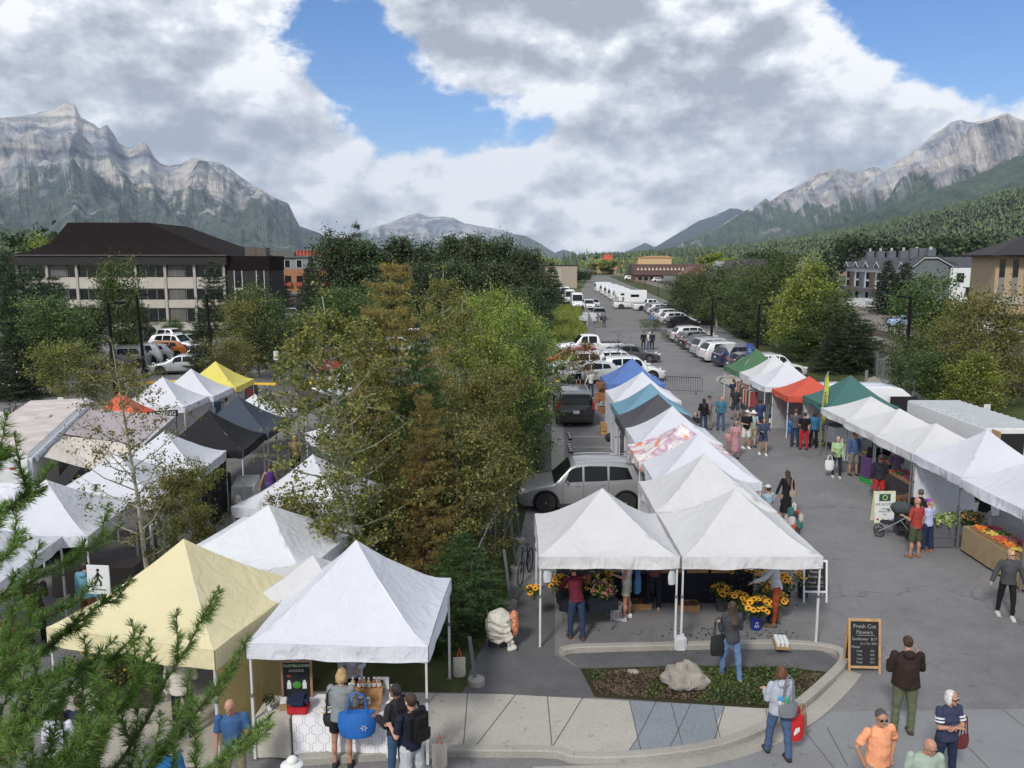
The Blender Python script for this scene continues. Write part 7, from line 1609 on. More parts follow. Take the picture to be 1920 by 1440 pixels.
bar(-.17,z-.24,.17,z-.24,.010);bar(-.17,z-.24,-.12,z-.21,.009);bar(-.17,z-.24,-.12,z-.27,.009);mb.build('walking_figure',M_ink,t)
def post_sign(label,px,pyb,pyt,shape,col,w=.6,h=.75,face='',name='road_sign',y=None):
 p=P(px,pyb) if y is None else PY(px,500,y);H=PY(px,pyt,p.y).z;t=thing(name,label,'sign',(p.x,p.y,0));mb=MB();mb.tube((0,.03,0),(0,.03,H),.035,n=8);mb.build('post',M_steel,t)
 mb=MB();mb.prism_v([(-w/2,0),(w/2,0),(0,-h)] if shape == 'tri' else [(-w/2,0),(w/2,0),(w/2,-h),(-w/2,-h)],(0,0,H),(1,0,0),(0,0,1),(0,-.012,0),1);mb.build('plate',C('plate_%s' % '_'.join(str(int(c*100)) for c in col),*col,.5),t)
 if face: text(face,min(w,h)*.55 if len(face) == 1 else h*.16,M_wlet if col[0] < .3 else M_ink,'lettering',t,(0,-.02,H-h/2),(R(90),0,0))
 return t
post_sign('back of a pale triangular yield sign at the stony island',1366,708,644,'tri',(.40,.41,.42),.85,.75)
post_sign('blue sign with white writing beside the yield sign',1403,716,644,'sq',(.03,.07,.28),.45,.85,'P\nRV\nonly')
post_sign('blue round parking sign by the second cluster of cars',1222,622,592,'sq',(.04,.10,.35),.45,.5,'P')
post_sign('blue parking sign by the truck camper',1194,575,548,'sq',(.04,.12,.40),1.0,1.0,'P')
post_sign('white no parking plate on a post behind the food trailer',117,790,745,'sq',(.6,.6,.6),.3,.5,'P')
post_sign('white plate on a post at the left edge by the motorcycles',5,815,772,'sq',(.6,.6,.6),.3,.5,'P')
post_sign('white number plate above the box trailer',1845,830,758,'sq',(.6,.6,.62),.3,.4,'1')
post_sign('narrow grey utility marker at the railway path',1622,745,694,'sq',(.2,.2,.21),.18,1.0)
post_sign('tall thin pale sign post behind the left tents',241,770,708,'sq',(.55,.56,.58),.3,.6)
post_sign('diamond like grey street sign by the office lawn',265,655,617,'sq',(.3,.31,.33),.7,.7)
post_sign('white sign post between the left conifers',520,730,658,'sq',(.55,.56,.58),.3,.6)
p0,p1=P(1243,737),P(1316,740);t=thing('crowd_barrier','black steel crowd barrier across the aisle behind the centre row','barrier',((p0.x+p1.x)/2,(p0.y+p1.y)/2,0),math.atan2(p1.y-p0.y,p1.x-p0.x));Lb=(p1-p0).length;mb=MB()
mb.path([(-Lb/2,0,.22),(-Lb/2,0,.95),(-Lb/2+.12,0,1.08),(Lb/2-.12,0,1.08),(Lb/2,0,.95),(Lb/2,0,.22),(-Lb/2,0,.22)],.022,6);mb.build('frame',M_black,t)
mb=MB();
for i in range(1,17): x=-Lb/2+Lb*i/17;mb.tube((x,0,.22),(x,0,1.08),.010,n=4)
mb.build('bars',M_black,t)
for s in (-1,1): mb=MB();mb.path([(s*Lb*.35,-.3,.02),(s*Lb*.35,0,.24),(s*Lb*.35,.3,.02)],.02,5);mb.build('foot',M_black,t)
p=P(1535,848);t=thing('feather_flag','tall yellow green feather banner in front of the teal tent','flag',(p.x,p.y,0));hh=PY(1550,697,p.y).z;mb=MB();mb.path([(0,0,0),(.02,0,hh*.6),(.10,0,hh*.92),(.25,0,hh)],.022,6);mb.build('pole',M_steel,t)
mb=MB();pl=[(0.03,hh*.36),(.26,hh*.36),(.34,hh*.6),(.36,hh*.85),(.27,hh*.995),(.13,hh*.93),(.05,hh*.65)];mb.prism_v(pl,(0,0,0),(1,.5,0),(0,0,1),(0,.012,0),1);mb.build('banner',C('banner_lime',.50,.55,.08,.7),t)
text('FRESH',.24,C('banner_ink',.09,.12,.03),'lettering',t,(.19,.06,hh*.66),(R(90),R(-90),R(26.5)),sx=1)
def table(label,c,rz,w,d,h=.74,cloth=None,drop=.68,m=None,legs=True,back=True,group=None):
 t=thing('table',label,'table',c,rz,group);mb=MB();mb.box((0,0,h-.02),(w,d,.035),bev=.008);mb.build('table_top',M_white,t)
 for sx in (-1,1):
  for sy in (-1,1): mb=MB();mb.tube((sx*(w/2-.12),sy*(d/2-.08),0),(sx*(w/2-.16),sy*(d/2-.08),h-.04),.014,n=5);mb.build('leg',M_foot,t)
 if cloth is not None:
  V=[];F=[];pts=[];n=12
  per=[(-w/2,-d/2),(w/2,-d/2),(w/2,d/2),(-w/2,d/2)];ring=[]
  for f in range(4):
   a,b=per[f],per[(f+1) % 4];k=int(max(4,(abs(b[0]-a[0])+abs(b[1]-a[1]))*10))
   for i in range(k): u=i/k;ring.append((a[0]+(b[0]-a[0])*u,a[1]+(b[1]-a[1])*u))
  N=len(ring);V.append((0,0,h+.006))
  for lv,(dz_,o_) in enumerate(((0,1.0),(.015,1.012),(drop*.4,1.0),(drop*.75,1.0),(drop,1.0))):
   for i,(x,y) in enumerate(ring):
    fl=1+(.012+.05*(dz_/max(.1,drop))*(.5+.5*math.sin(i*1.35+c[0]*3))*.9)/max(.6,math.hypot(x,y));V.append((x*fl,y*fl,h+.006-dz_))
  F += [(0,1+i,1+(i+1) % N) for i in range(N)]+[(1+l*N+i,1+(l+1)*N+i,1+(l+1)*N+(i+1) % N,1+l*N+(i+1) % N) for l in range(4) for i in range(N)]
  mb=MB();mb._add(V,F);o=mb.build('tablecloth',m or fb(cloth),None,smooth=True);o.location=c;o.rotation_euler=(0,0,rz);tag(o,'cloth over the '+label,'tablecloth')
 return t
def quatrefoil():
 m,t,b=new_mat('cloth_quatrefoil');tc=t.add('ShaderNodeTexCoord').outputs['Object'];s=t.add('ShaderNodeSeparateXYZ',{0: tc})
 u=t.math('MULTIPLY',s.outputs[0],11.5);hz=t.math('ADD',s.outputs[2],t.math('MULTIPLY',s.outputs[1],-1.0));v=t.math('MULTIPLY',hz,8.5)
 g_=t.math('ADD',t.math('COSINE',t.math('MULTIPLY',u,2.4)),t.math('COSINE',t.math('MULTIPLY',v,2.4)));g2=t.math('MULTIPLY',t.math('COSINE',t.math('MULTIPLY',u,7.2)),.32);g3=t.math('MULTIPLY',t.math('COSINE',t.math('MULTIPLY',v,7.2)),.32)
 f=t.math('ABSOLUTE',t.math('SUBTRACT',t.math('ADD',g_,g2),g3));line=t.ramp(f,[(.0,0),(.10,0),(.17,1)])
 t.l.new(t.mix(line,(.20,.17,.14),(.72,.72,.76)),b.inputs['Base Color']);b.inputs['Roughness'].default_value=.8;return m
M_quat=quatrefoil()
tx,ty=-3.10,13.52
table('sauce table with a white quatrefoil cloth',(tx+.25,ty,0),R(-3),1.75,.75,.76,(1,1,1),.70,M_quat)
table('small side table with a plain linen cloth left of the sauce table',(tx-.98,ty-.0,0),R(-3),.6,.75,.74,(.46,.43,.38),.70)
mb=MB();mb.box((0,0,.10),(.62,.3,.025));mb.box((0,.16,.17),(.62,.02,.14));mb.box((0,.3,.25),(.62,.28,.02));
for x in (-.26,.26): mb.box((x,0,.045),(.03,.28,.085));mb.box((x,.3,.12),(.03,.25,.24))
o=mb.build('display_riser',M_crate);o.location=(tx+.52,ty-.12,.767);tag(o,'brown wooden step riser on the sauce table','display stand')
def bottle(label,c,s=1.0,col=(.30,.15,.06),jar=False):
 t=thing('sauce_bottle',label,'bottle',c,random.random()*.6-.3,'bottles on the sauce table');mb=MB()
 mb.lathe([(.001,0),(.036*s,0),(.038*s,.012),(.038*s,.10*s),(.030*s,.125*s),(.016*s,.145*s),(.015*s,.165*s)] if not jar else [(.001,0),(.04*s,0),(.042*s,.01),(.042*s,.10*s),(.036*s,.115*s)],(0,0,0),12);mb.build('bottle_glass',C('sauce_%d' % int(col[0]*100),*col,.25,coat=.4),t,smooth=True)
 mb=MB();z=.165*s if not jar else .115*s;r=.018*s if not jar else .037*s;mb.lathe([(r,z),(r,z+.02*s)],(0,0,0),12);mb.build('cap',M_white,t)
 mb=MB();mb.lathe([(.0392*s if not jar else .0432*s,.03*s),(.0392*s if not jar else .0432*s,.09*s)],(0,0,0),12);l_=mb.build('label',M_white,t,smooth=True);mb=MB();mb.box((0,-.0405*s if not jar else -.0445*s,.065*s),(.022*s,.003,.02*s));mb.build('label_mark',M_ink,l_)
bl_=[(.30,-.10,.13,'front left of the riser'),(.40,-.13,.115,'front row, second on the riser'),(.48,-.11,.115,'front row, third on the riser'),(.62,-.13,.115,'front row, right on the riser'),(.30,.20,.265,'back row, far left on the riser'),(.42,.18,.265,'back row, second on the riser'),(.50,.20,.265,'back row, third on the riser'),(.58,.18,.265,'back row, fourth on the riser'),(.67,.2,.265,'back row, fifth on the riser'),(.76,.2,.265,'back row, far right on the riser')]
for i,(dx,dy,dz_,l) in enumerate(bl_): bottle('sauce bottle with a white label, '+l,(tx+dx,ty+dy-.02,.767+dz_-.006),1.0,[(.30,.15,.06),(.42,.30,.15),(.25,.07,.03)][i % 3],i < 4)
for dx,dy,s,l,j in ((.02,-.06,1.15,'large yellow jar between the salad bowl and the riser',True),(-.13,-.2,1.0,'small jar with a white label in front of the yellow one',True),(.22,.28,1.5,'tall bottle behind the salad bowl',False),(.98,.22,1.5,'tall yellow bottle at the right end of the table',False)): bottle(l,(tx+dx,ty+dy,.768),s,(.45,.32,.10),j)
t=thing('salad_bowl','white bowl of green salad on a dark round board','bowl',(tx-.06,ty+.18,.77));mb=MB();mb.lathe([(.02,0),(.15,0),(.15,.02)],n=18);mb.build('board',M_kraft,t);mb=MB();mb.lathe([(.04,.021),(.08,.03),(.125,.09),(.13,.095),(.12,.085),(.03,.045)],n=20);mb.build('bowl',M_white,t,smooth=True);V_,f_=leaf_quads(rng.normal(size=(160,3))*np.array([.045,.045,.012])+np.array([0,0,.085]),.05);raw('salad',V_,f_,M_leaf['green'],t)
t=thing('poster_stand','black poster board with a wooden frame reading TASTEBUDDIES on the side table','sign',(tx-.72,ty+.30,.76),R(2));t.scale=(.8,.8,.74);mb=MB();mb.box((0,0,.46),(.60,.02,.92));mb.build('board_face',M_chalk,t);mb=MB()
for b_ in ((-.32,0,.46,.05,.04,.98),(.32,0,.46,.05,.04,.98)): mb.box(b_[:3],b_[3:])
mb.box((0,0,.935),(.59,.04,.05));mb.build('frame',C('frame_tan',.30,.18,.11,.7),t)
text('TASTEBUDDIES',.085,C('poster_green',.35,.5,.3),'lettering',t,(0,-.014,.82),(R(90),0,0),bold=.002);text('ALL OF CANADA\'S\nFAVOURITE SAUCES',.038,M_wlet,'lettering',t,(0,-.014,.70),(R(90),0,0))
mb=MB();mb.ell((0,-.012,.33),(.10,.006,.09),14,9);mb.build('green_picture',C('poster_leaf',.05,.22,.04),t)
for x in (-.17,.17): mb=MB();mb.box((x,-.014,.32),(.09,.008,.17),bev=.003);mb.box((x,-.014,.43),(.05,.008,.05));mb.build('bottle_picture',M_white,t)
mb=MB();mb.ell((-.17,-.012,.56),(.05,.005,.03));mb.build('red_picture',C('poster_red',.35,.03,.03),t)
t=thing('menu_card','small white printed card on a stand at the back of the sauce table','sign',(tx+.78,ty+.33,.767));mb=MB();mb.box((0,0,.19),(.26,.012,.36));mb.build('card',M_white,t);mb=MB();mb.ell((0,-.008,.29),(.035,.004,.035));
for z in (.2,.15,.12,.08): mb.box((0,-.008,z),(.14,.003,.012))
mb.build('print',M_ink,t)
t=thing('potted_herb','small green herb in a glass jar at the left end of the side table','plant',(tx-1.1,ty-.1,.752));mb=MB();mb.lathe([(.04,0),(.045,.01),(.045,.12),(.035,.13)],n=12);mb.build('pot',M_white,t);V_,f_=leaf_quads(rng.normal(size=(240,3))*np.array([.05,.05,.04])+np.array([0,0,.2]),.04);raw('leaves',V_,f_,M_leaf['green'],t)
t=thing('tissue_box','cardboard box of napkins on the side table','box',(tx-.88,ty-.02,.752),.2);mb=MB();mb.box((0,0,.06),(.13,.2,.12),bev=.004);mb.build('box',M_kraft,t);mb=MB();mb.box((0,0,.135),(.11,.19,.03),bev=.006);mb.build('napkins',M_white,t)
t=thing('cooler_bag','navy and red soft cooler bag between the two tables','bag',(tx-.58,ty-.15,.77));mb=MB();mb.box((0,0,.06),(.34,.3,.12),bev=.02);mb.build('base',C('bag_red',.40,.012,.02,.7),t,smooth=True);mb=MB();mb.box((0,.0,.21),(.34,.3,.19),bev=.06);mb.build('top',fb(NV),t,smooth=True)
bg_=W(n11,(.30,-.12,.68));o=bag('shopping_bag','big bright blue shopping bag on the blond woman\'s shoulder','bag',tuple(bg_),R(6),C('bag_blue',.015,.12,.42,.55),(.60,.26,.42),.34,1.0)
mb=MB()
for q in range(6): a=q*PI/3;mb.tube((.12+math.cos(a)*.02,-.142,.2+math.sin(a)*.02),(.12+math.cos(a)*.055,-.142,.2+math.sin(a)*.055),.006,n=4)
mb.build('starburst',M_white,o)
o=bag('shoulder_bag','small black shoulder bag at the blond woman\'s left hip','bag',tuple(W(n11,(-.17,-.02,.78))),0,M_black,(.26,.12,.2),.45,1.0)
def backpack(label,t,col,s=1.0):
 h=INFO[t.name]['h'];c=W(t,(0,-.17*s,.62*h));b=thing('backpack',label,'backpack',tuple(c),t.rotation_euler[2]);mb=MB();mb.box((0,0,.22*s),(.34*s,.22*s,.50*s),bev=.08*s);mb.build('pack',fb(col),b,smooth=True);mb=MB();mb.box((0,-.13*s,.14*s),(.26*s,.08*s,.22*s),bev=.035*s);mb.build('pocket',fb(col),b,smooth=True)
 mb=MB()
 for q in (-1,1): mb.path([(q*.10*s,.10*s,.44*s),(q*.12*s,.17*s,.48*s),(q*.13*s,.30*s,.38*s),(q*.14*s,.28*s,.2*s),(q*.13*s,.12*s,.06*s)],.018,5)
 mb.build('strap',fb(col),b);return b
backpack('black backpack on the man in the navy polo shirt',n13,BK,1.05)
bag('sling_bag','grey sling bag across the back of the auburn haired woman','bag',tuple(W(n5,(.05,-.20,.86))),R(8),C('bag_grey',.16,.17,.19,.7),(.34,.13,.24),.5,1.0)
mb=MB();c0=W(n5,(-.06,-.21,1.16))
for i,(dx,dz_,cc) in enumerate(((0,0,(.03,.2,.5)),(.05,.03,(.05,.4,.15)),(-.05,.04,(.05,.3,.5)),(.02,-.07,(.6,.35,.05)),(-.04,-.05,(.5,.5,.5)),(.07,-.03,(.02,.3,.12)))): mb=MB();mb.ell((0,0,0),(.038,.02,.045));o=mb.build('keyring_toy',C('toy_%d' % i,*cc,.6));o.location=c0+Vector((dx,0,dz_));tag(o,['round blue','small green','pale blue','orange','white','dark green'][i]+' plush charm on the strap of the grey sling bag','toy','plush charms')
hb=W(n5,(.26,.0,.42));o=bag('shopping_bag','red shopping bag with a white leaf emblem, carried by the auburn haired woman','bag',(hb.x+.02,hb.y,hb.z-.12),R(10),C('bag_red2',.48,.015,.02,.6),(.36,.16,.42),.22,1.0);mb=MB();mb.ell((0,-.088,.2),(.03,.006,.06));mb.ell((.04,-.088,.22),(.02,.006,.05));mb.ell((-.03,-.088,.16),(.02,.006,.04));mb.build('leaf_emblem',M_white,o)
bag('shopping_bag','second bag with a gold side behind the red one','bag',(hb.x+.16,hb.y+.08,hb.z-.08),R(30),C('bag_gold',.22,.15,.06,.6),(.26,.14,.36),.22,1.0)
bag('tote_bag','black tote bag on the left arm of the woman in the charcoal sweater','bag',tuple(W(n6,(-.30,-.02,.58))),R(20),M_black,(.34,.14,.40),.4,1.0)
bag('tote_bag','blue tote bag of the woman in cream shorts','bag',tuple(W(n8,(.02,-.25,.72))),R(75),C('bag_blue_pale',.06,.18,.42,.7),(.44,.16,.42),.35,1.0)
bag('handbag','burgundy handbag at the hip of the white haired woman','bag',tuple(W(n4,(-.27,.02,.68))),R(205),C('bag_burgundy',.12,.02,.02,.45),(.28,.11,.2),.38,1.0)
bag('shopping_bag','white and green shopping bag held by the woman in pale green','bag',tuple(W(gw,(.27,.04,.32))),R(172),M_white,(.34,.16,.38),.2,1.0)
mb=MB();c0=W(gw,(.27,.14,.46));mb.box((0,0,0),(.22,.02,.14));
bag('handbag','tan crossbody bag of the woman in the black dress','bag',tuple(W(lady,(.14,-.16,.82))),R(15),C('bag_tan',.32,.25,.18,.6),(.26,.1,.2),.5,1.0)
for sh,el,wr,s,f,u in INFO[n4.name]['AJ']:
 mb=MB()
 for q in (.42,.60): mb.tube(sh.lerp(el,q),sh.lerp(el,q+.09),.033*1.7+.019,.033*1.7+.018,12)
 mb.build('sleeve_stripe',M_white,n4)
M_navycl=fb((.012,.014,.022))
table('dark clothed table with bouquets in front of the man in maroon',(1.75,18.35,0),R(4),1.3,.7,.74,(.012,.014,.022),.2)
table('long dark clothed table along the back of the flower stall, left half',(2.3,20.0,0),0,2.3,.7,.78,(.012,.014,.022),.74)
table('long dark clothed table along the back of the flower stall, right half',(4.8,20.0,0),0,2.3,.7,.78,(.012,.014,.022),.74)
def crate(label,c,rz=0,w=.5,d=.34,h=.16,fill=None,m=None,group='wooden produce crates'):
 t=thing('wooden_crate',label,'crate',c,rz,group);mb=MB();k=3
 for i in range(k):
  z=h*(i+.5)/k;zz=h/k*.8
  mb.box((0,-d/2,z),(w,.014,zz));mb.box((0,d/2,z),(w,.014,zz));mb.box((-w/2,0,z),(.014,d-.02,zz));mb.box((w/2,0,z),(.014,d-.02,zz))
 for sx in (-1,1):
  for sy in (-1,1): mb.box((sx*(w/2-.02),sy*(d/2-.02),h/2),(.025,.025,h))
 mb.box((0,0,.01),(w-.02,d-.02,.012));mb.build('box',m or M_crate,t)
 if fill:
  kind,cols,r=fill;mb=MB();n=int(w*d/(r*r*3.0))
  for i in range(min(60,n)): mb.cur=i % len(cols);mb.ell((random.uniform(-w/2+r,w/2-r),random.uniform(-d/2+r,d/2-r),h*.75+random.random()*r),(r,r,r*.9),6,5)
  mb.build('produce',[C('prod_%d_%d_%d' % tuple(int(q*100) for q in cc),*cc,.5) for cc in cols],t,smooth=True)
 return t
potc=('pots',[(.02,.02,.02),(.03,.06,.02),(.2,.03,.03),(.05,.04,.03)],.05)
for i,(x,y,z,l) in enumerate([(3.95,19.85,.79,'left of the three on the right back table'),(4.6,19.85,.79,'middle of the three on the right back table'),(5.2,19.85,.79,'right of the three on the right back table'),(4.3,19.35,0,'on the ground under the right back table'),(2.75,19.4,0,'on the ground behind the woman in cream shorts'),(3.15,19.45,0,'on the ground in the middle of the stall'),(3.6,19.9,.79,'next to the middle leg on the back table')]): crate('wooden crate of small pots, '+l,(x,y,z),0,.52,.36,.16,potc)
def flowers(name,label,c,n,R_,H_,kinds,bucket=None,group='flower buckets',stem=True):
 t=thing(name,label,'flowers',c,0,group);h0=0
 if bucket:
  mb=MB();mb.lathe([(.001,.0),(.12,0),(.145,.30),(.152,.31),(.152,.33),(.14,.33),(.13,.28),(.001,.28)],n=18);mb.build('bucket',bucket,t,smooth=True);h0=.3
 mb=MB();st=MB()
 heads=[[] for _ in kinds]
 for i in range(n):
  a=random.random()*6.28;r=R_*math.sqrt(random.random());top=Vector((math.cos(a)*r,math.sin(a)*r,h0+H_*(1-.45*(r/R_)**2)*random.uniform(.82,1.05)));st.tube((math.cos(a)*r*.25,math.sin(a)*r*.25,h0-.1),top,.006,.005,3);heads[i % len(kinds)].append(top)
 st.build('stems',M_green,t)
 for (kn,col,r),hs in zip(kinds,heads):
  if kn == 'sun':
   r0_=r
   V=[];F=[]
   core=MB()
   for p in hs:
    r=r0_*random.uniform(.72,1.15);nr=(Vector((p.x,p.y-.15,0))*1.2+Vector((0,0,.55+random.random()*.4))).normalized();x_=nr.orthogonal().normalized();y_=nr.cross(x_)
    for q in range(14):
     a=q*2*PI/14+random.random()*.2;d1=(x_*math.cos(a)+y_*math.sin(a));w_=(x_*math.cos(a+PI/2)+y_*math.sin(a+PI/2))*r*.16;b=len(V)
     V += [p+d1*r*.3-w_,p+d1*r*.75-w_*1.1+nr*r*.12,p+d1*r*1.05+nr*r*.05,p+d1*r*.75+w_*1.1+nr*r*.12,p+d1*r*.3+w_];F.append((b,b+1,b+2,b+3,b+4))
    core.ell(p+nr*.005,(r*.38,r*.38,r*.2),8,5,nr.to_track_quat('Z','Y').to_matrix())
   raw('petals',[tuple(v) for v in V],F,C('petal_sun',*col,.55,var=.2,scale=20),t);core.build('flower_centre',C('sun_core',.04,.02,.01,.8),t,smooth=True)
  else:
   pt=np.array([tuple(p) for p in hs]);pt=np.repeat(pt,12,0)+rng.normal(size=(len(pt)*12,3))*r*.5;V_,f_=leaf_quads(pt,r*.9);raw('petals',V_,f_,C('petal_%d_%d_%d' % tuple(int(q*100) for q in col),*col,.6),t)
 pt=rng.normal(size=(int(n*14),3))*np.array([R_*.5,R_*.5,H_*.22])+np.array([0,0,h0+H_*.5]);V_,f_=leaf_quads(pt,.07);raw('leaves',V_,f_,M_leaf['green'],t)
 return t
SUN=[('sun',(.70,.33,.012),.085)];MIX=[('mix',(.45,.12,.12),.06),('mix',(.6,.5,.08),.05),('mix',(.5,.45,.42),.05),('mix',(.25,.05,.12),.06)]
t=flowers('sunflower_bucket','front blue bucket of sunflowers with white lettering',tuple(P(1417,1180)),20,.34,.45,SUN,M_bluep);text('IT\nNT',.085,M_wlet,'lettering',t,(-.02,-.151,.17),(R(97),0,0))
t=flowers('sunflower_bucket','second blue bucket of sunflowers, behind right of the front one',tuple(P(1447,1162)),18,.34,.5,SUN,M_bluep);text('IT',.08,M_wlet,'lettering',t,(0,-.151,.17),(R(97),0,0))
flowers('sunflower_bucket','bucket of sunflowers hidden by the woman in charcoal',tuple(P(1385,1165)),16,.3,.42,SUN,C('bucket_dark',.05,.05,.06,.6))
flowers('sunflower_bucket','bucket of sunflowers at the left of the cluster',tuple(P(1352,1145)),13,.26,.42,SUN,MATS['bucket_dark'])
flowers('sunflower_bucket','back bucket of tall sunflowers wrapped in paper',tuple(P(1425,1135)),18,.36,.62,SUN,MATS['bucket_dark'])
flowers('sunflower_bucket','sunflowers beside the rust orange trousers',tuple(P(1470,1135)),14,.32,.55,SUN,MATS['bucket_dark'])
flowers('sunflower_bucket','sunflowers behind the man in white sleeves',tuple(P(1505,1120)),10,.26,.5,SUN,MATS['bucket_dark'])
flowers('leafy_bouquets','tall dark leafy bouquets at the back right of the flower stall',(5.7,19.9,0),30,.4,.9,[('sun',(.70,.33,.012),.06),('mix',(.5,.5,.45),.05)],MATS['bucket_dark'])
flowers('sunflower_bunch','orange flower bunch on the dark table at the left leg',(1.15,18.75,.74),16,.3,.35,[('sun',(.65,.22,.01),.075)])
flowers('sunflower_bunch','orange flowers hanging outside the left leg of the flower stall',tuple(P(1000,1118,.7)),12,.18,.28,[('sun',(.65,.22,.01),.07)])
flowers('sunflower_bunch','yellow orange flowers on the table behind the man in maroon',(1.65,18.6,.75),18,.3,.35,[('sun',(.70,.33,.012),.07)])
flowers('mixed_bouquet','mixed pink and yellow bouquets in jars right of the man in maroon',(2.1,18.3,.74),34,.24,.38,MIX)
flowers('mixed_bouquet','second cluster of mixed bouquets at the back of the dark table',(1.9,18.7,.74),24,.24,.45,MIX)
flowers('held_bouquet','yellow bouquet wrapped in paper held by the woman in cream shorts',tuple(W(n8,(-.02,.48,.80))),14,.14,.42,[('sun',(.6,.38,.03),.06)])
t=thing('white_bucket','white plastic bucket with red lettering in the flower stall','bucket',tuple(P(1155,1160)));mb=MB();mb.lathe([(.001,.0),(.13,0),(.15,.36),(.156,.37),(.156,.39),(.14,.39),(.13,.2),(.001,.2)],n=18);mb.build('pail',M_white,t,smooth=True);mb=MB();mb.path([(.15,0,.34),(.1,-.16,.22),(-.1,-.16,.22),(-.15,0,.34)],.005,4);mb.build('handle',M_steel,t);text('E3',.14,M_inkr,'lettering',t,(.03,-.153,.14),(R(90),0,0))
t=thing('water_jug','white plastic water jug at the foot of the middle tent legs','jug',(3.68,17.15,0));mb=MB();mb.box((0,0,.17),(.26,.18,.34),bev=.04);mb.lathe([(.04,.33),(.04,.38)],(.05,0,0),10);mb.build('jug',mat('jug_plastic',(.5,.52,.55),.35),t,smooth=True)
t=thing('plant_tray','cardboard tray of white pots lying on the kerb','tray',(P(1464,1222).x,P(1464,1222).y,.155),R(-8));mb=MB();mb.box((0,0,.03),(.30,.46,.06));mb.build('tray',M_kraft,t);mb=MB()
for i in range(3):
 for j in range(5): mb.lathe([(.035,.0),(.045,.08),(.04,.08)],(-.09+i*.09,-.18+j*.09,.06),8)
mb.build('pots',M_white,t)
for i,(x,y,z,l) in enumerate([(.78,17.35,1.5,'white plastic bag tied to the left leg of the flower stall'),(3.5,17.35,1.45,'roll of white plastic bags hanging at the middle legs')]):
 o=bag('plastic_bag',l,'bag',(x,y,z),.4,MATS['jug_plastic'],(.2,.1,.38),.1,.5)
V_,f_=leaf_quads(np.array([(random.gauss(4.4,.9),random.gauss(17.9,.25),.022) for i in range(120)]+[(random.gauss(6.0,.25),random.gauss(17.9,.2),.022) for i in range(50)]),.055,3);tag(raw('fallen_leaves',V_,f_,C('leaf_scrap',.015,.016,.012,.8)),'dark scraps of leaves on the asphalt of the flower stall','leaves',None,'stuff')
def rock(label,c,r,sc,seed):
 bm=bmesh.new();bmesh.ops.create_icosphere(bm,subdivisions=4,radius=1)
 for v in bm.verts:
  n=v.co.copy();k=1+.20*mno.noise(n*1.1+Vector((seed,0,0)))+.05*mno.noise(n*4);q=Vector((round(n.x*1.6)/1.6,round(n.y*1.6)/1.6,round(n.z*1.6)/1.6));v.co=(n*.62+q*.38)*k;v.co += n*.02*mno.noise(n*9)
  v.co=Vector((v.co.x*sc[0],v.co.y*sc[1],max(-.25,v.co.z)*sc[2]))*r
 me=bpy.data.meshes.new('boulder');bm.to_mesh(me);bm.free();me.materials.append(mat('boulder_stone',(.27,.245,.215),.9,var=.35,scale=3,bump=1,bscale=14));o=bpy.data.objects.new('boulder',me);link(o);o.location=c;me.polygons.foreach_set('use_smooth',[True]*len(me.polygons));me.set_sharp_from_angle(angle=R(28));tag(o,label,'boulder')
rock('big pale grey boulder on the planted island',(P(1282,1285).x,P(1282,1290).y,.18),.42,(1.05,.75,.85),3.0)
rock('small flat stone left of the big boulder',(P(1188,1263).x,P(1188,1263).y,.04),.12,(1.2,.8,.4),7.0)
for px,pyb,pyt,l in ((893,1284,1186,'short slanted steel post in a concrete foot beside the canvas bag'),(957,1138,1000,'steel fence post in a concrete foot near the laundry cart'),(968,1072,960,'steel fence post in a concrete foot by the bicycle'),(975,1018,930,'steel fence post in a concrete foot farthest back')):
 p=P(px,pyb);t=thing('fence_post',l,'post',p,0,'temporary fence posts');mb=MB();mb.lathe([(.001,0),(.17,0),(.18,.03),(.17,.14),(.05,.17)],n=16);mb.build('concrete_foot',M_conck,t,smooth=True);mb=MB();H_=.95 if px == 893 else 1.4;mb.box((-.07,0,H_/2+.08),(.06,.04,H_),ry=-.12);mb.box((-.10,0,H_/2+.08),(.012,.07,H_),ry=-.12);mb.build('steel_post',mat('galvanised',(.17,.20,.23),.5,metal=.5),t)
mesh_fence('thin wire fence along the tree strip beside the gravel',(-.95,18.5,0),(.0,26.5,0),h=1.5,n=4,dense=4,wr=.0012)
p=P(935,1215);t=thing('laundry_cart','wire cart heaped with cream canvas and orange patterned bags','cart',(p.x,p.y,0));mb=MB()
for z in (.3,.5,.7): mb.path([(-.25,-.2,z),(.25,-.2,z),(.25,.2,z),(-.25,.2,z),(-.25,-.2,z)],.008,4)
for x in (-.25,0,.25):
 for y in (-.2,.2): mb.tube((x,y,.12),(x,y,.8),.008,n=4)
mb.build('basket',M_steel,t)
for s in (-1,1): mb=MB();mb.lathe([(.08,-.015),(.12,-.02),(.12,.02),(.08,.015)],(s*.25,.1,.12),14,'X');mb.build('wheel',M_tyre,t)
c=MB();loft(c,[((.0,-.02,.22),(.20,0,0),(0,.2,0)),((.02,0,.5),(.30,0,0),(0,.27,0)),((0,0,.72),(.28,0,.05),(0,.24,0)),((-.05,.02,.86),(.12,0,.03),(0,.12,0))]);c.box((.22,-.2,.34),(.18,.05,.62),ry=-.25,rx=.1);fuse(c,.02,'canvas_cloth',mat('canvas_cream',(.50,.47,.41),.9,var=.12,bump=1,bscale=8),t,None,2,.06)
c=MB();c.ell((.34,.05,.55),(.12,.2,.32));fuse(c,.02,'patterned_bag',mat('bag_orange_pattern',(.55,.22,.12),.8,var=.9,scale=14),t,None,2,.02)
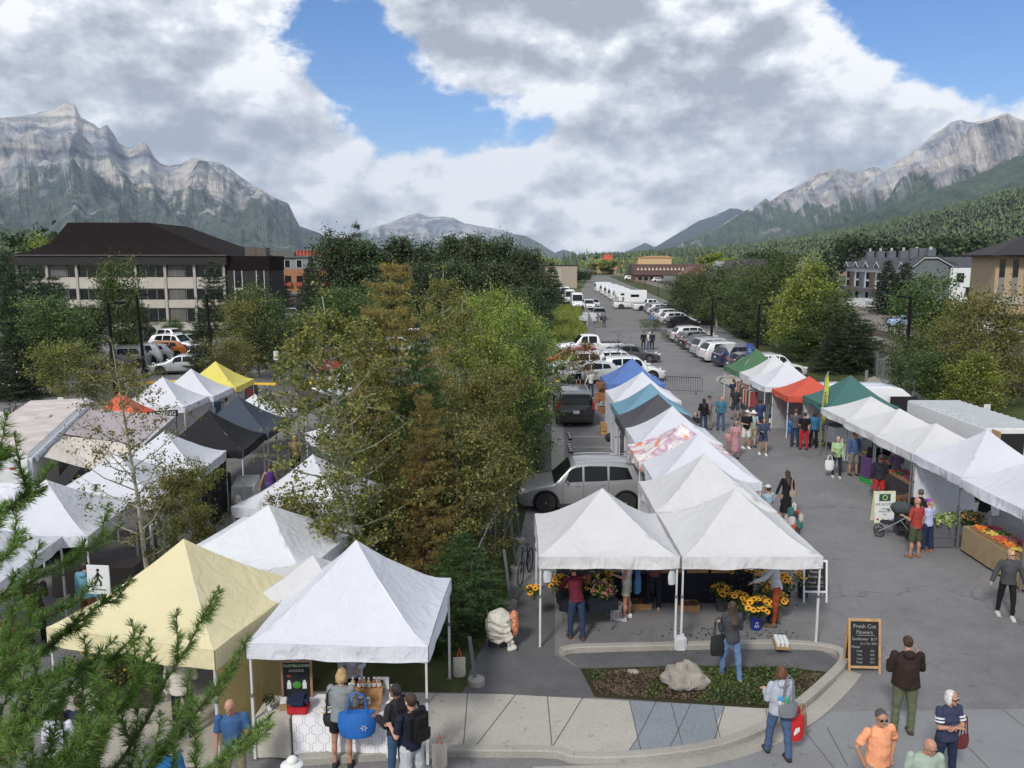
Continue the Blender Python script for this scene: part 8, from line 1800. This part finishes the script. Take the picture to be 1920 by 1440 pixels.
def canvas_bag(label,x,y):
 t=thing('weight_bag',label,'bag',(x,y,0),.1,'tent weights');mb=MB();loft(mb,[((0,0,.0),(.12,0,0),(0,.07,0)),((0,0,.05),(.13,0,0),(0,.09,0)),((0,0,.25),(.125,0,0),(0,.06,0)),((0,0,.42),(.13,0,0),(0,.02,0))]);mb.build('sack',MATS['canvas_cream'],t,smooth=True);mb=MB();mb.path([(-.06,0,.38),(0,0,.62),(.06,0,.38)],.014,5);mb.build('strap',C('strap_orange',.70,.14,.02,.6),t)
canvas_bag('canvas weight bag with an orange strap on the back right leg of the foreground tent',-1.08,16.0);canvas_bag('canvas weight bag at the front right leg of the foreground tent',-1.22,12.93)
def bicycle(label,c,rz,col=(.02,.02,.02)):
 t=thing('bicycle',label,'bicycle',c,rz)
 for y in (-.52,.52):
  mb=MB();mb.path([Vector((0,y+math.cos(a)*.32,.34+math.sin(a)*.32)) for a in np.linspace(0,2*PI,25)],.018,5)
  for q in range(12): a=q*PI/6;mb.tube((0,y,.34),(0,y+math.cos(a)*.31,.34+math.sin(a)*.31),.002,n=3)
  mb.build('wheel',M_tyre,t)
 mb=MB();B=lambda a,b,r=.016: mb.tube(a,b,r,n=6);B((0,.52,.34),(0,.12,.30));B((0,.12,.30),(0,.22,.82));B((0,.12,.30),(0,-.38,.80));B((0,.2,.76),(0,-.36,.86));B((0,.52,.34),(0,.2,.76));B((0,-.38,.90),(0,-.52,.34));B((0,-.36,.8),(0,-.34,1.0));mb.build('frame',C('bike_paint',*col,.3),t)
 mb=MB();mb.path([(-.32,-.3,1.03),(-.1,-.36,1.02),(.1,-.36,1.02),(.32,-.3,1.03)],.014,5);mb.build('handlebar',M_black,t);mb=MB();mb.ell((0,.24,.88),(.07,.13,.03));mb.build('saddle',M_black,t,smooth=True);return t
bicycle('black bicycle parked left of the flower stall, handlebar towards the camera',(P(985,1075).x,P(985,1085).y,0),R(-15))
bicycle('black bicycle among the posts beyond the food trailer',tuple(P(25,790)),R(60));bicycle('second dark bicycle beyond the food trailer',tuple(P(52,785)),R(80))
for i,py in enumerate((798,822,846,872,903)):
 p=P(1063+i*1.2,py);t=thing('parking_block','black rubber wheel stop with white chevrons, '+['farthest, behind the minivan','second from the minivan','middle one of the bays','second from the silver car','right behind the silver car'][i],'wheel stop',(p.x+.1,p.y+.3,0),0,'wheel stops of the parking bays');mb=MB();mb.box((0,0,.05),(.16,1.5,.09),bev=.02);mb.build('block',M_black,t);mb=MB()
 for k in range(4): mb.box((0,-.6+k*.4,.098),(.12,.12,.006),rz=PI/4)
 mb.build('chevrons',M_white,t)
for i,(px,py,z,r,l) in enumerate([(1131,740,1.5,.34,'large round woven basket lid with a spiral, beside the minivan'),(1126,722,1.9,.22,'small woven basket hanging above the round lid'),(1130,768,1.0,.24,'woven basket under the round lid'),(1143,770,1.0,.20,'coiled basket nearest the tent leg'),(1120,750,1.3,.18,'small basket left of the round lid')]):
 p=PY(px,py,41.0-i*.15);t=thing('woven_basket',l,'basket',tuple(p),0,'woven baskets');mb=MB()
 if i == 0:
  for k in range(7): mb.path([Vector((math.cos(a)*r*(k+.6)/7,0,math.sin(a)*r*(k+.6)/7)) for a in np.linspace(0,2*PI,17)],r/13,5)
 else:
  for k in range(6): mb.path([Vector((math.cos(a)*r*(.7+.06*k),math.sin(a)*r*(.7+.06*k),-r*.6+k*r*.22)) for a in np.linspace(0,2*PI,15)],r*.12,5)
 mb.build('weave',mat('wicker_%d' % (i % 2),(.32,.14,.06) if i % 2 == 0 else (.22,.12,.06),.8,var=.4,scale=20),t);mb=MB();mb.path([(-r*.7,0,r*.5),(0,0,r*1.3),(r*.7,0,r*.5)],r*.06,5);mb.build('handle',MATS['wicker_0'],t)
crate('upright pale wooden crate beside the white side wall',(P(1134,815).x,P(1134,815).y,0),.1,.42,.4,.62,None,M_wood);crate('wooden crate with cans beside the silver car',(P(1153,860).x,P(1153,860).y,0),0,.45,.35,.2,('c',[(.5,.5,.5)],.05),M_wood)
c=MB();c.ell((0,0,.2),(.32,.25,.22));c.ell((.15,.1,.3),(.2,.2,.2));t=thing('black_bag','slumped black bag by the white side walls of the centre row','bag',tuple(P(1146,828)));fuse(c,.03,'bag_body',M_black,t,None,2,.03)
def long_table(label,x,y0,y1,w,clothc,fills,h=.80):
 table(label,(x,(y0+y1)/2,0),0,w,y1-y0,h,clothc,h-.08)
 k=int((y1-y0)/.46)
 for i in range(k):
  for j in range(2): f=fills[(i*2+j) % len(fills)];crate('tray of %s, %s on the %s' % (f[3],['near','second','third','fourth','fifth','sixth','seventh','eighth','ninth','tenth','eleventh','twelfth','thirteenth'][i]+(' front' if j == 0 else ' back'),label),(x-w*.24+j*w*.46,y0+.25+i*.46,h+.012),0,w*.42,.42,.10,f[:3],group='produce trays on the right row tables')
FR=[('f',[(.55,.12,.02),(.6,.2,.02)],.045,'orange peaches'),('f',[(.30,.03,.06),(.2,.02,.05)],.04,'red plums'),('f',[(.45,.05,.03),(.5,.1,.03)],.045,'red tomatoes'),('f',[(.22,.05,.10),(.3,.1,.15)],.035,'dark cherries'),('f',[(.5,.36,.05),(.55,.42,.1)],.045,'yellow apricots'),('f',[(.06,.10,.03),(.1,.16,.04)],.045,'green cucumbers')]
long_table('burlap covered fruit table at the right edge',13.55,18.4,23.3,.85,(.30,.23,.14),FR)
flowers('mixed_bouquet','orange marigold bunch hanging at the fruit table beside the man in black',tuple(P(1808,985,.5)),12,.14,.3,[('mix',(.7,.35,.02),.06)])
flowers('mixed_bouquet','yellow and orange flowers at the right end of the fruit table',(13.5,18.2,.8),20,.25,.25,[('mix',(.7,.30,.02),.06),('mix',(.4,.2,.25),.06)])
flowers('mixed_bouquet','brown and orange dried flowers at the far end of the fruit table',(13.5,23.6,.8),24,.3,.35,[('mix',(.30,.14,.04),.07),('mix',(.12,.06,.03),.06)])
long_table('dark produce table in mid row',14.0,27.6,29.6,.8,(.05,.045,.05),FR[1:])
long_table('produce table nearest the teal tent',14.2,30.4,32.6,.8,(.05,.05,.05),FR[2:])
table('white jam table with pictured cloth at the red tent',(13.6,38.2,0),R(-20),.9,1.5,.8,(.5,.46,.38),.75)
for i in range(5): crate('red and white punnet tray, %s on the jam table' % ['first','second','third','fourth','fifth'][i],(13.6+(i%2)*.35-.2,37.7+i*.25,.815),R(-20),.3,.22,.12,('f',[(.45,.03,.03),(.5,.45,.42)],.03),group='trays on the jam table')
for i,(px,py,l) in enumerate(((1450,795,'blue plastic drum against the grey wall of the red tent'),(1483,812,'blue plastic drum beside the jam table'))):
 t=thing('blue_drum',l,'drum',tuple(P(px,py)),0,'blue drums');mb=MB();mb.lathe([(.001,0),(.24,0),(.27,.06),(.27,.3),(.25,.33),(.27,.36),(.27,.6),(.22,.68),(.2,.68)],n=18);mb.build('drum',C('drum_blue',.02,.14,.40,.5),t,smooth=True);mb=MB();mb.lathe([(.2,.681),(.2,.71)],n=14);mb.build('lid',C('drum_lid',.05,.2,.45,.5),t)
p=P(1575,842);t=thing('chest_freezer','white chest freezer on a cargo trike in front of the teal tent','freezer',(p.x+.3,p.y+.5,0),R(-70));mb=MB();mb.box((0,0,.62),(.75,1.5,.75),bev=.03);mb.build('cabinet',MATS['trailer_white'],t);mb=MB();mb.box((0,0,1.02),(.78,1.53,.06),bev=.02);mb.build('lid',C('lid_grey',.12,.12,.13,.5),t)
for y in (-.85,):
 for x in (-.42,): mb=MB();mb.path([Vector((x,y+math.cos(a)*.36,.38+math.sin(a)*.36)) for a in np.linspace(0,2*PI,25)],.025,6);w_=mb.build('wheel',M_tyre,t);mb=MB();mb.path([Vector((x,y+math.cos(a)*.31,.38+math.sin(a)*.31)) for a in np.linspace(0,2*PI,25)],.02,5);[mb.tube((x,y,.38),(x,y+math.cos(q*PI/5)*.31,.38+math.sin(q*PI/5)*.31),.008,n=3) for q in range(10)];mb.build('rim',C('rim_yellow',.55,.55,.05,.5),w_)
for s in (-1,1): mb=MB();mb.tube((s*.3,.6,0),(s*.3,.6,.26),.03,n=6);mb.build('leg',M_foot,t)
t=thing('cardboard_trays','stack of cardboard trays on the freezer lid','cardboard boxes',(p.x+.45,p.y+.7,1.06),R(-60));mb=MB();mb.box((0,0,.09),(.5,.9,.18),bev=.01);mb.box((.02,.1,.27),(.45,.6,.16),bev=.01);mb.build('boxes',mat('card_brown',(.36,.22,.10),.8,var=.3,scale=6),t)
p=P(1628,905);g='stack of plastic crates by the red shorts'
for s in range(2):
 for k in range(7 if s == 0 else 6):
  col=(.02,.28,.06) if (k == 0 and s == 0) else [(.10,.05,.16),(.22,.05,.07)][s]
  t=thing('plastic_crate','%s plastic crate, %s from the ground in the %s stack' % ('green' if col[1] > .2 else ('purple' if s == 0 else 'dark red'),['lowest','second','third','fourth','fifth','sixth','topmost'][k],['aisle side','stall side'][s]),'crate',(p.x+s*.42+random.uniform(-.01,.01),p.y+s*.12,k*.135 + (.10 if k and s == 0 else 0)),R(8),g);h_=.22 if (k == 0 and s == 0) else .12;mb=MB()
  for x_,y_,dx,dy in ((0,-.27,.38,.02),(0,.27,.38,.02),(-.19,0,.02,.52),(.19,0,.02,.52)): mb.box((x_,y_,h_/2),(dx,dy,h_))
  mb.box((0,0,.01),(.37,.53,.014));mb.build('crate_body',C('crate_%d_%d' % (int(col[0]*100),int(col[1]*100)),*col,.5),t)
for i,(x,y,l) in enumerate(((12.75,23.9,'grey vegetable tub next to the white back wall'),(13.5,24.1,'second grey vegetable tub under the white tent'),(12.3,24.9,'vegetable tub behind the man bending over'))):
 t=thing('vegetable_tub',l,'tub',(x,y,0),0,'vegetable tubs');mb=MB();mb.box((0,0,.38),(.68,.55,.74),bev=.03);mb.box((0,0,.35),(.72,.59,.03));mb.build('tub',C('tub_grey',.10,.10,.115,.7),t);V_,f_=leaf_quads(rng.normal(size=(420,3))*np.array([.22,.18,.05])+np.array([0,0,.80]),.11);raw('vegetables',V_,f_,leaf_mat('salad_leaf',[(.06,.12,.02),(.2,.32,.06),(.5,.5,.35)],.2,6),t)
t=thing('metal_pail','galvanised pail at the foot of the steel tent leg','bucket',tuple(P(1796,1018)));mb=MB();mb.lathe([(.001,0),(.13,0),(.17,.26),(.175,.27),(.16,.26),(.001,.2)],n=18);mb.build('pail',MATS['galvanised'],t,smooth=True);mb=MB();mb.path([(-.17,0,.25),(-.1,0,.42),(.1,0,.42),(.17,0,.25)],.006,4);mb.build('handle',M_steel,t)
p=P(1686,1012);t=thing('stroller','dark grey baby stroller with a silver frame and big spoked wheels','stroller',(p.x,p.y+.25,0),R(70))
for (x,y,r,l) in ((-.28,-.42,.20,'rear'),(.28,-.42,.20,'rear'),(-.2,.48,.15,'front'),(.2,.48,.15,'front')):
 mb=MB();mb.path([Vector((x,y+math.cos(a)*r*.88,r+math.sin(a)*r*.88)) for a in np.linspace(0,2*PI,21)],r*.12,6);w_=mb.build('wheel',M_tyre,t,smooth=True);mb=MB();[mb.tube((x,y,r),(x,y+math.cos(q*PI/3)*r*.8,r+math.sin(q*PI/3)*r*.8),.009,n=4) for q in range(6)];mb.build('spokes',M_black,w_)
mb=MB();M_silv=C('stroller_silver',.35,.36,.38,.3,metal=.7)
for x in (-.27,.27): mb.path([(x*.8,.5,.2),(x,.0,.55),(x,-.62,1.02)],.018,6);mb.path([(x,-.42,.2),(x,-.1,.6)],.018,6)
mb.path([(-.27,-.62,1.02),(0,-.68,1.05),(.27,-.62,1.02)],.02,6);mb.tube((-.28,-.42,.2),(.28,-.42,.2),.015,n=5);mb.build('frame',M_silv,t)
c=MB();loft(c,[((0,-.05,.45),(.2,0,0),(0,.12,.03)),((0,-.1,.62),(.22,0,0),(0,.16,.05)),((0,-.2,.85),(.2,0,0),(0,.06,.06))]);c.ell((0,.25,.45),(.2,.25,.05));fuse(c,.018,'seat',fb((.02,.022,.025)),t,None,2)
c=MB();c.ell((0,-.12,.93),(.25,.33,.22));o=None;fuse(c,.018,'hood',fb((.05,.06,.065)),t,None,2);mb=MB();mb.box((0,-.25,.32),(.42,.5,.2),bev=.05);mb.build('basket',M_black,t,smooth=True)
def dog(label,c,rz):
 t=thing('dog',label,'dog',c,rz);b=MB();Ln=lambda a,b_,r0,r1: limb(b,Vector(a),Vector(b_),r0,r1)
 loft(b,[((0,.36,.52),(.09,0,0),(0,.02,.10)),((0,.25,.50),(.125,0,0),(0,.0,.165)),((0,.05,.50),(.12,0,0),(0,0,.15)),((0,-.18,.53),(.10,0,0),(0,0,.12)),((0,-.33,.53),(.08,0,0),(0,.0,.10))]);Ln((0,.32,.60),(0,.47,.76),.095,.075);b.ell((0,.53,.82),(.085,.10,.085));Ln((0,.58,.80),(0,.70,.77),.05,.035)
 for s in (-1,1):
  b.ell((s*.085,.50,.79),(.025,.05,.08));Ln((s*.085,.27,.45),(s*.09,.24,.26),.06,.04);Ln((s*.09,.24,.26),(s*.09,.27,.04),.038,.03);b.ell((s*.09,.30,.03),(.04,.06,.03))
  Ln((s*.08,-.26,.48),(s*.09,-.18,.30),.085,.05);Ln((s*.09,-.18,.30),(s*.09,-.34,.20),.045,.032);Ln((s*.09,-.34,.20),(s*.09,-.31,.04),.03,.028);b.ell((s*.09,-.28,.03),(.038,.06,.03))
 Ln((0,-.33,.58),(0,-.50,.68),.035,.025);fuse(b,.018,'body',mat('fur_brown',(.12,.055,.03),.95,var=.5,scale=14,bump=1,bscale=60),t,None,2,.03)
dog('curly brown dog standing behind the stroller',tuple(P(1690,962)),R(-70))
for i,(x,y,l) in enumerate(((12.7,44.0,'rack of hanging clothes at the far white tent'),(12.9,46.2,'rack of hanging clothes at the green tent'))):
 t=thing('clothes_rack',l,'clothes rack',(x,y,0),R(5),'clothes racks');mb=MB();mb.tube((0,-.8,0),(0,-.8,1.6),.02,n=5);mb.tube((0,.8,0),(0,.8,1.6),.02,n=5);mb.tube((0,-.8,1.6),(0,.8,1.6),.02,n=5);mb.build('rail',M_steel,t)
 for k in range(9): mb=MB();mb.box((0,-.7+k*.17,1.12),(.42,.07,.85),bev=.03,rz=random.uniform(-.2,.2));mb.build('garment',fb([(.3,.05,.05),(.4,.38,.33),(.05,.05,.06),(.15,.1,.08),(.35,.3,.25)][k % 5]),t)
t=thing('shelf_display','grey shelf unit with white goods at the far right white tent','shelf',(13.6,42.2,0),R(5));mb=MB()
for z in (.1,.6,1.1,1.6): mb.box((0,0,z),(.9,.35,.03))
for x in (-.45,.45): mb.box((x,0,.85),(.03,.35,1.7))
mb.build('frame',C('shelf_grey',.15,.15,.16,.7),t);mb=MB();[mb.box((random.uniform(-.35,.35),-.05,z+.12),(.12,.15,.2),bev=.01) for z in (.1,.6,1.1,1.6) for _ in range(4)];mb.build('goods',M_white,t)
for i,(x,y,l) in enumerate(((-13.35,22.0,'black drinks fridge with lime and red shelves, left one'),(-13.05,23.0,'black drinks fridge with lime and red shelves, right one'))):
 t=thing('drinks_fridge',l,'fridge',(x,y,0),R(62),'drinks fridges');mb=MB();mb.box((0,0,.95),(.75,.65,1.9),bev=.02);mb.build('cabinet',M_black,t);mb=MB();mb.box((0,-.335,.98),(.62,.02,1.6));d_=mb.build('door',M_glass,t)
 for z,cc in ((1.35,(.3,.5,.02)),(1.05,(.45,.03,.03)),(.75,(.1,.35,.05))): mb=MB();mb.box((0,-.35,z),(.54,.01,.1));mb.build('shelf_of_cans',C('cans_%d' % int(z*100),*cc,.5),d_)
table('white draped table under the black tent',(-9.35,28.4,0),R(10),.75,1.6,.76,(.55,.55,.55),.7)
table('craft table with a dark cloth inside the black tent',(-11.2,29.2,0),0,1.8,.7,.76,(.03,.03,.035),.7)
table('low white table along the far white stall',(-14.0,38.9,0),0,.7,2.0,.75,(.5,.5,.5),.7)
for i,(x,y,l) in enumerate(((-9.6,21.6,'white display panel at the nearest aisle side of the white stall'),(-9.5,22.5,'white display panel next to the white side wall'))):
 t=thing('picture_stand',l,'display panel',(x,y,0),R(85),'display panels');mb=MB();mb.box((0,0,.75),(.6,.05,1.45));mb.build('panel',M_white,t);mb=MB();mb.box((0,-.03,.85),(.4,.01,.9));mb.build('picture',C('picture_dark',.05,.05,.055,.6),t)
for i in range(4): t=thing('wooden_board',['tall live edge board leaning at the far white stall','second live edge board beside the tall one','short thick slab in front of the boards','dark slab at the left of the boards'][i],'board',(-13.9+i*.3,36.2+i*.12,0),R(20*i-20),'wooden boards for sale');mb=MB();h_=[1.5,1.3,.7,1.0][i];mb.prism_v([(-.14,0),(.15,0),(.17,h_*.4),(.13,h_),(-.12,h_*.98),(-.17,h_*.55)],(0,0,0),(1,0,0),(0,.12,1),(0,-.05,0),1);mb.build('slab',M_wood if i % 2 else M_crate,t)
t=thing('chalk_sign','black A-frame menu at the yellow kerb behind the navy tent','sign',tuple(P(471,755)),R(5));mb=MB();mb.box((0,0,.55),(.7,.03,1.0),rx=-.15);mb.box((0,.3,.55),(.7,.03,1.0),rx=.15);mb.build('board',M_chalk,t);mb=MB();[mb.box((0,-.035-z*.0,.4+z*.13),(.45,.01,.03)) for z in range(4)];mb.build('writing',M_inkr,t)
t=thing('garbage_cart','white cloth bundle leaning at the black side wall leg','bag',(-9.25,27.1,0));c=MB();c.ell((0,0,.3),(.18,.2,.35));fuse(c,.03,'bag_body',MATS['canvas_cream'],t,None,2,.03)
for i,(x,y,s,l) in enumerate(((-9.4,24.6,.5,'grey cloth bundle at the corner of the white side wall'),(-9.0,30.2,.4,'dark plate weight at the black tent leg'))):
 t=thing('bundle',l,'bundle',(x,y,0));c=MB();c.ell((0,0,s*.5),(s*.45,s*.4,s*.6));fuse(c,.03,'bag_body',fb((.2,.21,.23)) if i == 0 else M_black,t,None,2,.04)
table('stall table with jars under the front edge of the second left tent',(-10.6,20.4,0),R(4),2.0,.7,.76,(.12,.10,.09),.7)
table('stall table under the nearest left tent',(-11.6,16.6,0),R(4),2.2,.7,.76,(.22,.05,.04),.7)
table('low table under the white tent behind the big aspen',(-4.6,21.6,0),R(-12),1.8,.7,.76,(.4,.38,.35),.7)
table('table behind the white side walls of the centre row',(5.6,24.8,0),0,2.0,.8,.76,(.3,.3,.32),.7)
for i,(px,py,l) in enumerate(((1487,965,'striped bags and hats on a stand at the corner of the off white tent'),(1497,985,'coloured scarves hanging at the corner of the off white tent'))):
 p=P(px,py,.9);t=thing('goods_stand',l,'display',(p.x,p.y,0),.3,'goods at the tent corner');mb=MB();mb.tube((0,0,0),(0,0,1.2),.02,n=5);mb.build('stand',M_steel,t)
 for k in range(5): mb=MB();mb.box((random.uniform(-.18,.18),random.uniform(-.15,.15),.75+k*.09),(.2,.12,.26),bev=.04,rz=k);mb.build('item',fb([(.45,.42,.36),(.05,.05,.06),(.4,.1,.04),(.05,.15,.15),(.5,.5,.5)][(k+i) % 5]),t,smooth=True)
run_jobs()
# --- air
def haze():
 m=bpy.data.materials.new('haze');m.use_nodes=True;t=NT(m.node_tree);m.node_tree.nodes.clear()
 v=t.add('ShaderNodeVolumePrincipled',{'Color': (.62,.76,1.0,1),'Density': 6e-5,'Anisotropy': .0});t.l.new(v.outputs[0],t.add('ShaderNodeOutputMaterial').inputs[1])
 mb=MB();mb.bx(-9000,9000,-900,12600,-8,1450);tag(mb.build('haze',m),'pale blue air that fades the far mountains','haze',None,'stuff')
haze()
bpy.data.scenes.remove(TS)
